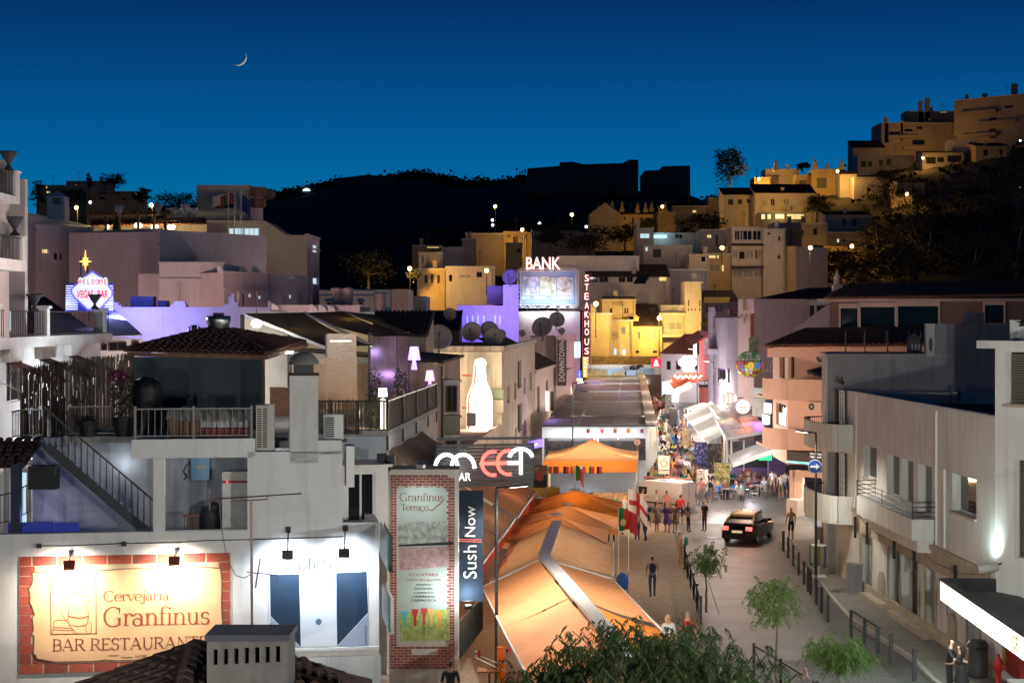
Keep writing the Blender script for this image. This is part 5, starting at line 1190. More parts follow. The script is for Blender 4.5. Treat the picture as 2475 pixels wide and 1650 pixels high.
for k,(x,y) in enumerate(((288,517),(382,513),(448,514),(139,511))):one('roof_urn','white bowl urn, %s from the left on the hotel roof'%ORD[(1,2,3,0)[k]],'urn',MB().lathe([(.2,-.3),(.12,0),(.35,.35),(.5,.8),(.001,.75)],P(x,y,149),10),WHITE,'white bowl urns on the hotel roof', True)
t=thing('dovecote_chimney','square white chimney turret pierced with rings on the hotel roof','chimney',P(135,520,145));q=P(135,522,145)
obj('shaft',MB().box(q.x-.78,q.x+.78,q.y,q.y+1.5,12,Zp(475,145)),WHITE,t);mb=MB();z=Zp(475,145);mb.add([(q.x-.9,q.y-.1,z),(q.x+.9,q.y-.1,z),(q.x+.9,q.y+1.6,z),(q.x-.9,q.y+1.6,z),(q.x,q.y+.7,z+.55)],[(0,1,4),(1,2,4),(2,3,4),(3,0,4),(3,2,1,0)]);obj('cap',mb,WHITE,t)
for i in range(4):
 for j in range(3):c=P(128.5+i*5,481+j*5.5,144.95);obj('vent_ring',MB().prism([c+V((.08*math.cos(k*PI/4),0,.08*math.sin(k*PI/4))) for k in range(8)],(0,.05,0)),BLACKP,t)
hq('low roof wall with railings at far left of the hotel',Fpx(20,128,215,150),530,HM)
# ================================================================= middle: bottle building, pink house, signs, theatre billboard
t=thing('bottle_building','weathered ochre block with stained cornice carrying the giant bottle','building',(-3,120,0));BB=t
F1=Fpx(1002,108,1213,108);F2=Fr(X(1213,108),108,X(1293,150),150);zt_=9.55
mb=MB();wall_grid(mb,F1,0,F1.U,0,zt_,[],.2);obj('front_wall',mb,plaster('stained_cream',(.64,.56,.40),.35,.15),t)
w2=[(1226,1232,935,975),(1243,1248,925,966),(1251,1260,873,940),(1265,1271,914,953),(1281,1285,900,945),(1251,1261,980,1048),(1266,1271,1018,1055),(1245,1249,1034,1075),(1283,1287,1005,1045)]
rs=[F2.rect(*q) for q in w2]
mb=MB();wall_grid(mb,F2,0,F2.U,0,zt_,rs,.25);q=F2.p;mb.quad(q(F2.U,0,0),q(F2.U,9,0),q(F2.U,9,zt_),q(F2.U,0,zt_));obj('lane_wall',mb,plaster('stained_tan',(.55,.42,.30),.4,.2),t)
for i,r in enumerate(rs):window(t,F2,r,'b' if i%3 else 's',.25)
mb=MB();F1.box(mb,-.1,F1.U+.12,-.15,.1,zt_-.05,zt_+.28);F2.box(mb,.1,F2.U,-.15,.1,zt_-.05,zt_+.28);stf('cornice',mb,plaster('stained_cornice',(.42,.36,.28),.5,.2),t)
obj('roof',MB().prism([F1.p(0,0,zt_),F1.p(F1.U,0,zt_),F2.p(F2.U,0,zt_),F2.p(F2.U,16,zt_),F1.p(0,30,zt_)],(0,0,-.1)),mat('black_bitumen',(.02,.018,.018),.9),t)
for k,(y0,y1) in enumerate(((940,962),(965,995))):obj('balcony',F1.box(MB(),F1.hit(1188,0)[0],F1.U+.1,-.55,0,Zp(y1,108),Zp(y0,108)),mat('green_balcony' if k == 0 else 'tan_balcony',(.26,.30,.18) if k == 0 else (.5,.42,.3),.8,noise=.2),t)
r=F1.rect(1174,1184,888,911);o=obj('wall_vent',F1.box(MB(),*r[:2],-.35,0,*r[2:]),WMET,t);mb=MB()
for i in range(5):F1.box(mb,r[0]+.02,r[1]-.02,-.36,-.351,r[2]+.06+i*.11,r[2]+.12+i*.11)
stf('vent_slots',mb,BLACKP,o)
t=thing('giant_bottle_sign','giant glowing white beer bottle sign outlined in red neon','sign',P(1163,1066,106));d=106;k=d/FP
pr=[(1066,33),(990,33),(965,33),(952,31),(938,25),(925,17),(905,14),(884,13),(882,15),(872,14),(868,10)]
prof=[(.001,Zp(1066,d))]+[(w_*k*.84,Zp(y,d)) for y,w_ in pr]+[(.001,Zp(867,d))]
obj('bottle',MB().lathe(prof,(X(1163,d),d,0),20,(1,.35)),glow('bottle_white',(1,.92,.80),1.5),t, True)
mb=MB();off=-9
outl=[(1129+i*0,y) for i,y in enumerate((1060,1000,970))]+[(1131,955),(1137,940),(1143,925),(1146,900),(1147,880),(1150,869),(1160,866),(1168,867)]
pts=[P(x,y,d-.1) for x,y in outl];mb.path(pts,.05,6);obj('neon_tube',mb,glow('neon_coral',(1,.25,.18),4),t)
mb=MB()
for y in (907,985):mb.tube(P(1118,y,106.5),P(1140,y,106),.05)
stf('brackets',mb,mat('red_bracket',(.4,.05,.03),.5),t)
h=F1.hit(1166,981);letters('SUPER BOCK',Fpx(1100,d-.9,1230,d-.9),X(1166,d-.9)-X(1100,d-.9),Zp(978,d-.9),0,width=.9,m=mat('bottle_label',(.5,.25,.15),.6),parent=t,ext=.005)['kind']='stuff'
light('AREA',P(1163,960,103.5),420,(1,.82,.6),t,P(1163,950,109),size=(1.4,5));light('POINT',P(1120,985,104),120,(1,.55,.35),t,radius=.4)
D1=Fr(-3.03,67.2,-2.5,79);t=thing('bay_window_house','dark lane-side house with stacked glazed bay windows','building',(-4,75,0))
zt_=Zp(866,76);mb=MB();wall_grid(mb,D1,0,D1.U,0,zt_,[]);q=D1.p;mb.quad(q(0,0,0),q(0,0,zt_),q(0,6,zt_),q(0,6,0));obj('wall',mb,plaster('tan_dark',(.40,.30,.22),.4,.2),t)
obj('roof',MB().prism([q(0,-.2,zt_),q(D1.U,-.2,zt_),q(D1.U,7,zt_+.55),q(0,7,zt_+.55)],(0,0,.1)),mat('black_bitumen'),t)
B1=Fpx(1073,70,1112,70.4)
for k,(y0,y1,m_) in enumerate(((918,1002,WHITE2),(1004,1048,mat('sage_panel',(.30,.34,.24),.8)),(1050,1100,WHITE2))):
 mb=MB();B1.box(mb,0,B1.U,0,1.6,Zp(y1,70),Zp(y0,70));B1.box(mb,-.03,B1.U+.06,-.05,1.65,Zp(y0,70)-.1,Zp(y0,70)-.001);b_=stf('bay',mb,m_,t)
 if k != 1:window(t,B1,B1.rect(1078,1104,y0+14,y1-6,-.05),'b',.03,-.05,mull=1);S1=Fr(B1.p(B1.U,.1,0).x,B1.p(B1.U,.1,0).y,B1.p(B1.U,1.5,0).x,B1.p(B1.U,1.5,0).y);obj('side_window',S1.box(MB(),.15,1.2,-.03,-.005,Zp(y1-10,70),Zp(y0+14,70)),GLASSD,t)
q0=P(1055,885,68.5);mb=MB();mb.box(q0.x-.02,q0.x+.28,q0.y,q0.y+.12,Zp(1060,68.5),Zp(885,68.5));one('dark_poster','dark glossy poster strip on the corner of the bay window house','poster',mb,mat('poster_dark',(.06,.045,.035),.25,noise=.6,scale=2))
mb=MB();mb.box(X(1128,95),X(1150,95),95,96,Zp(1030,95),Zp(998,95));one('glass_lantern_box','small glazed box lantern hanging in front of the bottle sign','lantern',mb,mat('box_glass',(.35,.36,.38),.2))
PK=Fr(X(1292,150),150,X(1338,170),170);zt_=Zp(893,150)
t=thing('pink_lane_house','pink lane house with dark tile roof and tall narrow windows','building',(3,160,0));rs=[PK.rect(1299,1304,935,998),PK.rect(1320,1325,920,960)]
mb=MB();wall_grid(mb,PK,0,PK.U,0,zt_,rs,.2);mb.quad(PK.p(0,0,0),PK.p(0,0,zt_),PK.p(0,7,zt_),PK.p(0,7,0));obj('wall',mb,PINKW,t)
for r in rs:window(t,PK,r,'b',.2)
obj('cornice',PK.box(MB(),-.1,PK.U,-.2,.05,zt_-.35,zt_),PINKW,t)
tile_slope(t,PK.p(-.2,-.3,zt_),PK.p(PK.U,-.3,zt_),PK.p(PK.U,5,zt_+2.2),PK.p(-.2,5,zt_+3.2),.4,.6,TILED)
for k,x in enumerate((1322,1334)):q=P(x,968,158+k*4);mb=MB();mb.box(q.x-.15,q.x+.2,q.y,q.y+.6,q.z-1.0,q.z+.9);one('projecting_sign',('left lit','right dark')[k]+' narrow projecting sign on the pink lane house','sign',mb,glow('sign_soft_white',(.9,.8,.8),1.0) if k == 0 else mat('sign_brown_box',(.12,.08,.07),.6))
DN=Fpx(1285,171,1345,171);DS=Fr(DN.p(DN.U,0,0).x,171,X(1392,196),196)
t=thing('nightclub_building','pinkish lane building with the vertical nightclub lettering','building',(5,178,0));zt_=Zp(816,171)
mb=MB();wall_grid(mb,DN,0,DN.U,0,zt_,[]);wall_grid(mb,DS,0,DS.U,0,zt_+.2,[]);DN.box(mb,0,DN.U,.02,12,zt_,zt_+.1);stf('wall',mb,plaster('rose_tan',(.58,.42,.38),.25),t)
for y0,y1 in ((955,995),(890,905)):obj('balcony',DS.box(MB(),1,9,-1.0,0,Zp(y1,178),Zp(y0,178)),MATS['rose_tan'],t)
VS=Fpx(1347,170,1369,170);t=thing('vertical_club_sign','tall brown vertical sign with rotated nightclub lettering','sign',VS.p(VS.U/2,0,Zp(932,170)));obj('panel',VS.box(MB(),0,VS.U,0,.25,Zp(932,170),Zp(821,170)),mat('sign_brown',(.10,.065,.055),.6),t)
raised('DOWNTOWN',VS,VS.U/2,Zp(872,170),-.002,width=4.2,height=.55,m=glow('dim_letter',(.6,.5,.48),.35),parent=t,rot=PI/2,ext=.05)
for lab,a,b,y0,y1,d,c_,e,txt in (('lit cool white screen on the nightclub corner',1388,1403,826,864,188,(.75,.85,1),1.2,None),('yellow vertical box sign with club letters',1409,1420,862,912,200,(.75,.55,.05),.8,'DANCE'),('small blue box sign below the yellow one',1395,1406,896,912,196,(.05,.12,.8),1.0,'SKY'),('white lit box sign under the blue one',1394,1408,914,922,196,(.9,.88,.6),1.2,None)):
 f=Fpx(a,d,b,d);t=thing('box_sign',lab,'sign',f.p(f.U/2,0,Zp(y1,d)),'small box signs by the club');obj('box',f.box(MB(),0,f.U,0,.3,Zp(y1,d),Zp(y0,d)),glow('boxsign_%d'%a,c_,e),t)
 if txt:
  for i,ch in enumerate(txt):letters(ch,f,f.U/2,Zp(y0+(i+.6)*(y1-y0)/(len(txt)+.3),d),-.002,height=(y1-y0)/(len(txt)+.3)*.7*d/FP,m=glow('tiny_white',(1,.95,.8),1.6),parent=t,name='letter',ext=.03)
BK=Fpx(1250,212,1402,212)
t=house('steakhouse_building','pale building carrying the rooftop billboard and red neon letters','building',BK,14,0,Zp(752,212),plaster('bank_wall',(.60,.53,.50),.15),par=.3)
t=thing('rooftop_billboard','large lit rooftop billboard with three food pictures in a lattice frame','billboard',BK.p(BK.U/2,0,Zp(755,212)));b_= lambda x,y,v=0.:BK.p(*(lambda h:(h[0],v,h[1]))(BK.hit(x,y,v)))
r=BK.rect(1258,1391,656,735);obj('board',BK.box(MB(),*r[:2],-.1,.1,*r[2:]),mat('billboard_blue',(.20,.27,.36),.6,noise=.12,scale=.5),t)
for k,(a,b,c1,c2) in enumerate(((1263,1302,(.50,.48,.62),9),(1305,1343,(.52,.52,.36),9),(1346,1385,(.50,.42,.36),9))):
 r=BK.rect(a,b,669,713);obj('food_picture',BK.box(MB(),*r[:2],-.14,-.1,*r[2:]),mat('food_print_%d'%k,c1,.6,noise=.85,scale=1.6),t)
for txt,x,w2 in (('EAT',1271,17),('DRINK',1306,28),('CELEBRATE',1360,54)):h=BK.hit(x,719);letters(txt,BK,h[0],h[1],-.12,width=w2*212/FP,m=PW,parent=t,ext=.03)
fr_=MB();x0,x1,y0,y1=1254,1395,652,740
def truss(a,b,n):
 a,b=V(a),V(b)
 for off in (-.12,.12):
  pass
 s_=(b-a).normalized();nn_=s_.cross(BK.v).normalized()*.17
 fr_.bar(a+nn_,b+nn_,.05);fr_.bar(a-nn_,b-nn_,.05)
 for i in range(n):fr_.bar(a+(b-a)*(i/n)+nn_*(1 if i%2 else -1),a+(b-a)*((i+1)/n)-nn_*(1 if i%2 else -1),.04)
truss(b_(x0,y0,-.2),b_(x1,y0,-.2),28);truss(b_(x0,y1,-.2),b_(x1,y1,-.2),28);truss(b_(x0,y0,-.2),b_(x0,y1,-.2),18);truss(b_(x1,y0,-.2),b_(x1,y1,-.2),18)
stf('lattice_frame',fr_,WMET,t)
for i in range(5):
 x=1276+i*24;q=b_(x,741,-2.0);o=obj('lamp_head',MB().box(q.x-.25,q.x+.25,q.y-.2,q.y+.2,q.z-.1,q.z+.1),METAL,t);obj('lamp_arm',MB().tube(b_(x,752,0),q,.03),METAL,o)
 light('SPOT',q+V((0,0,.15)),430,(.72,.86,1),t,b_(x,706,0),.1,120,1);light('SPOT',q-V((0,0,.15)),420,(.8,.88,1),t,b_(x,748,0),.1,120,1)
BKt=thing('neon_bank_letters','big red-edged white neon letters above the rooftop billboard','sign',b_(1315,652));NBK=glow('neon_white_pink',(1,.52,.46),1.7)
h=BK.hit(1313,636.5);raised('BANK',BK,h[0],h[1],-.3,width=83*212/FP,height=30*212/FP,m=NBK,parent=BKt,ext=.2,bold=.02)
mb=MB()
for x in (1280,1312,1345):mb.tube(b_(x,656,.2),b_(x,630,.2),.04)
stf('rack',mb,METAL,BKt);light('POINT',b_(1313,630,1.6),260,(1,.1,.1),BKt,radius=.5);light('POINT',b_(1313,640,-2),120,(1,.25,.2),BKt,radius=.4)
t=thing('vertical_steakhouse_sign','tall vertical neon steakhouse letters on a lattice mast','sign',P(1417,905,205));SF=Fpx(1408,205,1428,205);NRW=glow('neon_red_white',(1,.62,.55),2.2)
ys=[672,694,716,738,760,782,802,826,848,872]
for ch,y in zip('STEAKHOUSE',ys):letters(ch,SF,SF.U/2,Zp(y,205),-.1,height=.82,width=.52,m=NRW,parent=t,name='letter',ext=.08)
mb=MB()
for u_ in (0,SF.U):mb.bar(SF.p(u_,.1,Zp(900,205)),SF.p(u_,.1,Zp(660,205)),.07)
for i in range(22):
 z=Zp(660+i*11,205);mb.bar(SF.p(0,.1,z),SF.p(SF.U,.1,z-.55),.035);mb.bar(SF.p(SF.U,.1,z),SF.p(0,.1,z-.55),.035)
stf('lattice_mast',mb,mat('mast_red',(.30,.10,.08),.5),t);light('POINT',P(1417,760,204),50,(1,.2,.2),t,radius=.5);light('POINT',P(1417,850,204),50,(1,.25,.35),t,radius=.5)
VB=Fpx(1105,200,1253,200);t=thing('violet_club_building','flat club building flooded with violet light with slit windows','building',VB.p(VB.U/2,5,0));VM=plaster('pale_render',(.66,.64,.68),.1)
mb=MB();rs=[VB.rect(x,x+3,762,783) for x in (1128,1141,1154,1168,1195,1207)]
uA=VB.hit(1216,0)[0]
wall_grid(mb,VB,0,uA,0,Zp(738,200),rs,.3);wall_grid(mb,VB,uA,VB.U,0,Zp(688,200),[]);VB.box(mb,0,uA,.02,10,Zp(742,200),Zp(740,200));mb.quad(VB.p(uA,0,Zp(740,200)),VB.p(uA,10,Zp(740,200)),VB.p(uA,10,Zp(688,200)),VB.p(uA,0,Zp(688,200)));VB.box(mb,uA,VB.U,.02,10,Zp(690,200),Zp(688,200)-.01);stf('wall',mb,VM,t)
for r in rs:window(t,VB,r,'c',.3)
q=VB.rect(1177,1216,691,735,9);obj('back_room',VB.box(MB(),q[0],q[1],9,9.3,q[2],q[3]),VM,t)
light('AREA',P(1180,760,193),900,(.22,.14,1),t,P(1180,765,200),size=(5,.6));light('AREA',P(1234,740,193),700,(.22,.14,1),t,P(1234,740,200),size=(1.5,2));light('POINT',P(1190,728,204),120,(.35,.12,.9),t,radius=.3)
DISH=mat('dish_grey',(.30,.27,.26),.6,noise=.15,scale=2)
def dish(px,py,d,rpx,yaw,pit,label):
 c=P(px,py,d);r=rpx*d/FP;t=thing('satellite_dish',label,'satellite dish',(c.x,c.y,c.z-r),'roof satellite dishes')
 R=Matrix.Rotation(yaw,3,'Z') @ Matrix.Rotation(PI/2-pit,3,'X');mb=MB();prof=[(.001,0),(r*.5,r*.06),(r*.8,r*.15),(r,r*.25),(r*.99,r*.28),(r*.78,r*.18),(r*.45,r*.09),(.001,r*.03)]
 mb.lathe(prof,(0,0,0),20);mb.v=[tuple(c+R @ V(v)) for v in mb.v];obj('bowl',mb,DISH,t, True)
 f=c+R @ V((0,0,r*.9));mb=MB();mb.tube(c+R @ V((0,-r*.95,r*.2)),f,.02*r+.01,n=4);mb.sphere(f,.07*r+.02,6,4);obj('feed_arm',mb,METAL,t)
 obj('post',MB().tube(c+V((0,r*.25,0)),(c.x,c.y+r*.3,c.z-r*1.25),.05*r+.02),METAL,t)
for i,(px,py,d,r,yaw,pit,lab) in enumerate(((1060,817,104,33,.1,.35,'largest grey satellite dish on the roof left of the bottle building'),(1141,803,112,25,-.2,.3,'grey satellite dish left of the pair above the stained cornice'),(1182,800,118,24,.3,.4,'pale dish half hidden behind two darker dishes'),(1192,815,112,24,.2,.3,'dark dish at the corner of the stained cornice'),(1210,808,115,13,.2,.3,'small dark dish right of the cornice dish group'),(1312,792,150,26,-.3,.35,'wide dark dish on the roof in front of the billboard building'),(1345,773,160,20,.2,.3,'round dish close under the rooftop billboard'),(1357,800,150,9,0,.3,'tiny dish near the vertical club sign'),(1262,805,140,9,.1,.3,'small dish among aerials beside the violet building'),(1087,760,150,16,.2,.3,'pale dish on a wall left of the violet building'),(1233,669,198,19,-.3,.3,'big round dish on top of the violet building'),(1005,776,110,9,0,.3,'left small dome-like dish on the dark roofs'),(1030,777,110,9,0,.3,'right small dome-like dish on the dark roofs'),(1000,812,100,20,.1,.3,'dim dish beside the brown sail canopy'))):
 dish(px,py,d,r,yaw,pit,lab)
BT=Fpx(772,160,905,160);BLT=mat('blue_trim',(.03,.13,.32),.6)
t=house('blue_trim_house','white house with blue bands and arched blue windows','building',BT,10,0,Zp(702,160),WHITE,[(788,802,728,740,'d'),(824,834,728,740,'d'),(866,879,726,738,'d')],par=.2)
for y in (699,711):obj('blue_band',BT.box(MB(),0,BT.U,-.06,-.002,Zp(y+3,160),Zp(y,160)),BLT,t)
for x in (795,829,872):h=BT.hit(x,729);mb=MB();pts=[BT.p(h[0]+.42*math.cos(PI*i/8),-.05,h[1]+.35*math.sin(PI*i/8)) for i in range(9)];mb.prism(pts[::-1],BT.v*.04);obj('blue_arch',mb,BLT,t)
PF=Fpx(905,158,945,158);t=thing('park_poster','tall blue leisure park poster on the house wall','poster',PF.p(PF.U/2,0,Zp(778,158)));obj('sheet',PF.box(MB(),0,PF.U,0,.15,Zp(778,158),Zp(700,158)),mat('poster_pale',(.45,.55,.55),.6,noise=.1),t);obj('pool_print',PF.box(MB(),.08,PF.U-.08,-.02,-.002,Zp(776,158),Zp(742,158)),mat('poster_pool',(.04,.22,.38),.6,noise=.5,scale=2),t)
letters('tuttipark',PF,PF.U/2,Zp(708,158),-.003,width=1.35,m=BLACKP,parent=t,ext=.01)['kind']='stuff'
for u_ in (0,PF.U):obj('edge_strip',PF.box(MB(),u_-.05,u_+.05,-.05,.1,Zp(778,158),Zp(698,158)),BLT,t)
house('plain_side_house','plain pale house right of the blue park poster','building',Fpx(945,158,988,158),8,0,Zp(699,158),PINKW,par=.2)
for k,(x,s_) in enumerate(((814,1.3),(841,1.3),(918,1.5))):
 c=P(x,735 if k<2 else 748,120);one('round_chimney',('left','middle','right')[k]+' round stubby chimney in front of the blue trimmed house','chimney',MB().lathe([(.32*s_,-1.2),(.26*s_,.2),(.30*s_,.25),(.28*s_,1.0),(.34*s_,1.05),(.34*s_,1.15),(.001,1.3)],c,12),plaster('chimney_tan',(.45,.35,.31),.2),'round roof chimneys', True)
house('dim_gable_house','dim house with shuttered door beside the plain pale house','building',Fpx(990,165,1030,165),8,0,Zp(716,165),GREYW,[(1000,1020,740,765,'s')],par=.2)
house('low_tiled_house','dark low tiled house below the amber street','building',Fpx(930,175,1110,175),10,0,Zp(795,175),DARKP,roof='shed',rise=2)
# ================================================================= orange restaurant canopies along the left pavement
ORC=mat('orange_canvas',(.80,.39,.18),.75,noise=.14,scale=.8,trans=.35,bump=.6)
ORC2=mat('orange_canvas_bright',(.80,.30,.06),.75,noise=.12,scale=1.5,trans=.5,bump=.6)
TANC=mat('tan_canvas',(.66,.42,.25),.8,noise=.15,scale=1.5,trans=.25,bump=.6)
REDC=mat('red_valance',(.62,.06,.03),.7,trans=.3)
def sheet(parent,nm,a,b,c,d,m,sag=.06,nu=10,nv=6,wob=.015):
 a,b,c,d=V(a),V(b),V(c),V(d)
 return obj(nm,MB().grid(lambda u,v:(a*(1-u)+b*u)*(1-v)+(d*(1-u)+c*u)*v-V((0,0,sag*math.sin(PI*v)*math.sin(PI*(.15+.7*u))+wob*math.sin(u*23+v*5))),nu,nv),m,parent, True)
def rail_tube(parent,nm,pts,r,m): return obj(nm,MB().path([V(p) for p in pts],r,6),m,parent)
zr,ze=3.3,2.5
RA,RB,RM=V((1.80,66.0,zr)),V((1.10,56.2,zr)),V((1.86,48.4,zr));RC=V((2.85,39.5,zr))
t=thing('ridge_canopy','long orange awning canopy with a white ridge gutter along the pavement','canopy',(2,50,0));RCAN=t
gm=mat('gutter_white',(.70,.70,.70),.35,.0)
g=MB();g.bar(RA+V((0,0,.12)),RB+V((0,0,.12)),.42,.1);g.bar(RB+V((0,.0,.12)),RC+V((0,0,.12)),.42,.1);stf('ridge_gutter',g,gm,t)
e1,e2,e3=V((-1.0,55.4,ze)),V((-.28,48.0,ze)),V((.52,40.2,ze))
f1,f2,f3=V((3.50,57.2,ze)),V((4.28,48.6,ze)),V((5.0,40.6,ze))
o=V((.2,0,0))
sheet(t,'left_fabric',e2+V((0,.05,.02)),e1,RB-o,RM-o+V((0,.05,0)),ORC);sheet(t,'left_fabric',e3,e2-V((0,.05,0)),RM-o-V((0,.05,0)),RC-o,ORC)
sheet(t,'right_fabric',f1,f2+V((0,.05,0)),RM+o+V((0,.05,0)),RB+o,ORC,.14);sheet(t,'right_fabric',f2-V((0,.05,.1)),f3,RC+o,RM+o-V((0,.05,.05)),ORC2,.12)
sheet(t,'back_left_fabric',V((-.75,56.6,ze)),V((.0,66,ze+.05)),RA-o,RB-o+V((0,.4,0)),TANC);sheet(t,'back_right_fabric',V((4.1,66.2,ze)),V((3.55,58.0,ze)),RB+o+V((0,.4,0)),RA+o,TANC,.05)
for a,b in ((e1,e2),(e2,e3),(f1,f2),(f2,f3),(V((-.75,56.6,ze)),V((0,66,ze+.05))),(V((4.1,66.2,ze)),V((3.55,58,ze))),(RB-o,e1),(RB+o,f1)):rail_tube(t,'front_bar',(a,b),.035,WMET)
mb=MB()
for p_ in (RA,RB,RM,RC):mb.box(p_.x-.07,p_.x+.07,p_.y-.07,p_.y+.07,.12,p_.z)
stf('posts',mb,METAL,t)
for px_,y_ in ((1.4,60),(1.6,52),(2.3,45)):light('POINT',(px_,y_,2.0),18,(1,.62,.30),t,radius=.2)
for x,y,l,e in ((2.1,48,13,420),(1.4,61,8,300)):light('AREA',(x,y,1.5),e,(1,.70,.42),t,(x,y,9),size=(3.4,l))  # area lights without fixtures, added below for an even canopy glow
ang=-math.atan(SLOPE)
def parasol(label,x,y,w,zp,ze,m,pole=True):
 t=thing('square_parasol',label,'parasol',(x,y,.12),'orange square parasols');R=Matrix.Rotation(ang,3,'Z');h=w/2;c=V((x,y,0))
 cor=[c+R @ V((sx_*h,sy_*h,ze)) for sx_,sy_ in ((-1,-1),(1,-1),(1,1),(-1,1))];top=V((x,y,zp))
 for i in range(4):
  a,b=cor[i],cor[(i+1)%4];nu=10
  def fn(u,v,a=a,b=b):
   q=(a*(1-u)+b*u)*(1-v)+top*v; return q-V((0,0,.10*math.sin(PI*v)*(.4+.6*abs(math.sin(PI*u)))+.06*math.sin(PI*u)*(1-v)))
  obj('panel',MB().grid(fn,nu,6),m,t, True)
  obj('valance',MB().grid(lambda u,v,a=a,b=b:(a*(1-u)+b*u)-V((0,0,.22*v*(1+.15*math.sin(u*26))+.06*math.sin(PI*u))),14,2),m,t)
  obj('rib',MB().tube(a+V((0,0,-.02)),top-V((0,0,.03)),.015,n=4),mat('rib_pale',(.62,.38,.2),.5),t)
 obj('finial',MB().lathe([(.001,.03),(.26,.03),(.26,.06),(.08,.1),(.001,.1)],top,14),gm,t)
 obj('pole',MB().tube((x,y,.12),top,.04),WOOD,t)
 light('POINT',(x,y,ze-.5),120,(1,.55,.20),t,radius=.25)
parasol('farthest orange square parasol of the row by the flags',2.98,78.2,4.5,3.42,2.65,ORC2);parasol('middle orange square parasol of the row',2.42,71.9,4.5,3.42,2.65,ORC);parasol('nearest orange square parasol touching the white ridge gutter',1.85,67.6,4.2,3.48,2.62,ORC)
for k,(y0,y1,x0,x1,m_,lab) in enumerate(((70.8,81.5,.24,1.2,ORC,'farther orange wall awning with white front bar left of the parasols'),(64.3,70.3,-.40,.13,TANC,'striped tan wall awning between the two wall awnings'),(56.0,63.9,-1.15,-.45,TANC,'nearest brown wall awning behind the navy blade banner'))):
 t=thing('wall_awning',lab,'awning',(x0-1,(y0+y1)/2,2.9),'retractable wall awnings on the left');w0,w1=V((x0-2.4,y0,4.5)),V((x1-2.4,y1,4.5));a,b=V((x0,y0,3.0)),V((x1,y1,3.0))
 sheet(t,'fabric',w0,w1,b,a,m_,.08);rail_tube(t,'front_bar',(a,b),.05,WMET)
 obj('valance',MB().grid(lambda u,v:(a*(1-u)+b*u)+V((.04,0,-.05-.26*v*(1+.25*math.sin(u*30)))),30,2),REDC,t)
 light('POINT',((x0+x1)/2-1.2,(y0+y1)/2,2.6),45,(1,.5,.25),t,radius=.2)
t=thing('red_scallop_strip','wavy red scalloped valance hanging beside the parasol row','valance',(.4,68,2.4));a,b=V((-.62,57.5,2.6)),V((1.75,82,2.75))
obj('cloth',MB().grid(lambda u,v:(a*(1-u)+b*u)+V((.05+.05*math.sin(u*60),0,-.4*v*(1+.3*math.sin(u*48)))),60,3),REDC,t, True)
WL=Fr(-2.7,84.2,-.75,108);house('awning_house','pale lane house behind the wall awnings','building',WL,4,0,4.7,CREAM,par=.2);house('restaurant_house','low restaurant front behind the nearest wall awnings','building',Fr(-3.3,55.6,-2.75,84),3.5,0,4.7,mat('red_room_wall',(.35,.08,.05),.8),par=.2)
t=thing('orange_marquee','big open-sided orange marquee tent over the bar tables','marquee',(4.3,91,.1));MQ=t
ml,mr_,y0,y1=X(1312,88),X(1541,88),88.,94.5;ze2=Zp(1113,88);pk=V((X(1431,91),91.2,Zp(1060,91.2)))
cor=[V((ml,y0,ze2)),V((mr_,y0,ze2)),V((mr_+.5,y1,ze2)),V((ml+.5,y1,ze2))]
MQM=mat('marquee_canvas',(.80,.50,.30),.7,noise=.08,scale=1,trans=.4)
for i in range(4):
 a,b=cor[i],cor[(i+1)%4];obj('roof_panel',MB().grid(lambda u,v:(a*(1-u)+b*u)*(1-v)+pk*v-V((0,0,.22*math.sin(PI*v)*(1-.3*math.cos(2*PI*u)))),12,8),MQM,t, True)
 obj('valance',MB().grid(lambda u,v:(a*(1-u)+b*u)-V((0,0,.62*v)),10,2),ORC2,t)
for c in cor:obj('leg',MB().box(c.x-.05,c.x+.05,c.y-.05,c.y+.05,.02,c.z),WMET,t)
for xx in (2.8,5.6):light('POINT',(xx,90.5,2.9),420,(1,.62,.28),t,radius=.3)
light('SPOT',(4.3,84.5,6.6),900,(1,.86,.75),t,(4.3,90,4.4),.2,90,1)
FL={'pt':((.02,.16,.04),(.62,.03,.02)),'de':((.01,.01,.01),(.55,.03,.02)),'en':((.7,.66,.62),(.6,.05,.05)),'es':((.6,.05,.03),(.75,.5,.04)),'be':((.01,.01,.01),(.7,.5,.03)),'fr':((.02,.04,.35),(.65,.06,.05))}
def small_flag(label,c,w,h,kind,group):
 t=thing('small_flag',label,'flag',c,group);c=V(c);a,b=FL[kind]
 for k,col in enumerate((a,b)):obj('cloth_half',MB().box(c.x+(k*.45-.5)*w,c.x+(.45-.5+k*.55)*w,c.y,c.y+.01,c.z-h,c.z),mat('flag_%s%d'%(kind,k),col,.8,trans=.3),t)
 if kind == 'en':
  mb=MB();mb.box(c.x-.5*w,c.x+.5*w,c.y-.01,c.y-.003,c.z-h*.6,c.z-h*.4);mb.box(c.x-.08*w,c.x+.08*w,c.y-.014,c.y-.011,c.z-h,c.z);stf('red_cross',mb,MATS['flag_en1'],t)
names={'en':'white and red','pt':'green and red','de':'black and red','es':'red and yellow'}
for i,(px,kd) in enumerate(((1327,'en'),(1344,'pt'),(1368,'de'),(1385,'es'),(1409,'en'),(1430,'pt'),(1449,'de'))):
 small_flag('%s small flag, %s of the row hung below the marquee'%(names[kd],('first','second','third','fourth','fifth','sixth','last')[i]),P(px,1127,87.6),.3,.38,kd,'flags below the marquee')
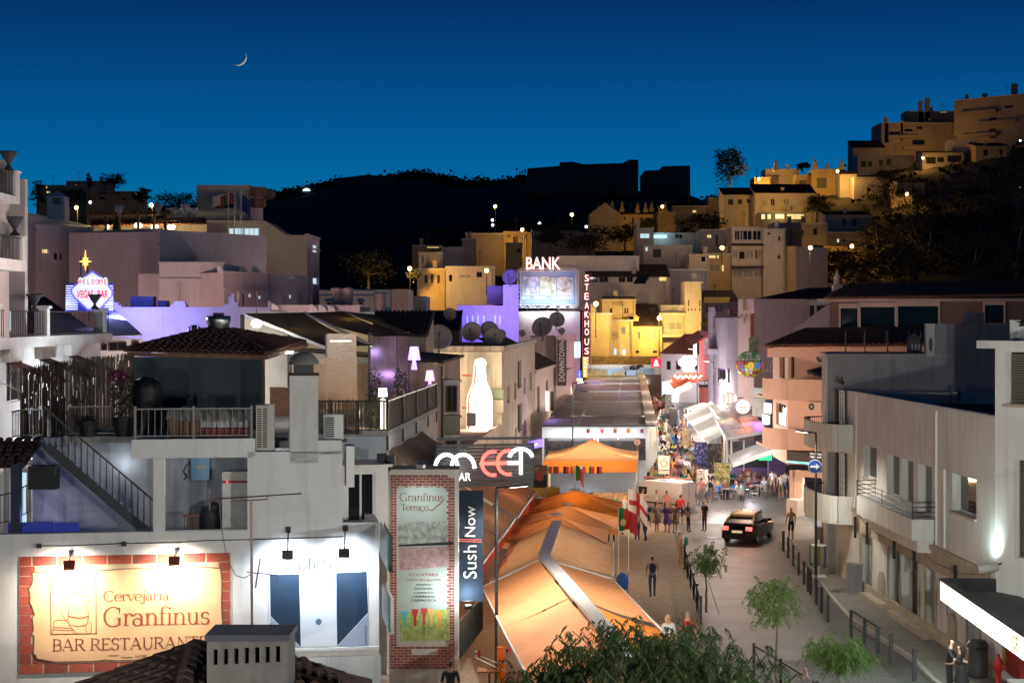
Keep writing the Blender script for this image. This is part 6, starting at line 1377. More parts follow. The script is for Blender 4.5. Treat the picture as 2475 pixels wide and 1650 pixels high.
def cloth_flag(label,px,pyt,pyb,d,wdt,hgt,cols,cross=None,droop=.9):
 top=P(px,pyt,d);bot=V((top.x,d,.12));t=thing('pole_flag',label,'flag',bot);obj('pole',MB().tube(bot,top,.025),WMET,t)
 def fn(u0,u1):
  return lambda u,v:(lambda q:top+V((q*wdt*.8,.18*math.sin(q*8),-.03-hgt*v*(1-.1*q)-droop*q*q*.7-.08*math.sin(q*9)*v)))(u0+(u1-u0)*u)
 acc=0
 for i,(fr_,col) in enumerate(cols):obj('cloth_field',MB().grid(fn(acc,acc+fr_),8,8),mat('poleflag_%d_%d'%(px,i),col,.75,trans=.3),t, True);acc += fr_
 if cross:
  for u0,u1,v0,v1 in ((.42,.58,0,1),(0,1,.4,.6)):
   base=fn(0,1);obj('red_cross',MB().grid(lambda u,v:base(u0+(u1-u0)*u,v0+(v1-v0)*v)+V((.0,-.02,0)),10,8),mat('cross_red',(.55,.03,.04),.75,trans=.3),t, True)
 return t
t=cloth_flag('large green and red flag with a yellow crest leaning over the pavement',1495,1225,1400,71,1.05,.95,((.3,(.02,.20,.07)),(.7,(.42,.03,.035))),droop=.5);c=P(1506,1262,70.8);obj('crest',MB().sphere(c,.13,10,6,(1,.15,1.2)),mat('crest_yellow',(.7,.55,.15),.7),t)
cloth_flag('white flag with red crosses drooping beside the white van',1519,1180,1400,74.5,1.1,1.15,((1.,(.66,.62,.62)),), True,1.0)
t=cloth_flag('green and red flag standing under the marquee edge',1391,1122,1300,86,.55,.75,((.4,(.02,.22,.06)),(.6,(.60,.06,.05))),droop=.8)
t=thing('deck_railing','dark slatted deck railing below the navy blade banner','railing',(-1.6,54,1));railing(t,[V((X(1108,50.5),50.5,Zp(1600,50.5))),V((X(1166,58),58,Zp(1525,58)))],1.25,.1,METAL,.018)
t=thing('orange_banner_post','orange cloth-wrapped post beside the dark lamp pole','post',P(1213,1640,47));q=P(1213,1562,47);obj('cloth',MB().box(q.x-.14,q.x+.14,q.y-.05,q.y+.05,.1,q.z),ORC2,t)
for i,(px,py,kd) in enumerate(((1229,1567,'fr'),(1240,1580,'en'),(1155,1570,'en'))):small_flag(('french-coloured','white and red','striped red and white')[i]+' pennant on the rope beside the lamp pole',P(px,py,46.5),.16,.2,kd,'pennants by the lamp pole')
for k in range(2):mb=MB();mb.path([P(1150,1580+k*8,48),P(1200,1600+k*12,46.8),P(1262,1606+k*30,45.5)],.012);one('guy_rope',('upper','lower')[k]+' pale rope strung beside the lamp pole','rope',mb,WMET)
def bistro_table(label,x,y,m=None):
 t=thing('bistro_table',label,'table',(x,y,.12),'tables under the canopies');obj('top',MB().box(x-.35,x+.35,y-.35,y+.35,.84,.88),WOOD,t);obj('column',MB().tube((x,y,.12),(x,y,.84),.035),METAL,t);obj('base',MB().box(x-.22,x+.22,y-.22,y+.22,.12,.15),METAL,t)
bistro_table('small wooden table seen past the canopy edge at lower left',X(1183,50),50);bistro_table('wooden table near the dark lamp pole',X(1190,47.5),47.5)
t=thing('plate_glass_screen','clear plastic wind screen at the canopy corner','screen',P(1245,1640,45));mb=MB();q=P(1222,1640,46);mb.box(q.x,q.x+1.0,45.5,45.52,.12,2.3);obj('pane',mb,mat('clear_sheet',(.25,.2,.17),.15),t)
t=thing('menu_board','black illustrated menu board with red emblem beside yellow planters','sign',P(1304,1190,83));f=Fpx(1289,83,1323,83);obj('board',f.box(MB(),0,f.U,0,.08,Zp(1178,83),Zp(1124,83)),mat('board_black',(.02,.02,.02),.6),t)
obj('picture',f.box(MB(),.03,f.U-.03,-.01,0,Zp(1146,83),Zp(1126,83)),mat('board_picture',(.35,.20,.10),.6,noise=.8,scale=6),t);c=P(1304,1150,82.9);obj('emblem',MB().prism([c+V((.24*math.cos(k*PI/8),0,.24*math.sin(k*PI/8))) for k in range(16)],(0,.02,0)),mat('emblem_red',(.5,.05,.04),.5),t)
mb=MB();
for u_ in (0.02,f.U-.02):f.box(mb,u_-.03,u_+.03,.0,.06,.1,Zp(1178,83))
stf('legs',mb,METAL,t)
for k in range(2):f=Fpx(1279+k*38,82.6,1315+k*38,82.6);mb=MB();f.box(mb,0,f.U,0,.4,Zp(1200,82.6),Zp(1178,82.6));one('yellow_planter',('left','right')[k]+' yellow planter box below the menu board','planter',mb,mat('yellow_box',(.6,.40,.05),.6))
c=V((X(1427,84.5),84.5,.1));t=thing('bamboo_plant','tall leafy plant standing by the red-shirted man under the marquee','plant',c);mb=MB();
for i in range(5):mb.tube(c+V((.05*i-.1,0,0)),c+V((.12*i-.24,0,2.4)),.02)
stf('stems',mb,WOOD,t);mb=MB();leaf_cloud(mb,c+V((0,0,1.7)),(.35,.3,.95),380,.2,.03,31);obj('foliage',mb,mat('lit_leaf',(.06,.11,.03),.6,noise=.3,scale=5,trans=.3),t)
t=thing('bar_backdrop','warm lit bar counter and backdrop below the marquee','bar',(4.3,95,0));obj('backdrop',MB().box(ml+.3,mr_+.6,95.2,95.4,.02,1.5),mat('bar_print',(.5,.36,.25),.7,noise=.6,scale=1.6),t);obj('counter',MB().box(ml+1,mr_-.5,93.2,93.8,.02,1.15),WOOD,t)
# ================================================================= long glazed terrace with the shallow roof
t=thing('glazed_terrace','long low glazed restaurant terrace with grey panelled roof','terrace',(10,180,0));GT=t
A0,A1=V((X(1310,128),128,0)),V((X(1567,128),128,0));B0,B1=V((X(1424,238),238,0)),V((X(1546,238),238,0))
zf_=3.3;ROOFM=[mat('terrace_panel%d'%i,c,.65,.0,noise=.2,scale=.4) for i,c in enumerate(((.17,.14,.125),(.14,.115,.105),(.19,.16,.15)))]
fr2=[0,.10,.2,.31,.42,.52,.62,.72,.8,.88,.94,1.]
for j in range(len(fr2)-1):
 for i in range(3):
  u0,u1=i/3+.004,(i+1)/3-.004;pts=[]
  for (uu,ff) in ((u0,fr2[j]+.003),(u1,fr2[j]+.003),(u1,fr2[j+1]-.003),(u0,fr2[j+1]-.003)):
   q=(A0*(1-uu)+A1*uu)*(1-ff)+(B0*(1-uu)+B1*uu)*ff;pts.append(V((q.x,q.y,zf_+.35*(1-abs(uu-.5)*2)*0+.12*(j%2)+.25*ff)))
  obj('roof_panel',MB().prism(pts,(0,0,.06)),ROOFM[(i+j)%3],t)
obj('edge_gutter',MB().bar(A1+V((.25,0,zf_+.1)),B1+V((.3,0,zf_+.35)),.9,.3),mat('gutter_tan',(.33,.26,.21),.5,noise=.2,scale=.5),t)
obj('front_gutter',MB().bar(A0+V((0,-.2,zf_+.02)),A1+V((.5,-.2,zf_+.02)),.12,.14),METAL,t)
mb=MB();f=Fr(A0.x,A0.y,A1.x,A1.y);f.box(mb,0,f.U,0,.2,2.35,3.2);obj('fascia',mb,mat('fascia_lit',(.72,.72,.72),.6),t)
for i in range(2):
 obj('front_pane',f.box(MB(),.3+i*4.2,3.9+i*4.2,.05,.08,.6,2.3),mat('hazy_pane',(.06,.05,.05),.15,noise=.8,scale=1.2),t)
mb=MB()
for u_ in (.1,4.1,4.35,f.U-.1):f.box(mb,u_-.08,u_+.08,-.02,.12,0,2.4)
stf('front_posts',mb,WMET,t)
for i in range(14):q=A1*(1-i/13)+B1*(i/13);obj('side_post',MB().box(q.x-.06,q.x+.06,q.y-.06,q.y+.06,0,zf_),WMET,t)
f3=Fr(A0.x+.5,A0.y+3,A1.x-.5,A1.y+3);obj('inner_screen',f3.box(MB(),0,f3.U,0,.1,.0,2.9),mat('screen_red',(.30,.05,.05),.6,noise=.7,scale=.9),t)
light('AREA',(A0.x+4,126.5,2.2),90,(.85,.93,1),t,(A0.x+4,128.2,2.9),size=(7,.3));light('POINT',(A0.x+2.4,129.5,2.5),70,(.9,.95,1),t);light('POINT',(A0.x+6,129.5,2.5),70,(1,.9,.8),t)
for i,kd in enumerate(('de','en','pt','es','fr')):small_flag('tiny %s pennant, %s along the terrace fascia'%({'fr':'blue and red'}.get(kd,names.get(kd)),ORD[i]),V((A0.x+3.6+i*1.05,127.75,3.05)),.25,.3,kd,'pennants on the terrace fascia')
for px,py,d,e,c in ((1440,905,215,500,(.55,.25,1)),(1500,900,190,300,(.6,.35,1)),(1330,1000,135,160,(.5,.3,1))):light('POINT',P(px,py-22,d),e,c,t,radius=.6)  # violet point lights without fixtures, added above to tint the roof
for y in (140,165,190,215):light('POINT',(lane(y)-6.5,y,2.9),260,(1,.85,.68),t,radius=.3)
def cow():
 c=P(1528,912,237);t=thing('cow_statue','black and white cow statue standing on the terrace roof end','statue',c);M=mat('cow_hide',(.03,.03,.03),.5);n=M.node_tree.nodes;l=M.node_tree.links
 tcn=n.new('ShaderNodeTexCoord');nz=n.new('ShaderNodeTexNoise');nz.inputs['Scale'].default_value=1.1;l.new(tcn.outputs['Object'],nz.inputs['Vector']);cr=n.new('ShaderNodeValToRGB');cr.color_ramp.interpolation='CONSTANT';cr.color_ramp.elements[1].position=.5;cr.color_ramp.elements[0].color=(.02,.02,.02,1);cr.color_ramp.elements[1].color=(.7,.68,.66,1);l.new(nz.outputs['Fac'],cr.inputs[0]);l.new(cr.outputs[0],n['Principled BSDF'].inputs['Base Color'])
 V_=[(-1,0,1.45),(-.5,0,1.4),(.2,0,1.38),(.75,0,1.45),(1.05,0,1.62),(1.35,0,1.6),(1.62,0,1.42)];rad=[.28,.42,.44,.36,.24,.2,.12];E=[(i,i+1) for i in range(6)]
 for sx_,base in ((-.85,0),(.68,3)):
  for sy_ in (-.22,.22):
   i=len(V_);bk=sx_<0
   V_ += [(sx_,sy_,1.0),(sx_+(-.1 if bk else .0),sy_,.55),(sx_+(0 if bk else .02),sy_,.1),(sx_+.06,sy_,.02)];rad += [.2,.1,.075,.09];E += [(base,i),(i,i+1),(i+1,i+2),(i+2,i+3)]
 i=len(V_);V_ += [(-1.25,0,1.4),(-1.32,0,.8)];rad += [.05,.05];E += [(0,i),(i,i+1)]
 for sy_ in (-1,1):i=len(V_);V_ += [(1.3,sy_*.2,1.72),(1.35,sy_*.32,1.85)];rad += [.05,.03];E += [(5,i),(i,i+1)]
 me=skin_mesh('body',V_,E,rad,1,3);me.materials.append(M);o=inst('body',me,t,c, None,(1.05,1.05,1.05))
def skin_mesh(name,verts,edges,rad,sub=1,root=0):
 me=bpy.data.meshes.new(name+'_sk');me.from_pydata(verts,edges,[]);ob=bpy.data.objects.new(name+'_sk',me);COL.objects.link(ob)
 md=ob.modifiers.new('s','SKIN');md.use_smooth_shade= True;md.branch_smoothing=.6
 sv=me.skin_vertices[0].data
 for i,r in enumerate(rad):sv[i].radius=(r,r) if not isinstance(r,tuple) else r;sv[i].use_root=(i == root)
 if sub:m2=ob.modifiers.new('b','SUBSURF');m2.levels=sub;m2.render_levels=sub
 dg=bpy.context.evaluated_depsgraph_get();dg.update()
 out=bpy.data.meshes.new_from_object(ob.evaluated_get(dg));out.name=name;bpy.data.objects.remove(ob);bpy.data.meshes.remove(me)
 out.polygons.foreach_set('use_smooth',[True]*len(out.polygons)); return out
cow()
MU=Fpx(1420,246,1598,246);t=thing('mural_wall','white end wall with painted sky and rocks behind the cow statue','wall',MU.p(MU.U/2,0,0));obj('wall',MU.box(MB(),0,MU.U,0,.4,0,Zp(881,246)),WHITE,t)
obj('painted_sky',MU.box(MB(),.3,MU.U-1,-.05,-.003,Zp(913,246),Zp(890,246)),mat('mural_sky',(.30,.42,.55),.7,noise=.15,scale=.4),t)
for k,(a,b,y) in enumerate(((1420,1470,888),(1478,1508,894),(1538,1560,896))):
 mb=MB();n=9;pts=[MU.p(MU.hit(a,0)[0],-.08,Zp(914,246))]+[MU.p(MU.hit(a+(b-a)*i/n,0)[0],-.08,Zp(y+random.uniform(0,9),246)) for i in range(n+1)]+[MU.p(MU.hit(b,0)[0],-.08,Zp(914,246))];mb.prism(pts[::-1],MU.v*.02);obj('painted_rock',mb,mat('mural_rock',(.42,.32,.16),.8,noise=.4,scale=1.5),t)
light('AREA',P(1500,925,243),260,(.8,.9,1),t,P(1500,895,246),size=(8,.4));light('POINT',P(1535,880,232),90,(1,.95,.9),t)
mb=MB();f=Fpx(1430,250,1590,250);f.box(mb,0,f.U,0,.5,0,Zp(861,250));t=one('stone_wall','rough ochre stone wall above the white mural wall','wall',mb,mat('rubble_stone',(.30,.21,.10),.95,noise=.5,scale=1.5,bump=.6))
kf=Fpx(1574,240,1598,240);t=thing('crimson_emblem_sign','square crimson sign with white pawn-like emblem','sign',kf.p(kf.U/2,0,Zp(887,240)));obj('box',kf.box(MB(),0,kf.U,0,.2,Zp(887,240),Zp(866,240)),glow('crimson_box',(.75,.01,.10),.8),t)
cc=kf.p(kf.U/2,-.03,Zp(876,240));EMW=glow('emblem_white',(1,.9,.9),1.0);obj('emblem',MB().prism([cc+V((x*.9,0,z*.9)) for x,z in ((-.5,-.55),(.5,-.55),(.42,-.3),(.25,-.2),(.3,.15),(.15,.2),(.2,.45),(-.2,.45),(-.15,.2),(-.3,.15),(-.25,-.2),(-.42,-.3))],(0,.02,0)),EMW,t)
# ================================================================= right: white street building
RFR=Fpx(2058,71,2405,52.2);RU=RFR.U;RZ=8.4
t=thing('white_street_building','long white street building with recessed windows and stone shopfronts','building',RFR.p(RU/2,4,0));RB_=t
up=[RFR.rect(2087,2119,1074,1152),RFR.rect(2143,2174,1095,1196),RFR.rect(2178,2208,1107,1212),RFR.rect(2219,2252,1119,1236),RFR.rect(2302,2360,1142,1232)]
gr=[(2083,2106,1288,1420),(2149,2176,1312,1455),(2179,2221,1330,1478),(2240,2262,1363,1500),(2340,2368,1420,1560)]
zc=3.35
RW=plaster('street_white',(.74,.73,.70),.2,.1);RS=mat('limestone_trim',(.50,.44,.34),.85,noise=.22,scale=1.5,bump=.25,streak=.25)
mb=MB();wall_grid(mb,RFR,0,RU,zc,RZ,up,.3);q=RFR.p;mb.quad(q(0,0,0),q(0,0,RZ),q(0,10,RZ),q(0,10,0));mb.quad(q(RU,0,0),q(RU,10,0),q(RU,10,RZ),q(RU,0,RZ));RFR.box(mb,0,RU,.02,.3,RZ-.02,RZ+.06);stf('upper_wall',mb,RW,t)
for i,r in enumerate(up):w_=window(t,RFR,r,'d',.3,mull=0);obj('sill',RFR.box(MB(),r[0]-.08,r[1]+.08,-.1,.05,r[2]-.08,r[2]-.002),RS,w_)
gw=[RFR.rect(*g) for g in gr];gw=[(a,b,max(.15,c),d) for a,b,c,d in gw]
mb=MB();wall_grid(mb,RFR,0,RU,0,zc,gw,.45);obj('ground_wall',mb,RW,t)
for i,r in enumerate(gw):
 if i == 2:obj('door',RFR.box(MB(),r[0],r[1],.43,.47,r[2],r[3]),mat('dark_doorway',(.10,.08,.06),.7),t)
 else:window(t,RFR,r,'s',.35) if i == 4 else None;
 if i not in (2,4):obj('shop_window',RFR.box(MB(),r[0],r[1],.33,.37,r[2],r[3]),mat('sea_glass',(.13,.20,.18),.25,noise=.2,scale=2),t)
 mb=MB();RFR.box(mb,r[0]-.14,r[0],-.06,-.002,0,r[3]+.14);RFR.box(mb,r[1],r[1]+.14,-.06,-.002,0,r[3]+.14);RFR.box(mb,r[0]-.14,r[1]+.14,-.064,-.004,r[3]+.14,r[3]+.3);stf('stone_surround',mb,RS,t)
mb=MB();RFR.box(mb,-.1,RU,-.14,-.002,zc-.05,zc+.12);RFR.box(mb,-.1,RU,-.08,-.003,zc-.75,zc-.06);stf('cornice',mb,RS,t)
obj('plinth',RFR.box(MB(),0,RU,-.1,-.002,0,.55),RS,t)
for px in (2134,2305):
 u_,_=RFR.hit(px,1450);mb=MB();n=10;pts=[RFR.p(u_-.42,-.104,.5)]+[RFR.p(u_-.42*math.cos(PI*i/n),-.104,.95+.5*math.sin(PI*i/n)) for i in range(n+1)]+[RFR.p(u_+.42,-.104,.5)];mb.prism(pts,RFR.v*.1);obj('arched_stone',mb,RS,t)
for k,(a,b) in enumerate(((2106,2150),(2172,2224),(2222,2264))):u0,u1=RFR.hit(a,1450)[0],RFR.hit(b,1450)[0];obj('door_step',RFR.box(MB(),u0,u1,-.5,-.105,.13,.32),RS,t)
for k,px in enumerate((2078,2107,2173,2222,2322)):u_,_=RFR.hit(px,1300);obj('awning_bracket',RFR.box(MB(),u_-.05,u_+.05,-.25,-.15,2.3,3.2),METAL,t)
for px in (2074,2268,2288):u_,_=RFR.hit(px,1100);obj('downpipe',MB().tube(RFR.p(u_,-.07,zc+.2 if px>2100 else 3.0),RFR.p(u_,-.07,RZ-(.1 if px != 2288 else 2.1)),.05),WMET,t)
obj('hanging_cable',MB().path([RFR.p(RFR.hit(x,y,-.2)[0],-.2,RFR.hit(x,y,-.2)[1]) for x,y in ((2076,1245),(2095,1270),(2130,1295),(2172,1300),(2200,1312),(2222,1325),(2260,1360),(2320,1385),(2378,1388))],.014),METAL,t)
obj('roof',MB().prism([q(0,.2,RZ-.5),q(RU,.2,RZ-.5),q(RU,12,RZ-.5),q(0,12,RZ-.5)],(0,0,-.1)),mat('black_bitumen'),t)
obj('parapet_inside',RFR.box(MB(),.0,RU,.14,.2,RZ-.6,RZ-.05),GREYW,t)
a,b=RFR.hit(2116,1200)[0],RFR.hit(2262,1200)[0];zb0=RFR.hit(2225,1237)[1]
mb=MB();prof=[(a,0),(a+.3,-.85),(b-.05,-.85),(b,0)]
mb.prism([RFR.p(u_,v_,zb0-.8) for u_,v_ in prof],(0,0,.75));mb.prism([RFR.p(a+.35,0,zb0-1.3),RFR.p(a+.8,-.5,zb0-1.3),RFR.p(b-.6,-.5,zb0-1.3),RFR.p(b-.3,0,zb0-1.3)],(0,0,.49));bal=stf('balcony',mb,RW,t)
rl=MB();
for k in range(4):
 z=zb0+.05+k*.17
 for (u0,v0),(u1,v1) in zip(prof,prof[1:]):rl.tube(RFR.p(u0,v0*.98,z),RFR.p(u1,v1*.98,z),.018)
for u0,v0 in prof:rl.tube(RFR.p(u0,v0*.98,zb0-.05),RFR.p(u0,v0*.98,zb0+.6),.022)
rl.tube(RFR.p((a+b)/2,-.84,zb0-.05),RFR.p((a+b)/2,-.84,zb0+.6),.022);stf('black_rail',rl,METAL,bal)
CBF=Fpx(1992,76.5,2058,71)
mb=MB();wall_grid(mb,CBF,0,CBF.U,0,RZ+.05,[]);mb.quad(CBF.p(0,0,0),CBF.p(0,0,RZ+.05),CBF.p(0,8,RZ+.05),CBF.p(0,8,0));CBF.box(mb,0,CBF.U,.02,8,RZ-.1,RZ);stf('corner_wall',mb,RW,t)
for k,(yt,yb,ys) in enumerate(((1008,1072,940),(1175,1240,1090))):
 d=73.5;z1,z0=Zp(yt+8,d),Zp(yb+8,d);n=12;c=CBF.p(CBF.U*.52,0,0);rx,ry=CBF.U*.55,1.25
 pts=[c+CBF.u*rx*math.cos(PI+PI*i/n)+(-CBF.v)*ry*abs(math.sin(PI*i/n))**.5 for i in range(n+1)]
 mb=MB();mb.prism([V((p_.x,p_.y,z0)) for p_ in pts],(0,0,.16))
 for p0,p1 in zip(pts[3:],pts[4:]):mb.bar(V((p0.x,p0.y,(z0+z1)/2)),V((p1.x,p1.y,(z0+z1)/2)),.12,z1-z0)
 bo=stf('corner_balcony',mb,RW,t);rr=MB()
 for p0,p1 in zip(pts[:3],pts[1:4]):
  for j in range(6):s_=p0+(p1-p0)*(j/6);rr.tube(V((s_.x,s_.y,z0+.1)),V((s_.x,s_.y,z1)),.014)
  rr.bar(V((p0.x,p0.y,z1)),V((p1.x,p1.y,z1)),.05);rr.bar(V((p0.x,p0.y,(z0+z1)/2)),V((p1.x,p1.y,(z0+z1)/2)),.03)
 stf('corner_rail',rr,METAL,bo)
 r=(CBF.hit(2020,0)[0],CBF.hit(2036,0)[0],z0+.16,Zp(ys,d));window(t,CBF,r,'b',.02,-.06,mull=1)
 for a,b in ((2013,2020),(2037,2048)):rr=(CBF.hit(a,0)[0],CBF.hit(b,0)[0],r[2],r[3]);window(t,CBF,rr,'s',.02,-.12)
mb=MB();q0=CBF.p(CBF.U*.75,-.12,Zp(928,73));mb.lathe([(.001,0),(.1,.0),(.14,.12),(.06,.2),(.06,.3),(.001,.4)],q0,8);obj('wall_lantern',mb,mat('bronze',(.2,.13,.07),.5,.5),t)
PWF=Fpx(2000,74,2405,73);t=house('grey_party_wall','large plain grey party wall rising behind the white street building','building',PWF,5,0,Zp(862,74),GREYW,par=.0,roof='flat')
f=Fpx(2258,73.6,2405,73.2);mb=MB();f.box(mb,0,f.U+3,-.25,4,Zp(880,73.6),Zp(782,73.6));f.box(mb,f.hit(2342,0)[0],f.hit(2380,0)[0],.2,2,Zp(782,73.6),Zp(755,73.6));stf('upper_block',mb,GREYW,t)
o=obj('oval_pierced_pier',f.box(MB(),-.38,-.02,-.45,.5,Zp(860,73.6),Zp(782,73.6)),WHITE2,t);c=f.p(-.2,-.46,Zp(832,73.6));obj('oval_opening',MB().prism([c+f.u*.09*math.cos(k*PI/8)+V((0,0,.32*math.sin(k*PI/8))) for k in range(16)],f.v*.02),BLACKP,o)
mb=MB();f4=Fpx(2298,71,2322,71);f4.box(mb,0,.08,0,.08,RZ-.5,Zp(940,71));f4.box(mb,f4.U-.08,f4.U,0,.08,RZ-.5,Zp(940,71));f4.box(mb,0,f4.U,-.002,.09,Zp(940,71),Zp(934,71));one('rooftop_trellis','thin pale door-like frame standing on the dark flat roof','frame',mb,mat('frame_mauve',(.25,.22,.27),.6))
t=thing('stub_chimney','small dark slotted chimney on the party wall before the tiled roof','chimney',P(2213,860,76));q0=P(2211,860,77);obj('shaft',MB().box(q0.x-.28,q0.x+.28,76.8,77.4,q0.z-.3,Zp(822,77)),mat('chimney_dark',(.12,.11,.13),.9),t);z=Zp(822,77);mb=MB();mb.add([(q0.x-.34,76.7,z),(q0.x+.34,76.7,z),(q0.x+.34,77.5,z),(q0.x-.34,77.5,z),(q0.x,77.1,z+.35)],[(0,1,4),(1,2,4),(2,3,4),(3,0,4),(3,2,1,0)]);obj('cap',mb,mat('chimney_dark'),t)
for i in range(3):obj('slot',MB().box(q0.x-.2+i*.16,q0.x-.13+i*.16,76.78,76.8,Zp(845,77),Zp(832,77)),WHITE2,t)
t=thing('dark_lean_to','small dark tiled lean-to roof beside the grey party wall','roof',P(1995,900,80));obj('deck',MB().prism([P(1950,899,82),P(1987,914,79),P(2062,893,78),P(2023,881,82)],(0,0,.1)),TILED,t);tile_slope(t,P(1987,913,79),P(2062,892,78),P(2023,880,82),P(1950,898,82),.25,.4,TILED,deck=False)
mb=MB();f=Fpx(1995,82,2062,80);f.box(mb,0,f.U,0,1,0,Zp(884,81));f.box(mb,f.hit(2055,0)[0],f.U,-.3,0,Zp(890,81),Zp(860,81));stf('wall',mb,GREYW,t)
NF=Fpx(2405,52.2,2520,50.5);t=thing('right_edge_house','white house at right edge with wide louvred window and eaves slab','building',NF.p(NF.U/2,3,0))
zt_=Zp(842,52);rs=[NF.rect(2431,2500,850,975)];r2=NF.rect(2451,2520,1110,1345);mb=MB();wall_grid(mb,NF,0,NF.U,0,zt_,[rs[0],(r2[0],NF.U-.01,r2[2],r2[3])],.3);mb.quad(NF.p(0,0,0),NF.p(0,8,0),NF.p(0,8,zt_),NF.p(0,0,zt_));obj('wall',mb,RW,t)
obj('eaves_slab',NF.box(MB(),-.45,NF.U,-.35,6,zt_,zt_+.25),RW,t)
for r in (rs[0],(r2[0],NF.U-.01,r2[2],r2[3])):
 sl=MB();sl.box(0,r[1]-r[0],-.02,.02,-.004,.004);sl.box(0,r[1]-r[0],.015,.02,-.04,0);me=sl.mesh('louvre_slat');me.materials.append(mat('louvre_tan',(.30,.25,.19),.6));n=int((r[3]-r[2])/.075);R=basis(NF.u,NF.v,V((0,0,1))) @ Matrix.Rotation(.5,3,'X')
 o=obj('window',NF.box(MB(),r[0],r[1],.26,.3,r[2],r[3]),BLACKP,t)
 for i in range(n):inst('louvre_slat',me,o,NF.p(r[0],.2,r[2]+.04+i*.075),R)
obj('sill',NF.box(MB(),rs[0][0]-.1,rs[0][1],-.08,.02,rs[0][2]-.1,rs[0][2]-.002),RS,t)
tile_slope(t,NF.p(.1,.8,zt_+.75),NF.p(NF.U,.8,zt_+.75),NF.p(NF.U,5,zt_+2.0),NF.p(.4,5,zt_+2.0),.26,.4,TILED,single=True);mb=MB();NF.box(mb,.05,.22,.6,5,zt_+.25,zt_+.9);NF.box(mb,.22,NF.U,.85,1.0,zt_+.25,zt_+.72);stf('roof_kerb',mb,RW,t)
t=thing('lit_fascia_kiosk','shop canopy with a glowing white fascia sign at lower right','kiosk',(14.5,47,0));A_,B_=V((13.65,52.2,0)),V((13.35,41.5,0))
z0,z1=Zp(1450,52.2)+.02,Zp(1402,52.2);kf=Fr(A_.x,A_.y,B_.x,B_.y);obj('fascia',kf.box(MB(),0,kf.U,0,.12,z0,z1),glow('fascia_white',(.93,1,.95),2.2),t)
mb=MB();kf.box(mb,-.08,kf.U,-.03,.16,z1,z1+.06);kf.box(mb,-.08,kf.U,.12,.2,z0-.02,z1-.002);kf.box(mb,-.15,0-.002,.1,2.3,z0,z1+.06);stf('canopy_edge',mb,METAL,t)
obj('canopy_roof',kf.box(MB(),0,kf.U,.2,2.3,z1-.45,z1-.35),mat('canopy_grey',(.14,.13,.13),.8,noise=.2),t)
u_,w_=kf.hit(2452,1500);letters('CE',kf,u_+.1,(z0+z1)/2,-.003,height=.36,m=mat('gold_letter',(.8,.6,.2),.5),parent=t,ext=.02,name='lettering')
light('AREA',kf.p(4,-.4,(z0+z1)/2),420,(.82,1,.93),t,kf.p(4,-5,0),size=(9,.5));light('AREA',kf.p(4,1.0,z0-.1),40,(.9,1,.95),t,kf.p(4,1.0,0),size=(8,1))
obj('shop_wall',kf.box(MB(),1.0,kf.U,2.0,2.2,.13,z0),mat('shop_white',(.6,.6,.56),.7),t)
f=kf;mb=MB();
u0,u1=kf.hit(2424,1560,1.95)[0],kf.hit(2475,1600,1.95)[0];P_=obj('poster',kf.box(MB(),u0,max(u1,u0+1.2),1.9,1.98,.5,2.6),mat('cola_print',(.45,.02,.03),.4,noise=.6,scale=1.5),t)
obj('bottle_print',kf.box(MB(),u0+.35,u0+.62,1.86,1.9,.6,2.3),mat('bottle_gold',(.5,.36,.08),.4,noise=.7,scale=3),P_)
t=thing('wall_floodlight','rounded grey flood lamp washing the wall above the kiosk','floodlight',P(2388,1395,52));c=P(2388,1372,51.6);obj('head',MB().tube(c-V((.3,0,.05)),c+V((.3,0,.05)),.15,n=10),mat('flood_pale',(.5,.5,.48),.5),t, True);obj('bracket',MB().tube(c,c+V((.5,.3,.1)),.03),METAL,t);light('SPOT',c+V((0,.05,.22)),170,(.72,1,.95),t,RFR.p(RU-2.0,0,6.2),.08,110,1)
mb=MB();u_,w_=RFR.hit(2287,1455);RFR.box(mb,u_-.18,u_+.18,-.05,-.003,w_-.45,w_+.3);one('notice_plate','white notice plate on the wall beside the arched stone','sign',mb,WMET)
SC=Fpx(1905,98,2100,94);t=thing('salmon_corner_building','salmon corner building with curved balconies above the wine shop','building',SC.p(SC.U/2,4,0));SM=plaster('salmon_plaster',(.72,.46,.35),.12,.07)
z2,z1_,z0_=Zp(836,98),Zp(968,98),Zp(1085,98)
mb=MB();wall_grid(mb,SC,0,SC.U,2.95,z2,[SC.rect(1912,1920,850,912)],.2);L2=Fpx(1868,104,1905,98);wall_grid(mb,L2,0,L2.U,2.9,z2,[L2.rect(1884,1897,850,912),L2.rect(1876,1899,972,1024)],.25);stf('wall',mb,SM,t)
window(t,L2,L2.rect(1884,1897,850,912),'k',.25);window(t,L2,L2.rect(1876,1899,972,1024),'b',.25);window(t,SC,SC.rect(1912,1920,850,912),'k',.2)
r=L2.rect(1884,1900,996,1024,-.05);obj('lit_poster',L2.box(MB(),*r[:2],-.08,-.05,*r[2:]),glow('poster_lit',(.8,.82,.8),.8),t)
for k,(yt,yb) in enumerate(((916,966),(1036,1086))):
 n=14;pts=[]
 for i in range(n+1):a=PI*(1-.5*i/n);pts.append((X(1880,95.5)+.5+1.1*math.cos(a),94.8+2.2-2.2*math.sin(a)))
 pts=pts+[(X(2018,93.5),93.8)]
 zt_,zb_=Zp(yt,95),Zp(yb,95);mb=MB()
 for (x0,y0),(x1,y1) in zip(pts,pts[1:]):mb.bar((x0,y0,(zt_+zb_)/2),(x1,y1,(zt_+zb_)/2),.14,zt_-zb_)
 mb.prism([(x,y,zb_) for x,y in pts]+[(X(2018,97),97.5,zb_),(pts[0][0],100,zb_)],(0,0,.12));stf('curved_balcony',mb,SM,t)
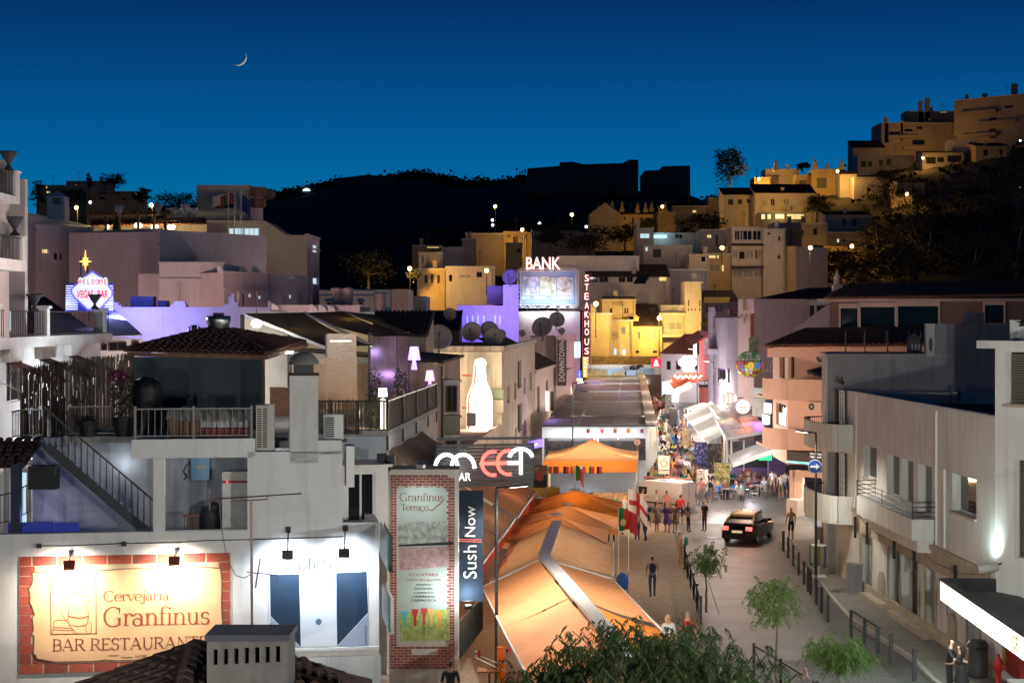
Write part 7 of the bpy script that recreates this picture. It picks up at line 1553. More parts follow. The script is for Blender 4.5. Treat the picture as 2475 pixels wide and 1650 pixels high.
def ac_fan(label,fr,r,par_group):
 t=thing('fan_air_conditioner',label,'air conditioner',fr.p((r[0]+r[1])/2,-.2,r[2]),par_group);obj('casing',fr.box(MB(),r[0],r[1],-.4,-.02,r[2],r[3]),mat('ac_beige',(.6,.48,.36),.5),t)
 c=fr.p(r[0]+(r[1]-r[0])*.38,-.41,(r[2]+r[3])/2);rr=(r[3]-r[2])*.4;obj('fan_grille',MB().prism([c+fr.u*rr*math.cos(k*PI/10)+V((0,0,rr*math.sin(k*PI/10))) for k in range(20)],fr.v*.01),mat('fan_dark',(.07,.055,.045),.6),t);obj('fan_hub',MB().prism([c-fr.v*.012+fr.u*rr*.2*math.cos(k*PI/5)+V((0,0,rr*.2*math.sin(k*PI/5))) for k in range(10)],fr.v*.01),WMET,t)
for lab,q in (('upper wall air conditioner on the salmon building',(1977,2017,850,878)),('lower left wall air conditioner above the salmon balcony',(1957,1994,970,992)),('lower right wall air conditioner beside louvred shutters',(1999,2022,969,992))):ac_fan(lab,SC,SC.rect(*q),'wall air conditioners on the salmon building')
EL_,ER_=P(1846,838,94.5),P(2262,832,92);RR_,RL_=P(2262,792,99),P(1948,796,100);ML_=P(1900,806,103)
tile_slope(t,EL_,ER_,RR_,RL_,.3,.45,TILE,single=True);tile_slope(t,ML_+V((-1.2,1,-.9)),EL_,RL_,RL_+V((-.01,.02,0)),.3,.45,TILE);ridge_tiles(t,EL_,RL_,TILE,.12);ridge_tiles(t,RL_,RR_,TILE,.12)
obj('eave_cornice',MB().bar(EL_+V((.3,.4,-.35)),ER_+V((0,.4,-.35)),.5,.5),SM,t)
mb=MB();f=Fpx(2095,93.5,2262,92.2);f.box(mb,0,f.U,0,3,3,Zp(842,93));obj('rear_wall',mb,SM,t)
for px in (2044,2090,2145,2198,2226):mb=MB();mb.bar(P(px,852,86),P(px,800,86),.06);one('clothes_line_post',{2044:'leftmost thin washing line post before the salmon roof',2090:'second thin washing line post before the salmon roof',2145:'middle thin washing line post before the salmon roof',2198:'fourth thin post beside the dark slotted chimney',2226:'rightmost thin post before the salmon roof'}[px],'post',mb,mat('post_brown',(.12,.08,.07),.6),'washing line posts')
WS=Fpx(1908,97.6,2018,95);t=thing('wine_shop','brightly lit wine and tobacco shop under the salmon building','shop',WS.p(WS.U/2,1,0));obj('fascia',WS.box(MB(),0,WS.U,-.25,.2,Zp(1114,97),Zp(1089,97)),mat('fascia_brown',(.045,.03,.028),.5),t)
obj('turquoise_strip',WS.box(MB(),0,WS.U,-.26,-.2,Zp(1118,97),Zp(1114.5,97)),glow('strip_turq',(.2,.85,.9),1.5),t)
for i,(txt,y) in enumerate((('Wines & Spirits',1097),('Cigarettes & Tobacco',1105))):h=WS.hit(1981 if i else 1974,y,-.25);letters(txt,WS,h[0],h[1],-.252,width=(58 if i else 42)*97/FP,m=glow('letter_pale',(1,.9,.85),1.0),parent=t,ext=.01)['kind']='stuff'
mb=MB();a,b=WS.hit(1940,1150)[0],WS.hit(1962,1150)[0];c_=WS.hit(2016,1150)[0]
for u0,u1,z0,z1 in ((0,.25,0,2.6),(WS.hit(1922,0)[0],WS.hit(1938,0)[0],0,2.65),(c_-.1,WS.U,0,2.65),(WS.hit(1938,0)[0],c_,2.3,2.65)):WS.box(mb,u0,u1,0,.25,z0,z1)
stf('piers',mb,SM,t);obj('lit_interior',WS.box(MB(),a,c_,2.2,2.4,0,2.7),mat('shop_shelves',(.75,.75,.78),.6,noise=.5,scale=2),t);obj('counter',WS.box(MB(),WS.hit(1922,0)[0],WS.hit(1948,0)[0],-.8,-.1,0,1.0),mat('counter_cream',(.72,.6,.48),.6),t)
light('AREA',WS.p(WS.U*.6,1.2,2.4),160,(.9,.95,1),t,WS.p(WS.U*.6,1.2,0),size=(2,1.2));light('AREA',WS.p(WS.U*.5,-.6,2.5),110,(1,.72,.5),t,WS.p(WS.U*.5,-2.5,0),size=(2,.3))
UH=Fpx(2005,120,2520,116);t=thing('veranda_house','long dark tiled veranda house with pale window frames behind the street','building',UH.p(UH.U/2,4,0));zt_=Zp(724,119)
rs=[UH.rect(2030,2075,745,794),UH.rect(2078,2165,742,792),UH.rect(2168,2270,740,790),UH.rect(2378,2428,737,780)]
mb=MB();wall_grid(mb,UH,0,UH.U,0,zt_,rs,.6);obj('wall',mb,plaster('veranda_wall',(.24,.15,.12),.15),t)
for r in rs:w_=obj('dark_window',UH.box(MB(),r[0],r[1],.5,.55,r[2],r[3]),GLASSD,t);mb=MB();[UH.box(mb,a-.07,a+.07,-.08,-.002,r[2],r[3]) for a in r[:2]];UH.box(mb,r[0]-.07,r[1]+.07,-.1,-.004,r[3],r[3]+.35);stf('pale_frame',mb,PINKW,w_)
obj('eave_board',UH.box(MB(),-.8,UH.U,-1.0,.0,zt_-.15,zt_+.05),PINKW,t)
e0,e1=P(1996,722,117),P(2520,712,113);tile_slope(t,e0,e1,P(2520,680,120),P(2055,686,123),.3,.5,TILE);tile_slope(t,P(2020,700,126),e0,P(2055,686,123),P(2056,686,123.05),.3,.5,TILE);ridge_tiles(t,e0,P(2055,686,123),TILE,.13);ridge_tiles(t,P(2055,686,123),P(2520,680,120),TILE,.13)
one('pointed_chimney','white pointed decorative chimney at the left end of the veranda house roof','chimney',chimney_mb(P(2023,703,121),1.5,1.0),PINKW)
t=house('glass_veranda','dim glazed lean-to veranda left of the long dark house','building',Fpx(1825,150,2010,140),6,0,Zp(722,146),GREYW,[(1885,1910,738,775,'b'),(1915,1940,738,772,'b'),(1945,1968,738,768,'b'),(1972,1995,738,765,'b'),(1828,1870,737,800,'k')],roof='shed',rise=1.0)
mb=MB();mb.prism([P(1915,796,130),P(2010,730,128),P(2010,800,128)],(0,.3,0));one('sloping_side_wall','dim sloping side wall stepping down left of the veranda house','wall',mb,mat('dim_mauve_wall',(.20,.16,.18),.9))
t=house('slender_tower_house','slender pink corner house with festive ornament facing the lane','building',Fpx(1784,142,1822,140),6,0,Zp(722,140),plaster('tower_pink',(.62,.46,.46),.15),par=.2);f=Fpx(1784,142,1822,140)
c=f.p(f.hit(1803,770)[0],-.2,Zp(768,141));mb=MB();[mb.sphere(c+V((x*.2,0,z*.16)),.12,8,5) for x,z in ((-2,0),(-1,1),(0,-.5),(1,1),(2,0),(0,-2.4))];mb.box(c.x-.1,c.x+.1,c.y,c.y+.1,c.z+.6,c.z+2);stf('gilt_ornament',mb,mat('gilt',(.5,.35,.2),.4,.4),t)
LV=Fpx(1720,168,1786,150);t=house('lavender_lane_house','lavender lane house with stepped gable and small balcony','building',LV,7,0,Zp(768,160),plaster('lavender',(.42,.36,.46),.15),[(1733,1754,888,925,'b'),(1758,1764,890,925,'b')],par=.2)
mb=MB();LV.box(mb,-.6,1.0,-.3,.3,0,Zp(752,167));LV.box(mb,-.5,.9,-.25,.25,Zp(752,167),Zp(742,167));stf('gable_pier',mb,plaster('lavender_light',(.55,.46,.58),.15),t);obj('balcony',LV.box(MB(),1.4,4.4,-1.0,0,Zp(858,160),Zp(845,160)),MATS['lavender_light'],t)
rl=thing('balcony_rails','white balcony rail on the lavender lane house','railing',LV.p(3,-1,Zp(845,160)));railing(rl,[LV.p(1.4,-1,Zp(845,160)),LV.p(4.4,-1,Zp(845,160))],1.0,.25,WMET)
t=house('red_roof_house','low white house with red tile roof at the lane end','building',Fpx(1598,235,1690,228),9,0,Zp(853,232),plaster('lane_white',(.60,.52,.54),.1),[(1610,1621,872,893,'b'),(1633,1645,872,893,'b'),(1680,1686,872,893,'b')],roof='gable',rise=2.6,rm=mat('red_tile',(.24,.08,.06),.8,noise=.3,scale=1.5))
mb=MB();f=Fpx(1602,234.5,1640,231.5);f.box(mb,0,f.U,-.1,-.02,0,2.8);one('lit_shop_window','blazing white lit shop window below the red roofed house','window',mb,glow('shop_blaze',(.95,1,1),1.3));light('POINT',P(1620,920,228),160,(.92,.97,1), None)
mb=MB();f=Fpx(1555,243,1602,243);f.box(mb,0,f.U,0,.3,0,Zp(905,243));one('grey_gate_wall','grey-brown gate wall beside the mural at the lane end','wall',mb,mat('gate_brown',(.16,.12,.10),.8))
t=thing('red_lit_front','restaurant front drenched in red light with curled pagoda eaves','building',P(1705,930,190));f=Fpx(1690,200,1722,180);obj('wall',f.box(MB(),0,f.U,0,4,0,Zp(800,190)),plaster('red_lit_plaster',(.6,.25,.27),.1),t)  # red light put into the wall colour as well
obj('pagoda_eave',MB().grid(lambda u,v:f.p(-1+(f.U+2)*u,-1.6*(1-v),Zp(832,190)+1.0*v+.6*(abs(u-.5)*2)**3),12,4),mat('eave_red',(.45,.05,.05),.6),t, True);light('POINT',f.p(2,-2.5,Zp(850,190)),420,(1,.08,.10),t,radius=.3);light('POINT',f.p(4,-3,Zp(905,190)),380,(1,.15,.12),t,radius=.3)
obj('neon_strip',f.box(MB(),1,1.4,-.8,-.4,Zp(868,190),Zp(828,190)),glow('strip_mint',(.5,1,.7),1.6),t)
t=thing('chef_neon_sign','white neon chef hat sign over a glowing red name board','sign',P(1662,910,195));c=P(1662,878,195);NWH=glow('neon_hot_white',(1,.92,.9),1.5);NRD=glow('neon_hot_red',(1,.10,.05),1.8)
mb=MB();[mb.sphere(c+V((x,0,z)),r,10,7,(1,.35,1)) for x,z,r in ((-.75,.1,.42),(-.3,.5,.45),(.3,.45,.5),(.75,.05,.4),(0,-.1,.6),(-.1,-.6,.5),(.35,-.6,.45))];stf('hat',mb,NWH,t);obj('name_board',MB().sphere(c+V((.1,-.1,-1.7)),1.0,16,8,(2.1,.2,.62)),NRD,t, True)
mb=MB();pts=[c+V((-1.7+i*.17,-.35,-1.6+.25*math.sin(i*1.7))) for i in range(21)];mb.path(pts,.09,5);obj('script_tube',mb,NWH,t);light('POINT',c+V((0,-1.5,-1)),140,(1,.35,.25),t,radius=.4)
WAW=mat('white_awning',(.72,.69,.62),.8,noise=.05,trans=.3);OAW=mat('hot_orange_awning',(.75,.18,.05),.8,trans=.35)
t=thing('orange_lane_awning','hot orange shop awning far down the lane','awning',P(1650,930,190));a,b,c,d=P(1614,922,205),P(1632,945,180),P(1672,926,180),P(1655,903,205);sheet(t,'fabric',a,b,c,d,OAW,.05);rail_tube(t,'front_bar',(a,b),.06,WMET);light('POINT',P(1640,945,190),160,(1,.7,.5),t)
t=thing('cream_lane_awning','cream shop awning beside the hot orange awning','awning',P(1660,945,176));a,b,c,d=P(1636,938,182),P(1644,953,172),P(1674,936,172),P(1668,922,182);sheet(t,'fabric',a,b,c,d,WAW,.05);rail_tube(t,'front_bar',(a,b),.06,WMET)
for k,(y0,y1,lab) in enumerate(((141,155,'farther white stretched shop awning on the right of the lane'),(129,140.5,'middle white stretched shop awning on the right of the lane'),(119.5,128.5,'nearest sagging white shop awning over the souvenir stalls'))):
 xf= lambda y:14.2+(y-121)*.0605;t=thing('stretched_awning',lab,'awning',(xf(y0)+1.2,y0,2.6),'white shop awnings');a,b=V((xf(y1),y1,2.65)),V((xf(y0),y0,2.6));sheet(t,'fabric',a,b,b+V((2.6,0,1.25)),a+V((2.6,0,1.25)),WAW,.12);rail_tube(t,'front_bar',(a,b),.05,WMET);light('POINT',(xf(y0)+1.5,(y0+y1)/2,2.2),45,(1,.95,.88),t,radius=.2)
t=thing('glass_pavilion','glazed terrace pavilion with pink lit panelled roof on the right','pavilion',(18,130,0));A0,A1=V((X(1757,112.5),112.5,3.4)),V((X(1858,112.5),112.5,3.4));B0,B1=V((X(1716,152),152,3.5)),V((X(1800,152),152,3.5))
for j in range(6):
 for i in range(2):
  q=[]
  for uu,ff in ((i/2+.01,j/6+.005),((i+1)/2-.01,j/6+.005),((i+1)/2-.01,(j+1)/6-.005),(i/2+.01,(j+1)/6-.005)):q.append((A0*(1-uu)+A1*uu)*(1-ff)+(B0*(1-uu)+B1*uu)*ff+V((0,0,.5*uu)))
  obj('roof_panel',MB().prism(q,(0,0,.06)),mat('pavilion_panel',(.55,.50,.47),.4,noise=.1,scale=.5),t)
mb=MB();mb.bar(A0,B0,.2,.25);mb.bar(A0,A1+V((0,0,.5)),.12,.2);stf('roof_edge',mb,WMET,t)
for i in range(9):q=A0*(1-i/8)+B0*(i/8);obj('post',MB().box(q.x-.06,q.x+.06,q.y-.06,q.y+.06,0,q.z),WMET,t)
f=Fr(A0.x,A0.y,A1.x,A1.y);obj('front_pane',f.box(MB(),.4,f.U,.3,.36,1.4,3.2),mat('pav_glass',(.12,.13,.15),.1,noise=.5,scale=1),t);mb=MB()
for u_ in (.35,1.2,f.U):f.box(mb,u_-.05,u_+.05,.25,.4,0,3.3)
stf('front_frame',mb,WMET,t);obj('mural',f.box(MB(),.5,f.U+1.4,1.5,1.7,0,2.6),mat('violet_mural',(.30,.22,.38),.7,noise=.3,scale=.8),t)
light('POINT',f.p(1.5,.9,2.8),90,(.75,.45,1),t);light('POINT',(X(1790,128),128,5.6),260,(1,.28,.10),t,radius=.5);light('POINT',(X(1830,122),122,4.6),160,(.6,.15,1),t,radius=.4);light('POINT',(X(1775,135),135,3.0),120,(1,.85,.8),t)
t=thing('front_awning','cream projecting awning over the crowded bar tables','awning',(15.5,106,2.6));a,b,c,d=P(1771,1120,107),P(1868,1087,104),P(1856,1062,108),P(1758,1100,111);sheet(t,'fabric',a,b,c,d,WAW,.1);rail_tube(t,'front_bar',(a,b),.05,WMET);obj('valance',MB().grid(lambda u,v:(a*(1-u)+b*u)-V((0,0,.25*v)),12,2),WAW,t);light('POINT',P(1815,1135,107.5),150,(.9,.85,1),t,radius=.3)
mb=MB();f=Fpx(1834,110,1865,110);f.box(mb,0,f.U,0,.1,Zp(1112,110),Zp(1098,110));one('green_screen','bright green television screen under the cream awning','screen',mb,glow('tv_green',(.05,.8,.25),1.5))
c=P(1808,1142,110.8);t=thing('round_bar_emblem','round red painted bar emblem on the violet wall','sign',c);obj('disc',MB().prism([c+V((.3*math.cos(k*PI/12),0,.3*math.sin(k*PI/12))) for k in range(24)],(0,.05,0)),mat('emblem_dark_red',(.30,.05,.04),.6),t);obj('core',MB().prism([c+V((.15*math.cos(k*PI/12),-.01,.15*math.sin(k*PI/12)-.05)) for k in range(24)],(0,.01,0)),mat('emblem_sand',(.5,.4,.25),.6),t)
c=P(1811,880,118);t=thing('mosaic_globe_sign','multicoloured stained-glass globe sign with block letters','sign',c-V((0,0,1)));r_=33*118/FP
cols=[(.30,.30,.24),(.05,.30,.06),(.55,.42,.03),(.40,.06,.05),(.06,.14,.35),(.55,.52,.45)];n,m_=18,12
rg=random.Random(2);mbs=[MB() for _ in cols]
for j in range(m_):
 for i in range(n):
  a0,a1=2*PI*(i+.06)/n,2*PI*(i+.94)/n;b0,b1=PI*(j+.06)/m_-PI/2,PI*(j+.94)/m_-PI/2
  if j>6:ci=rg.choice([0,0,0,1,5])
  elif j<5:ci=rg.choice([1,2,3,4,5,5,2])
  else:ci=rg.choice([1,3,4,2])
  mbs[ci].quad(*[c+V((r_*math.cos(b)*math.cos(a),r_*math.cos(b)*math.sin(a),r_*math.sin(b))) for a,b in ((a0,b0),(a1,b0),(a1,b1),(a0,b1))])
for i,mb in enumerate(mbs):stf('mosaic_panes',mb,glow('mosaic_%d'%i,cols[i],.3),t)
obj('black_core',MB().sphere(c,r_*.97,18,12),BLACKP,t, True)
gf=Fr(c.x-1.5,c.y-r_-.1,c.x+1.5,c.y-r_-.1)
for ch,x,ci in (('r',-.72,3),('e',-.05,2),('e',.42,4),('l',.82,3)):letters(ch,gf,1.5+x,c.z-.05,.35*abs(x)**2,height=.5,m=glow('globe_letter_%d'%ci,cols[ci],.9),parent=t,name='letter',ext=.12,bold=.03)
mb=MB()
for dz in (-.5,.5):mb.tube(c+V((r_*.8,0,dz)),c+V((2.2,.8,dz)),.05)
for i in range(5):mb.tube(c+V((1+i*.25,.1*i,-.5)),c+V((1.25+i*.25,.1*i,.5)),.03)
stf('truss_arm',mb,WMET,t);mb=MB();gm2=MB()
c3=P(1820,838,118);t=thing('mosaic_banner','small sparkling mosaic banner above the globe sign','sign',c3);obj('panel',MB().box(c3.x-.28,c3.x+.4,c3.y,c3.y+.1,c3.z-.75,c3.z+.7),mat('mosaic_print',(.25,.3,.18),.4,noise=.9,scale=5),t);c3=P(1815,790,120);one('red_strip_sign','thin red and white vertical strip sign on the slender pink house','sign',MB().box(c3.x,c3.x+.25,c3.y,c3.y+.6,c3.z-1.0,c3.z+1.0),mat('red_white_strip',(.35,.08,.07),.5,noise=.8,scale=5))
c=P(1760,962,140);t=thing('pumpkin_lantern_sign','glowing ribbed red and white lantern sign','sign',c-V((0,0,.6)));
for i in range(7):a=(i-3)/3;obj('lantern_rib',MB().sphere(c+V((a*.55,0,0)),.5,10,7,(.45,.4,.95-.3*abs(a))),glow('lantern_pink',(1,.38,.34),.9) if i%2 else glow('lantern_white',(1,.80,.76),1.0),t, True)
mb=MB();mb.box(c.x-.25,c.x+.25,c.y-.2,c.y+.2,c.z+.42,c.z+.52);mb.box(c.x-.25,c.x+.25,c.y-.2,c.y+.2,c.z-.55,c.z-.42);stf('caps',mb,WMET,t);light('POINT',c+V((0,-1,0)),25,(1,.4,.35),t);obj('bracket',MB().tube(c,c+V((1.4,.8,.0)),.04),METAL,t)
c=P(1796,983,132);t=thing('round_clock_sign','round white lit sign ringed with letters on the pavilion','sign',c-V((0,0,.6)));obj('face',MB().prism([c+V((.56*math.cos(k*PI/14),0,.56*math.sin(k*PI/14))) for k in range(28)],(0,.15,0)),glow('clock_face',(1,.84,.80),.95),t);obj('red_bar',MB().bar(c+V((-.3,-.02,-.03)),c+V((.32,-.02,.03)),.09,.02,up=V((0,1,0))),glow('clock_red',(.9,.15,.08),1.2),t)
for k in range(10):a=2*PI*k/10;obj('tick',MB().sphere(c+V((.45*math.cos(a),-.02,.45*math.sin(a))),.04,6,4),mat('clock_tick',(.3,.1,.4),.5),t)
obj('bracket',MB().tube(c,c+V((1.2,.5,0)),.04),METAL,t)
for k,(x,y,w2,h2,d) in enumerate(((1850,985,16,26,112),(1848,1012,12,22,111))):f=Fpx(x-w2/2,d,x+w2/2,d-1.2);t=thing('lit_wall_sign',('upper','lower')[k]+' white lit box sign on the pavilion flank','sign',f.p(f.U/2,0,Zp(y+h2/2,d)),'white box signs');obj('face',f.box(MB(),0,f.U,0,.2,Zp(y+h2/2,d),Zp(y-h2/2,d)),glow('wallsign_%d'%k,(.92,.92,1),1.3),t);mb=MB();f.box(mb,-.05,f.U+.05,.02,.25,Zp(y+h2/2,d)-.08,Zp(y+h2/2,d)-.002);f.box(mb,-.05,f.U+.05,.02,.25,Zp(y-h2/2,d)+.002,Zp(y-h2/2,d)+.08);stf('rim',mb,METAL,t)
for k,(y0,d) in enumerate(((985,113),(960,120))):f=Fpx(1818-k*4,d,1850-k*2,d-1.5);mb=MB();f.box(mb,0,f.U,0,.4,Zp(y0+20,d),Zp(y0-24,d));one('grey_wall_panel',('nearer','farther')[k]+' plain grey wall panel beside the lit box signs','panel',mb,WHITE2)
f=Fpx(1688,172,1720,172);t=thing('black_name_board','black name board with white capitals over the lane','sign',f.p(f.U/2,0,Zp(936,172)));obj('board',f.box(MB(),0,f.U,0,.15,Zp(936,172),Zp(919,172)),BLACKP,t);letters('PIZZE DI GIO',f,f.U/2,Zp(925,172),-.002,width=f.U*.85,height=.3,m=glow('board_letter',(1,1,1),.9),parent=t,ext=.02)['kind']='stuff'
kf=Fpx(1755,185,1786,182);t=thing('maroon_crown_sign','maroon sign with pale skull-like crown emblem','sign',kf.p(kf.U/2,0,Zp(765,184)));obj('board',kf.box(MB(),0,kf.U,0,.2,Zp(765,184),Zp(742,184)),mat('maroon_board',(.13,.02,.03),.6),t);letters('KING',kf,kf.U*.78,Zp(755,184),-.003,width=.6,m=mat('board_pale',(.55,.45,.45),.6),parent=t,ext=.02)['kind']='stuff';c=kf.p(kf.U*.28,-.03,Zp(755,184));obj('emblem',MB().sphere(c,.3,10,6,(1,.1,1.1)),MATS['board_pale'],t)
# ================================================================= houses on the hillside
HW=plaster('hill_white',(.58,.52,.48),.2,.1);HO=plaster('hill_ochre_lit',(.58,.45,.25),.2,.1);HG=plaster('hill_grey',(.36,.32,.31),.2,.1)  # ochre: amber lamplight put into the plaster colour of amber-lit houses
def hh(label,p0,p1,yt,d,m,wins=(),roof='flat',d1=None,depth=8,h=9,rise=1.6,par=.3,nm='hill_house',rm=None):
 f=Fpx(p0,d,p1,d1 or d);z1=Zp(yt,(d+(d1 or d))/2)
 t=house(nm,label,'house',f,depth,z1-h,z1,m,wins,roof,par if roof == 'flat' else 0,'houses on the hillside',.25,rm=rm,rise=rise);rn=random.Random(p0+yt);z=z1-.3;a=f.p(f.U*rn.uniform(.2,.8),2,z)
 if rn.random()<.5:stf('aerial',MB().tube(a,a+V((0,0,3.2)),.05).bar(a+V((-.7,0,3)),a+V((.7,0,2.9)),.06).bar(a+V((-.5,0,2.6)),a+V((.5,0,2.5)),.05),METAL,t)
 if rn.random()<.5:c=f.p(f.U*rn.uniform(.1,.9),1.5,z);obj('chimney',MB().box(c.x-.35,c.x+.35,c.y,c.y+.7,z,z+1.5).box(c.x-.45,c.x+.45,c.y-.1,c.y+.8,z+1.5,z+1.65),m,t)
 if f.U>2.5 and roof == 'flat':obj('eave_band',f.box(MB(),-.12,f.U+.12,-.15,-.004,z1-.28,z1-.02),WHITE2,t)
 if h>25:
  for k in range(4):obj('balcony',f.box(MB(),f.U*(.08+.2*(k%2)),f.U*(.5+.22*(k%2)),-1.3,-.01,z1-3.4*(k+1)-1.6,z1-3.4*(k+1)-.6),m,t)
 obj('drain_pipe',MB().tube(f.p(f.U*.94,-.08,z1-h),f.p(f.U*.94,-.08,z1-.3),.07),SHUT,t)
 return t,f
hh('pale two-storey amber-lit house with balcony on the left slope',1012,1069,609,290,HW,[(1020,1024,617,636,'k'),(1028,1040,615,645,'s')],h=12)
hh('amber street row house with dark doors below the pale house',1008,1080,648,282,HO,[(1026,1033,664,684,'k'),(1041,1048,664,684,'k'),(1057,1063,664,684,'k')],h=10)
hh('long dim row house right of the amber doors',1078,1196,643,280,HW,[(1085,1093,664,680,'b'),(1112,1140,663,672,'s'),(1152,1165,657,670,'b')],h=9)
hh('blank brown stepped house wall left of the lit gable',1069,1120,597,305,HW,(),h=10);hh('taller blank block at the top of the left slope',1116,1150,576,312,HG,(),h=12)
hh('low house with faint amber lit eaves on the left slope',996,1066,592,330,HG,[(1032,1062,596,599,'y')],h=7)
hh('dim long house running up to the amber-lit porch',1126,1218,563,345,HG,(),h=9)
hh('small amber-lit porch house with outside stair on the slope',1217,1272,559,345,HO,[(1226,1233,568,574,'k'),(1247,1252,570,583,'k'),(1259,1270,570,582,'s')],h=9);hh('amber end wall beside the porch house',1270,1285,561,347,HO,(),h=7)
hh('stepped amber house base below the porch house',1222,1262,586,330,HO,[(1249,1257,600,610,'b')],h=9)
hh('dim gabled house on the slope above the neon letters',1285,1400,556,325,HG,[(1322,1332,563,571,'s'),(1376,1384,563,571,'b')],roof='gable',h=10,rise=1.4)
hh('long pale terrace wall above the rooftop billboard',1350,1545,618,272,HW,(),h=9)
hh('dim flat house right of the gabled house',1398,1438,562,320,HG,(),h=8)
hh('plain gable end of the farmhouse with many chimneys',1424,1502,518,400,HG,(),roof='side',h=9,rise=3.0)
t,f=hh('yellow farmhouse front with pointed chimneys on the slope',1500,1580,517,402,HO,[(1507,1512,524,531,'k'),(1527,1533,526,540,'k'),(1547,1553,527,540,'k')],roof='shed',h=9,rise=1.2)
for k,(x,y) in enumerate(((1448,512),(1479,505),(1503,507),(1541,510),(1560,508),(1575,507),(1608,508))):one('pointed_chimney','%s pointed chimney on the farmhouse row skyline'%ORD[k],'chimney',chimney_mb(P(x,y+5,405),2.6,1.7),HO if k>1 else HG,'farmhouse chimneys')
hh('small yellow outbuilding right of the farmhouse',1588,1632,512,405,HO,(),h=5);hh('dim wide roof house left of the lone tall tree',1625,1718,497,430,HG,[(1674,1683,508,514,'y')],h=8);hh('far dim brown house on the skyline by the fortress block',1712,1752,478,450,HG,(),h=8)
hh('white house with cool lit corner window in mid slope',1539,1580,551,300,HW,[(1547,1570,564,576,'c')],h=12)
t,f=hh('recessed balcony room glowing cool white in mid slope',1578,1690,562,302,HW,[(1580,1613,560,576,'c'),(1632,1650,562,576,'d')],h=9)
light('POINT',P(1600,568,300),120,(.5,.85,1),t)
hh('stepped dim house with black doorway below the balcony room',1556,1672,592,290,HW,[(1578,1598,602,622,'k'),(1560,1566,595,607,'c')],h=10)
t,f=hh('long veranda house with row of curtained windows',1418,1620,668,268.6,HG,[(1424,1445,669,682,'b'),(1448,1470,669,682,'b'),(1474,1492,669,682,'s'),(1496,1512,669,682,'b'),(1515,1530,669,682,'b'),(1593,1612,657,679,'y')],roof='shed',h=11,rise=2.2)
for k,(a,b) in enumerate(((1532,1570),)):mb=MB();mb.prism([P(1530,686,258),P(1560,686,258),P(1572,664,260),P(1545,664,260)],(0,0,.1));one('solar_panel','dark solar panel frame on the veranda house','solar panel',mb,mat('panel_black',(.01,.012,.018),.2))
t,f=hh('cream hostel front with black lettering at the lane end',1455,1536,722,262,plaster('hostel_cream',(.66,.52,.28),.2),[(1474,1480,745,762,'k'),(1509,1513,744,757,'b'),(1515,1519,744,757,'b')],h=14,depth=10,nm='hostel_building');h_=f.hit(1494,733);letters('HOSTEL',f,h_[0],h_[1],-.003,width=27*262/FP,height=9.5*262/FP,m=mat('hostel_ink',(.06,.035,.02),.7),parent=t,ext=.04)
obj('balcony_slab',f.box(MB(),-.3,f.U+.2,-1.2,0,Zp(765,262),Zp(761,262)),HO,t);tile_slope(t,f.p(0,-.9,Zp(722,262)),f.p(f.U,-.9,Zp(722,262)),f.p(f.U,.1,Zp(717,262)),f.p(0,.1,Zp(717,262)),.4,.5,TILED)
hh('hostel side wing wall rising pale behind',1536,1572,708,268,HW,(),d1=285,h=14);hh('tall yellow blank lane wall by the neon mast',1426,1478,756,252,plaster('amber_wall',(.64,.50,.24),.15),(),h=12)
t,f=hh('yellow lower hostel wing with infinity emblem and lit doors',1474,1530,772,256,MATS['amber_wall'],[(1500,1512,790,808,'s'),(1483,1491,841,858,'c'),(1503,1513,843,858,'c')],h=12);h_=f.hit(1485,810)
mb=MB();c=f.p(h_[0],-.03,h_[1])
def ring(mb,c,r,fr,w=.05,n=20):pts=[c+fr.u*r*math.cos(2*PI*k/n)+V((0,0,r*math.sin(2*PI*k/n))) for k in range(n+1)];[mb.bar(a,b,w,.03,up=fr.v) for a,b in zip(pts,pts[1:])]
ring(mb,c,.6,f);ring(mb,c+f.u*.17,.17,f);ring(mb,c-f.u*.17,.17,f);stf('infinity_emblem',mb,mat('hostel_ink'),t);light('POINT',P(1496,836,253),60,(.9,.95,1),t)
t,f=hh('yellow tiled annex with two shuttered windows at lane end',1527,1600,786,258,MATS['amber_wall'],[(1537,1547,802,820,'s'),(1577,1587,802,820,'s'),(1578,1588,847,853,'k'),(1536,1545,847,853,'k')],roof='shed',h=10,rise=3.4,depth=9)
t,f=hh('cream modern house with slotted stair tower at lane end',1598,1655,737,260.5,HW,[(1617,1650,778,798,'s'),(1624,1640,733,750,'s')],h=14);hh('square slotted stair tower of the cream modern house',1657,1697,680,259,plaster('tower_cream',(.66,.58,.48),.12),[(1663,1666,725,740,'k'),(1690,1693,725,740,'k'),(1663,1666,745,751,'k'),(1671,1674,745,751,'k'),(1679,1682,745,751,'k'),(1690,1693,745,751,'k')],h=17)
mb=MB();f.box(mb,0,f.U+1,-1.6,0,Zp(814,262),Zp(810,262));f.box(mb,-.5,f.U,-1.6,0,Zp(763,262),Zp(756,262));stf('balcony_slab',mb,HW,t)
for k,y in enumerate((810,757)):rl=thing('far_balcony_rail',('lower','upper')[k]+' balcony rail of the cream modern house','railing',P(1630,y,260));railing(rl,[f.p(0,-1.6,Zp(y,260)),f.p(f.U,-1.6,Zp(y,260))],.9,.35,METAL if k else WMET)
t,f=hh('right wing of the cream modern house with mustard awnings',1697,1786,727,264,HW,[(1705,1725,735,755,'s'),(1728,1750,735,755,'s')],h=14,roof='shed',rise=1.8)
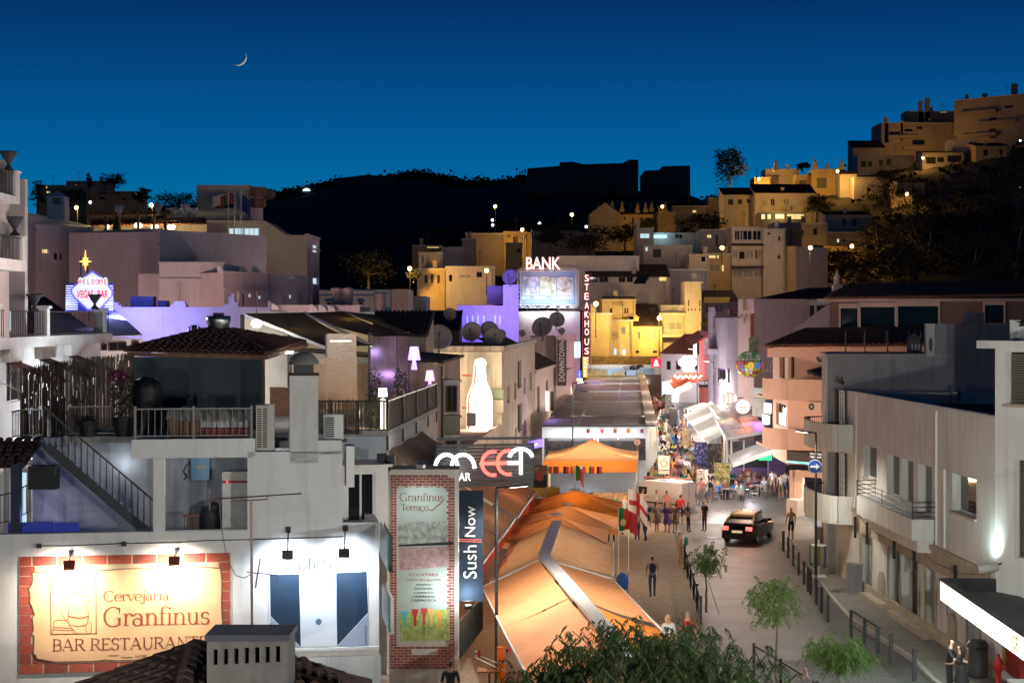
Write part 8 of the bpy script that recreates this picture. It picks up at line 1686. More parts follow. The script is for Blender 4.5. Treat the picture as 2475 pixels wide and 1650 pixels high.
for k,(a,b,y) in enumerate(((1700,1765,718),(1690,1742,770))):tt=thing('mustard_awning',('upper','lower')[k]+' mustard yellow balcony awning on the cream modern house','awning',P((a+b)/2,y,260));q=[P(a,y+13,258.5),P(b-4,y+13,258.5),P(b,y,262),P(a+2,y,262)];sheet(tt,'fabric',*q,mat('mustard',(.45,.30,.05),.8,trans=.2),.03)
t,f=hh('white four-storey house with glazed balconies in mid slope',1769,1846,548,285,HW,[(1776,1788,557,580,'d'),(1790,1794,557,580,'k'),(1796,1818,557,580,'d'),(1820,1840,557,580,'d'),(1771,1784,603,625,'s'),(1787,1800,608,626,'b'),(1802,1822,603,625,'s'),(1826,1830,604,625,'b'),(1832,1845,603,625,'s'),(1771,1795,652,670,'s'),(1797,1820,652,670,'s'),(1823,1845,652,670,'s')],h=18)
for k,(y,y2) in enumerate(((588,594),(644,646))):obj('tile_skirt',MB().prism([P(1767,y2,283.5),P(1848,y2,283.5),P(1848,y,286),P(1767,y,286)],(0,0,.15)),TILED,t)
hh('taller white stair bay right of the glazed balconies',1845,1898,552,284,plaster('hill_bright',(.66,.60,.56),.15),[(1855,1862,562,567,'k'),(1881,1886,571,582,'k'),(1880,1886,616,626,'k')],h=20);hh('low white bay with corner window beside amber wall',1899,1925,597,286,HW,[(1900,1920,605,632,'d')],h=16,d1=284);hh('amber-lit flank wall of the white four-storey house',1923,1952,597,284,HO,[(1925,1938,606,622,'b')],h=16,d1=292)
hh('dim house with small yellow window left of the white flats',1694,1770,554,292,HG,[(1709,1720,567,575,'y'),(1729,1736,568,595,'k'),(1752,1760,560,568,'s')],h=12);hh('lower yellow-lit verandah left of the white flats',1712,1770,612,286,HO,[(1714,1730,612,624,'y'),(1733,1738,612,624,'y'),(1715,1740,640,656,'s'),(1742,1750,640,656,'y')],h=13);hh('small house with solar roof left of the yellow verandah',1665,1713,614,284,HW,[(1695,1705,620,632,'b')],h=10);hh('stepped plain house in the middle of the slope',1615,1712,650,275,HG,[(1680,1702,661,675,'s')],h=9)
hh('long white skyline house left wing with three dark windows',1748,1826,470,385,HW,[(1760,1772,482,495,'k'),(1783,1794,482,493,'k'),(1805,1813,481,491,'k')],roof='shed',h=11,rise=2.2);t,f=hh('long skyline house right wing with balustrade balcony',1825,1972,466,382,HW,[(1842,1854,482,497,'s'),(1863,1873,480,497,'d'),(1894,1909,479,496,'s'),(1955,1964,478,488,'s')],roof='shed',h=12,rise=2.6)
bm2=MB();[bm2.box(X(1842+i*4,381),X(1843.6+i*4,381),380.3,380.6,Zp(508,381),Zp(498,381)) for i in range(17)];stf('balusters',bm2,HW,t)
t,f=hh('lit covered terrace below the long skyline house',1836,1946,513,366,HO,[(1840,1850,517,530,'w'),(1855,1864,517,530,'w'),(1874,1896,516,529,'w'),(1902,1944,513,530,'y')],h=8);light('POINT',P(1890,522,363),200,(1,.75,.3),t,radius=.4)
hh('small block with solar boiler in front of the lit terrace',1870,1945,538,330,HW,(),h=7);hh('tall dim house stepping down right of the white flats',1937,2000,538,322,HG,[(1966,1975,552,568,'b'),(1957,1965,595,609,'k'),(1920,1942,555,571,'b')],h=16)
hh('wide pale house with paired shutters right of the flats',1995,2108,518,340,HW,[(2036,2045,530,546,'b'),(2062,2071,529,546,'b')],roof='shed',h=10,rise=1.2);t,f=hh('lower pale house with balcony beside the palm and lamp',1985,2100,560,326,HG,[(2023,2029,577,586,'c'),(2038,2045,575,585,'d')],h=14);
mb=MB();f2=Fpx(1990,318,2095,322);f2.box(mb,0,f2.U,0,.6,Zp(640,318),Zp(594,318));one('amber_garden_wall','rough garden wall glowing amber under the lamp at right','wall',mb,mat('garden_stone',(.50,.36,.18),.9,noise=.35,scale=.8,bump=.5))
hh('bright amber kiosk-like corner with lamp on the skyline',1823,1862,428,432,HO,(),h=9);hh('dim mauve skyline house with sloping roof',1850,1932,408,436,HW,(),h=12);hh('amber house with dark double windows on the skyline',1924,1972,422,428,HO,[(1932,1950,436,451,'k')],h=13);hh('brightest amber house with terrace opening on the skyline',1968,2030,408,424,plaster('amber_bright',(.66,.50,.25),.12),[(1974,1998,430,455,'k'),(1972,1982,468,482,'k')],h=24,depth=10)  # brightest house: amber lamplight put into its plaster colour too
hh('pale dim house right of the brightest amber house',2030,2070,420,418,HW,[(2059,2063,443,458,'k')],roof='shed',h=22,rise=1.5);hh('pale stepped house with tiny lit window right of amber',2064,2165,428,412,HW,[(2076,2084,425,431,'w'),(2095,2104,455,462,'k'),(2078,2092,488,500,'b')],h=22);hh('dim house between the dark trees at right',2168,2235,440,400,HG,[(2204,2209,452,470,'k')],roof='shed',h=12,rise=1.2)
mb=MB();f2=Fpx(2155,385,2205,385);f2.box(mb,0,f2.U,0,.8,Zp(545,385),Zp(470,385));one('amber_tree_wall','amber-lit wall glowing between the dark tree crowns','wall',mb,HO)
hh('low eaves house at the left end of the crest apartments',2062,2140,357,500,HG,[(2075,2090,389,400,'b')],roof='shed',h=14,rise=3);hh('row with dark double windows below the crest apartments',2073,2210,375,480,HW,[(2081,2094,389,404,'k'),(2098,2108,389,403,'k'),(2124,2135,387,401,'k'),(2142,2154,384,400,'k')],h=14)
hh('long brown crest apartment block with balconies',2130,2312,296,505,plaster('crest_brown',(.46,.36,.29),.15),[(2150,2175,318,328,'b'),(2186,2206,312,318,'b'),(2216,2230,306,312,'b'),(2250,2264,300,316,'s'),(2160,2190,340,352,'s'),(2254,2274,322,332,'s'),(2205,2235,338,350,'b')],h=26,depth=14);hh('penthouse with bright strip window on the crest block',2192,2310,268,512,MATS['crest_brown'],[(2272,2290,264,272,'w')],h=12)
hh('tall dim crest apartment block at the right edge',2306,2520,232,498,MATS['crest_brown'],[(2428,2448,256,262,'b'),(2390,2408,285,295,'b'),(2460,2475,272,284,'s'),(2362,2378,315,338,'s'),(2392,2408,312,335,'k'),(2462,2475,308,320,'s')],h=36,depth=16,d1=480);hh('white cottage tucked under the crest apartments',2302,2360,336,470,HW,[(2342,2352,344,352,'k')],h=14);hh('low cottage with two black windows under the crest',2358,2440,352,462,HO,[(2377,2388,362,376,'k'),(2416,2424,362,374,'k')],roof='shed',h=14,rise=1.5);hh('small veranda cottage with dark openings under the crest',2230,2330,368,465,HG,[(2238,2262,380,396,'k'),(2266,2282,380,392,'k'),(2290,2325,376,392,'k')],roof='shed',h=12,rise=1)
for k,(x,y,d,s_) in enumerate(((2143,298,505,5),(2180,300,505,3),(2226,258,512,5),(2243,253,512,6),(2338,240,500,4),(2382,243,500,6),(2454,222,495,7))):mb=MB();q=P(x,y,d);w2=s_*d/FP*.9;mb.box(q.x-w2,q.x+w2,q.y,q.y+2*w2,q.z-6,q.z+w2*3.2);one('crest_chimney','%s chimney block along the crest apartments skyline'%ORD[k],'chimney',mb,MATS['crest_brown'],'chimneys on the crest')
for k,(x,y) in enumerate(((1875,405),(1970,402),(2035,402))):one('ornate_chimney',('left','middle','right')[k]+' ornate pointed chimney by the amber skyline houses','chimney',chimney_mb(P(x,y+8,425),3,2.0),HO if k else HG,'ornate skyline chimneys')
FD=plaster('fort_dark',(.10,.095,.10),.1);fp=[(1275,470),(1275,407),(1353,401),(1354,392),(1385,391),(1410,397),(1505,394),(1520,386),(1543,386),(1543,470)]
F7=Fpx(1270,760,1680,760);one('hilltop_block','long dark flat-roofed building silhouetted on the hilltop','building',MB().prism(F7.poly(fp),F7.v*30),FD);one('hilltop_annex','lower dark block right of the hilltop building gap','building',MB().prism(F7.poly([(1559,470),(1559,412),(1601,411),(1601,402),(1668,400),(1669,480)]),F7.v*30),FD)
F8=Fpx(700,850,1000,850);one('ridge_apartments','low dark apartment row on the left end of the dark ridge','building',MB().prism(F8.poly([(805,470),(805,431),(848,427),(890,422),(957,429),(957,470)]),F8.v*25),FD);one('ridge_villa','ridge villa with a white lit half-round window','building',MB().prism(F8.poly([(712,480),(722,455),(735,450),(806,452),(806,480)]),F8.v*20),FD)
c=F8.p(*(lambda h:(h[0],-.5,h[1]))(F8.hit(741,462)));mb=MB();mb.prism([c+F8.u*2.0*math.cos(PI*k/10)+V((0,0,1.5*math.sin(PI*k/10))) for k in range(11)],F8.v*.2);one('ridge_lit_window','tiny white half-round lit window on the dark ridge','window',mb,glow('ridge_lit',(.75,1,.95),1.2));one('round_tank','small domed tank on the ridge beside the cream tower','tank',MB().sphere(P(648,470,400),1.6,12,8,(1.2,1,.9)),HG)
hh('dark apartment row on the far left hill with lit windows',88,215,447,440,HO,[(111,114,450,455,'y'),(112,116,462,467,'y'),(117,120,462,467,'y'),(183,186,446,451,'y')],h=16);hh('upper brown block on the far left hill',160,258,437,470,HO,[(182,186,446,451,'y')],h=14);hh('long banded apartment block on the far left hill',208,340,462,430,HO,[(235,260,464,469,'k'),(278,290,464,469,'k'),(240,254,476,482,'k'),(280,290,478,483,'d'),(295,303,478,484,'k'),(325,332,476,482,'d'),(326,330,466,470,'y')],h=18)
def slope_lamp(label,px,py,d,hgt,col,e,body=True,s_=.35):
 q=P(px,py,d);t=thing('street_lamp',label,'street lamp',q-V((0,0,hgt)),'amber street lamps on the slope');obj('post',MB().tube(q-V((0,0,hgt)),q+V((0,0,.1)),.09,.06),METAL,t);obj('arm',MB().tube(q+V((0,.0,.1)),q+V((0,-.6,.15)),.05),METAL,t)
 obj('lantern',MB().sphere(q+V((0,-.7,.05)),s_,8,6),glow('sodium_lamp',(1,.62,.16),14),t);light('POINT',q+V((0,-1.3,-.3)),e*.4,col,t,radius=.3)
SOD=(1,.52,.10)
for a in (('tall amber street lamp alone on the dark hill',1197,500,352,15,SOD,2500),('smaller amber street lamp on the dark hill above the neon letters',1382,520,340,8,SOD,1200),('amber globe lamp at the foot of the left slope',991,650,276,8,SOD,12000),('amber lamp on the porch house corner of the slope',1262,556,338,4,SOD,6000),('bright amber lamp on the annex corner at lane end',1593,769,255.5,6,(1,.62,.14),12000),('amber lamp on the skyline kiosk corner',1833,434,428,5,SOD,9000),('amber lamp on a pole before the brightest amber house',2023,415,412,9,SOD,13000),('wide-topped amber lamp over the garden wall at right',2057,596,312,14,SOD,7000),('amber lamp hidden between the dark trees',2190,470,378,6,SOD,5000),('left amber lamp behind the hotel roof',187,503,300,8,SOD,14000),('right amber lamp behind the hotel pergola',368,497,310,8,SOD,14000),('small amber lamp under the crest apartments',2229,383,460,4,SOD,6000),('amber lamp beside the white flats flank',1957,600,270,6,SOD,4500),('amber lamp over the farmhouse lane',1600,500,385,5,SOD,9000),('amber lamp at the hostel corner',1440,735,246,5,(1,.62,.14),14000),('amber wall lamp on the long row house',1176,655,274,4,SOD,900),('dim lamp by the yellow verandah',1744,600,279,4,SOD,900)):slope_lamp(*a)
for k,(px,py,d) in enumerate(((1190,532,350),(1191,544,350),(1304,540,330),(1417,548,330),(218,489,320),(160,512,310),(2466,340,450),(2465,455,380))):
 one('distant_light','%s tiny white light point scattered on the dark slopes'%ORD[k],'light',MB().sphere(P(px,py,d),.28,8,5),glow('pin_white',(.9,.95,1),5),'tiny distant lights')
# ================================================================= trees
def grow_tree(label,base,top_h,crown,nleaf,L_,w,seed,lm,trunk_r=.06,wood=None,droop=.9,limbs=7,clump=26,spread=.35,group=None,name='street_tree',bare=.55,lean=(0,0)):
 """tapered trunk with limbs; leaves hang in clumps at twig ends inside the crown ellipsoid"""
 rnd=random.Random(seed);base=V(base);t=thing(name,label,'tree',base,group);cc,cr=V(crown[0]),crown[1]
 fork=base+V((lean[0],lean[1],top_h));mb=MB();n=6;prev=base
 for i in range(1,n+1):q=base+(fork-base)*(i/n)+V((rnd.uniform(-.5,.5)*trunk_r,rnd.uniform(-.5,.5)*trunk_r,0));mb.tube(prev,q,trunk_r*(1.15-.6*(i-1)/n),trunk_r*(1.15-.6*i/n),7);prev=q
 ends=[]
 for i in range(limbs):
  a=2*PI*i/limbs+rnd.uniform(-.3,.3);z=rnd.uniform(-.5,.9);r=math.sqrt(max(.05,1-z*z))*rnd.uniform(.6,.95)
  e=cc+V((cr[0]*r*math.cos(a),cr[1]*r*math.sin(a),cr[2]*z));m1=prev+(e-prev)*.5+V((0,0,.12*cr[2]));mb.tube(prev,m1,trunk_r*.5,trunk_r*.3,5);mb.tube(m1,e,trunk_r*.3,trunk_r*.1,4);ends.append(e)
  for k in range(4):f=m1+(e-m1)*rnd.uniform(.2,1)+V((rnd.uniform(-1,1)*cr[0],rnd.uniform(-1,1)*cr[1],rnd.uniform(-.5,1)*cr[2]))*.4;mb.tube(m1+(e-m1)*.4,f,trunk_r*.14,trunk_r*.05,3);ends.append(f)
 obj('trunk',mb,wood or mat('tree_bark',(.16,.13,.10),.9,noise=.3,scale=8),t)
 lv=MB();nc=nleaf//clump
 for i in range(nc):
  if i<len(ends):c=ends[i]
  else:
   while True:
    q=V((rnd.uniform(-1,1),rnd.uniform(-1,1),rnd.uniform(-1,1)))
    if bare<q.length<1: break
   c=cc+V((q.x*cr[0],q.y*cr[1],q.z*cr[2]))
  s_=spread*rnd.uniform(.6,1.4)
  if droop>.5:
   for k in range(clump//9):
    p_=c+V((rnd.gauss(0,s_),rnd.gauss(0,s_),rnd.gauss(0,s_*.5)));a=rnd.uniform(0,2*PI);o=V((math.cos(a),math.sin(a),0));sd=V((-o.y,o.x,0));S2=L_*rnd.uniform(1.2,2.4)
    for j in range(1,6):
     f=j/5;q=p_+o*S2*f*.7+V((0,0,S2*(.35*f-.95*f*f)))
     for g in (-1,1):d=(o*.35+sd*g*.6+V((0,0,-.35-.9*f))).normalized()*L_*rnd.uniform(.7,1.1);n2=d.cross(V((rnd.uniform(-1,1),rnd.uniform(-1,1),.3))).normalized()*w;lv.quad(q,q+d*.4+n2,q+d,q+d*.4-n2)
   continue
  for k in range(clump):
   p_=c+V((rnd.gauss(0,s_),rnd.gauss(0,s_),rnd.gauss(0,s_*.6)));a=rnd.uniform(0,2*PI);d=V((math.cos(a)*.7,math.sin(a)*.7,-droop*rnd.uniform(.4,1.3))).normalized();sd=d.cross(V((rnd.uniform(-1,1),rnd.uniform(-1,1),rnd.uniform(-1,1)))).normalized();l2=L_*rnd.uniform(.6,1.25)
   lv.quad(p_,p_+d*l2*.45+sd*w,p_+d*l2,p_+d*l2*.45-sd*w)
 stf('crown',lv,lm,t); return t
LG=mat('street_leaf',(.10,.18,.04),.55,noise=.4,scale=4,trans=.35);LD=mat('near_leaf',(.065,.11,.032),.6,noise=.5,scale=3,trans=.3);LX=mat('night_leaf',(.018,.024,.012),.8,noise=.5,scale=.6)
grow_tree('slim young street tree with drooping leaves beside the metal fence',(X(1707,64),64,.12),Zp(1395,64)-.12,(P(1712,1345,64),(.62,.62,.5)),2200,.17,.016,21,LG,.05,spread=.15,limbs=5,group='young street trees',bare=.5)
grow_tree('larger young street tree standing in the road left of the kerb railing',(X(1876,50.5),50.5,.02),Zp(1512,50.5),(P(1868,1448,50.5),(.72,.72,.65)),3000,.17,.016,22,LG,.055,spread=.15,limbs=7,group='young street trees',bare=.55)
grow_tree('low round street tree with bright green drooping crown near the right kerb',(X(2028,43.5),43.5,.13),Zp(1610,43.5),(P(2030,1575,43.5),(.72,.72,.42)),3600,.18,.016,23,LG,.05,spread=.14,limbs=7,group='young street trees',bare=.5)
bt=V((X(1560,31),31,0));grow_tree('broad dark pepper tree crown filling the bottom centre foreground',bt,3.4,(V((X(1560,31),31,3.75)),(2.75,2.4,2.1)),46000,.17,.017,24,LD,.16,spread=.2,limbs=14,clump=27,bare=.55,name='foreground_tree',droop=1.0)
for px,py,d,label in ((1693,1500,64,'tree stake'),):
 mb=MB();mb.tube(P(1710,1398,64),P(1738,1482,62),.015);one('tree_stake','thin slanting stake beside the slim young street tree','stake',mb,METAL)
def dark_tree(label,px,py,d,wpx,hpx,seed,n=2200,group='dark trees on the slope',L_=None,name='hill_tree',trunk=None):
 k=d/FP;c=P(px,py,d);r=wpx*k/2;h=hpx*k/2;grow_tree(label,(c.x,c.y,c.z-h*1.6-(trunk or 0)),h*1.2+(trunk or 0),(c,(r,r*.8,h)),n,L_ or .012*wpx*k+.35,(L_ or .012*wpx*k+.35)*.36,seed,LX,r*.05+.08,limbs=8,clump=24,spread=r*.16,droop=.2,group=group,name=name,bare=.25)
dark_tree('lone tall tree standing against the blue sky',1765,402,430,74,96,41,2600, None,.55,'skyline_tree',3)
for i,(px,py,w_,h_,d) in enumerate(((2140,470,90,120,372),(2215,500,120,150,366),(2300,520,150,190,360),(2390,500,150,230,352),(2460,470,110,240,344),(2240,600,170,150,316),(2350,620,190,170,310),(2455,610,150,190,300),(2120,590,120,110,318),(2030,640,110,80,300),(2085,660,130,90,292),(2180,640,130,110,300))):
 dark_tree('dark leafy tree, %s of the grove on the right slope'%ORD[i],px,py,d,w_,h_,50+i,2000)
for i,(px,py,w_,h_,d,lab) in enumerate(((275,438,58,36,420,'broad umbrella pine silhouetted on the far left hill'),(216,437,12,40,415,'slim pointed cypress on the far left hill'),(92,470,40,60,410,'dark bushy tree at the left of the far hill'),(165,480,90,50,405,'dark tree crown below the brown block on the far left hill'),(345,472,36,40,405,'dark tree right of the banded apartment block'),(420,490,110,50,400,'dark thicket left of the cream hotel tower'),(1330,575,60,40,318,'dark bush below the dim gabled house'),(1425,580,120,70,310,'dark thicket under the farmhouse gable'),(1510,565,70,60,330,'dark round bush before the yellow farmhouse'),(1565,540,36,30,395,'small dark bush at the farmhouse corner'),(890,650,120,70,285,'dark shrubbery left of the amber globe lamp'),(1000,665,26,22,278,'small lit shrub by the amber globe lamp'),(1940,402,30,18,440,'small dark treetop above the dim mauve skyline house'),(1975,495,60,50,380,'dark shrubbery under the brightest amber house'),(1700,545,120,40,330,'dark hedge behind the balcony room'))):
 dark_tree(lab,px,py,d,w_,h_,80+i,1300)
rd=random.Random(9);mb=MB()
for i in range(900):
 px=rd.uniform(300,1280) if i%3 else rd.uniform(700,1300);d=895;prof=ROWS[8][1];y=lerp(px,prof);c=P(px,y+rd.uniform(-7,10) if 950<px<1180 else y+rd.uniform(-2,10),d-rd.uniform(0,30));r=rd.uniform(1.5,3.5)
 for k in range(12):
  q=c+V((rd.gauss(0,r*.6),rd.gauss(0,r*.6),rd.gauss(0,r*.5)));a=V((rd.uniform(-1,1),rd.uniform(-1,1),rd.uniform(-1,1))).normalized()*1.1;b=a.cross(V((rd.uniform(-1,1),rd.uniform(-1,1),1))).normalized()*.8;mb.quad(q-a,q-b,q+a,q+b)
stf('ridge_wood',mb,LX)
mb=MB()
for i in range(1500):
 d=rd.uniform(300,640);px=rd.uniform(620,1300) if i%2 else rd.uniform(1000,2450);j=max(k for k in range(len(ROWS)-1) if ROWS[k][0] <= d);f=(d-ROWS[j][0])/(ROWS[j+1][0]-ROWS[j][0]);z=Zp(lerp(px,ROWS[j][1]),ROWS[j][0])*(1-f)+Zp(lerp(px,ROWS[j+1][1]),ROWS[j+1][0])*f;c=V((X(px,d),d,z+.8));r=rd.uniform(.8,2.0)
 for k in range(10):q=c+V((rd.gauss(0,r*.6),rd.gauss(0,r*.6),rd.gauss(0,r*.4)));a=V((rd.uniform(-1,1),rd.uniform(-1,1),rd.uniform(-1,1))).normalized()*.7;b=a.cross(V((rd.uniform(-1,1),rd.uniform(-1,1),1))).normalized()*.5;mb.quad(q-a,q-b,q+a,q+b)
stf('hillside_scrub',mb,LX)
# ================================================================= bar sign in neon script, lamp posts
MF=Fpx(1056,53,1289,53.6);mp= lambda x,y,v=-.12:MF.p(*(lambda h:(h[0],v,h[1]))(MF.hit(x,y,v)))
t=thing('neon_bar_sign','black slatted bar sign with white and red arched neon letters','sign',mp(1180,1160));NWT=glow('neon_pure_white',(.95,.97,1),3.0);NRC=glow('neon_soft_red',(1,.16,.12),1.6)
sl=MB().box(0,MF.U,-.02,.02,-.045,.045).mesh('slat');sl.materials.append(BLACKP)
for i in range(13):inst('slat',sl,t,MF.p(0,0,mp(1180,1076).z-i*.108),basis(MF.u,MF.v,V((0,0,1))))
mb=MB();z0,z1=mp(1180,1164).z,mp(1180,1072).z
for u_ in (0,MF.U*.5,MF.U):MF.box(mb,u_-.04,u_+.04,.02,.1,z0,z1)
for z in (z0,z1+.16):mb.bar(MF.p(0,.06,z),MF.p(MF.U,.06,z),.08)
stf('frame',mb,METAL,t)
def arcm(cx,cy_,rx,ry,a0,a1,m,r=.065,n=14): return obj('neon_letter',MB().path([mp(cx+rx*math.cos(math.radians(a0+(a1-a0)*i/n)),cy_-ry*math.sin(math.radians(a0+(a1-a0)*i/n))) for i in range(n+1)],r,6),m,t, True)
arcm(1079,1130,27,32,0,180,NWT);arcm(1119,1131,28,33,0,180,NWT);arcm(1192,1119,27,29,75,285,NRC);arcm(1229,1117,27,29,75,285,NRC);arcm(1259,1108,28,24,10,170,NWT)
for a,b,m in (((1259,1086),(1259,1146),NWT),((1226,1118),(1260,1118),NWT),((1160,1120),(1226,1118),NRC)):obj('neon_letter',MB().tube(mp(*a),mp(*b),.065),m,t)
h_=MF.hit(1116,1151);raised('BAR',MF,h_[0],h_[1],-.1,width=.55,height=.26,m=glow('neon_dim_white',(.9,.95,1),1.1),parent=t,ext=.04);light('POINT',mp(1119,1140,-.8),25,(.9,.95,1),t);light('POINT',mp(1210,1120,-.8),20,(1,.3,.25),t)
q=P(1245,1072,66);f=Fpx(1284,80,1313,82);t=thing('violet_beer_sign','small violet lit beer sign behind the neon bar sign','sign',f.p(f.U/2,0,Zp(1082,81)));obj('box',f.box(MB(),0,f.U,0,.15,Zp(1082,81),Zp(1063,81)),glow('violet_box',(.20,.10,.9),1.1),t);letters('Mythos',f,f.U*.4,Zp(1073,81),-.003,width=.45,m=NWT,parent=t,ext=.01)['kind']='stuff'
LEDC=(.93,.96,1)
def lamp_post(label,px,d,ytop,dx,e,col=LEDC,r=.06,dy=-.6):
 x=X(px,d);zt_=Zp(ytop,d);t=thing('lamp_post',label,'lamp post',(x,d,0),'dark street lamp posts');obj('pole',MB().tube((x,d,0),(x,d,zt_),r,r*.7,8),METAL,t)
 a,b=V((x,d,zt_)),V((x+dx,d+dy,zt_+.14));obj('arm',MB().tube(a,a+(b-a)*.4,.035),METAL,t);o=obj('head',MB().bar(a+(b-a)*.35,b,.24,.07),METAL,t);obj('lens',MB().bar(a+(b-a)*.5-V((0,0,.04)),b-V((0,0,.04)),.16,.012),glow('led_lens',col,8),o)
 light('SPOT',a+(b-a)*.7-V((0,0,.1)),e,col,t,(x+dx*2.2,d+dy*2.5,0),.12,165,.5); return t
lamp_post('dark lamp post in front of the navy blade banner',1200,50,1178,.9,1800,(1,.88,.76))
t=lamp_post('tall lamp post with round blue arrow sign on the right pavement',1972,68.5,1046,-.9,1050,(1,.95,.82));c=P(1970,1127,68.2);o=obj('blue_disc',MB().prism([c+V((.27*math.cos(k*PI/12),0,.27*math.sin(k*PI/12))) for k in range(24)],(0,.02,0)),mat('sign_blue_paint',(.01,.06,.35),.4),t)
obj('white_rim',MB().prism([c+V((.29*math.cos(k*PI/12),.022,.29*math.sin(k*PI/12))) for k in range(24)],(0,.01,0)),WMET,o);obj('arrow',MB().prism([c+V((a,-.012,b)) for a,b in ((-.2,-.04),(.04,-.04),(.04,-.12),(.21,0),(.04,.12),(.04,.04),(-.2,.04))],(0,.01,0)),WMET,o)
lamp_post('thin lamp post standing before the long glazed terrace',1384,124,926,.8,1100);lamp_post('far lamp post beside the chef neon sign',1685,178,845,-1,4000,(1,.88,.75));lamp_post('lamp post beside the black name board',1725,158,875,-1,4000,(1,.9,.78))
for k,(x,y,z,e,dx) in enumerate(((-11,21,8.6,2200,-.9),(8,12,9.0,8200,-.9),(10.9,33,7.6,4600,.9))):  # posts added out of view to light walls that face the camera
 t=thing('lamp_post',('left','middle','right')[k]+' street lamp post on the near stretch of the street','lamp post',(x,y,0),'dark street lamp posts');obj('pole',MB().tube((x,y,0),(x,y,z),.07),METAL,t);obj('head',MB().bar((x,y,z),(x+dx,y+.3,z+.1),.24,.07),METAL,t);light('POINT',(x+dx,y+.3,z-.15),e,(.93,1,.92) if k == 2 else (1,.94,.88),t,radius=.15)
# ================================================================= fences, bollards, street furniture
fp_=[(7.0+.062*(y-60),y) for y in (61.5,64.2,66.9,69.6,72.3,75,77.7)]
FM=mat('fence_iron',(.05,.052,.055),.5,.5)
def xfence(label,a,b):
 a,b=V((*a,.12)),V((*b,.12));t=thing('cross_fence',label,'fence',(a+b)/2,'black cross-braced fence panels')
 for p_ in (a,b):obj('post',MB().box(p_.x-.04,p_.x+.04,p_.y-.04,p_.y+.04,.12,1.2),FM,t)
 u=V((0,0,1));obj('top_rail',MB().bar(a+u*1.0,b+u*1.0,.05),FM,t);obj('bottom_rail',MB().bar(a+u*.12,b+u*.12,.03),FM,t)
 for k in range(2):p0,p1=a+(b-a)*(k/2),a+(b-a)*((k+1)/2);obj('cross_brace',MB().bar(p0+u*.14,p1+u*.97,.025).bar(p0+u*.97,p1+u*.14,.025),FM,t)
for k in range(6):xfence('cross-braced iron fence panel, %s along the stone pavement'%ORD[k],fp_[k],fp_[k+1])
for k,(a,b) in enumerate((((7.75,52.5),(8.2,50)),((8.2,50),(8.75,47)))):xfence(('farther','nearer')[k]+' cross-braced fence panel at the bottom edge by the tank-top man',a,b)
g_= lambda px,py:(X(px,GD(py,.13)),GD(py,.13))
for lab,pts in (('short far kerb railing beside the taxi',((1905,1348),(1917,1368),(1930,1389))),('long middle kerb railing below the lamp post',((1943,1412),(1953,1428),(1959,1436),(1973,1459),(1986,1480),(2001,1503))),('near kerb railing above the bright green tree',((2057,1542),(2090,1563),(2122,1587)))):
 q=[V((*g_(*p_),.13)) for p_ in pts];t=thing('kerb_railing',lab,'railing',q[0],'grey kerb railings')
 for p_ in q:obj('post',MB().box(p_.x-.05,p_.x+.05,p_.y-.05,p_.y+.05,.13,1.15),FM,t)
 for z,w in ((.98,.06),(.45,.035)):obj('rail',MB().bar(q[0]+V((.06,0,z)),q[-1]+V((.06,0,z)),w),FM,t)
for k,(px,py) in enumerate(((1893,1331),(2154,1604),(2210,1645))):x,y=g_(px,py);t=thing('bollard',('square dark bollard with yellow band beside the taxi','dark bollard right of the near kerb railing','dark bollard nearest the embracing couple')[k],'bollard',(x,y,.13));obj('shaft',MB().box(x-.06,x+.06,y-.06,y+.06,.13,1.1),FM,t);obj('cap',MB().box(x-.065,x+.065,y-.065,y+.065,1.1,1.13),METAL,t)
x,y=14.9,52.4;t=thing('litter_bin','tall dark grey cylindrical litter bin behind the couple','bin',(x,y,.13));obj('drum',MB().lathe([(.3,0),(.31,.05),(.31,.95),(.001,.95)],(x,y,.13),18),mat('bin_grey',(.06,.065,.065),.5),t, True);obj('lid',MB().lathe([(.33,.95),(.33,1.05),(.25,1.16),(.001,1.17)],(x,y,.13),18),mat('bin_grey'),t);obj('flap',MB().box(x-.15,x+.15,y-.34,y-.3,1.05,1.14),BLACKP,t)
x,y=14.9,50.2;t=thing('fire_hydrant','red fire hydrant pillar beside the red poster','hydrant',(x,y,.13));RH=mat('hydrant_red',(.55,.02,.02),.4);obj('barrel',MB().lathe([(.14,0),(.14,.06),(.085,.08),(.085,.62),(.13,.66),(.13,.95),(.1,1.02),(.05,1.1),(.05,1.16),(.001,1.17)],(x,y,.13),14),RH,t, True)
for s_ in (-1,1):obj('outlet',MB().tube((x+s_*.08,y-.05,.95),(x+s_*.2,y-.1,.9),.055),RH,t)
x,y=14.8,47.4;t=thing('ice_cream_chest','white chest freezer at the right bottom corner','freezer',(x,y,.13));obj('body',MB().box(x-.35,x+.6,y-.4,y+.4,.13,1.0),WMET,t);obj('lid',MB().box(x-.37,x+.62,y-.42,y+.42,1.0,1.06),WHITE,t)
x,y=RFR.p(-1.2,-1.0,0).x,73.0;t=thing('clothes_rail','round rail of hanging scarves and skirts outside the shop','clothes rail',(x,y,.13));stf('stand',MB().tube((x,y,.13),(x,y,1.75),.03).box(x-.3,x+.3,y-.3,y+.3,.13,.18),WMET,t);obj('hoop',MB().lathe([(.3,1.5),(.34,1.5),(.34,1.54),(.3,1.54)],(x,y,0),16),WMET,t)
for k in range(14):a=2*PI*k/14;c=V((x+.34*math.cos(a),y+.34*math.sin(a),1.5));obj('garment',MB().box(c.x-.07,c.x+.07,c.y-.05,c.y+.05,.55+.1*(k%3),1.5),mat('garment_%d'%(k%5),[(.10,.08,.05),(.25,.18,.10),(.04,.06,.10),(.30,.27,.2),(.12,.15,.08)][k%5],.9),t)
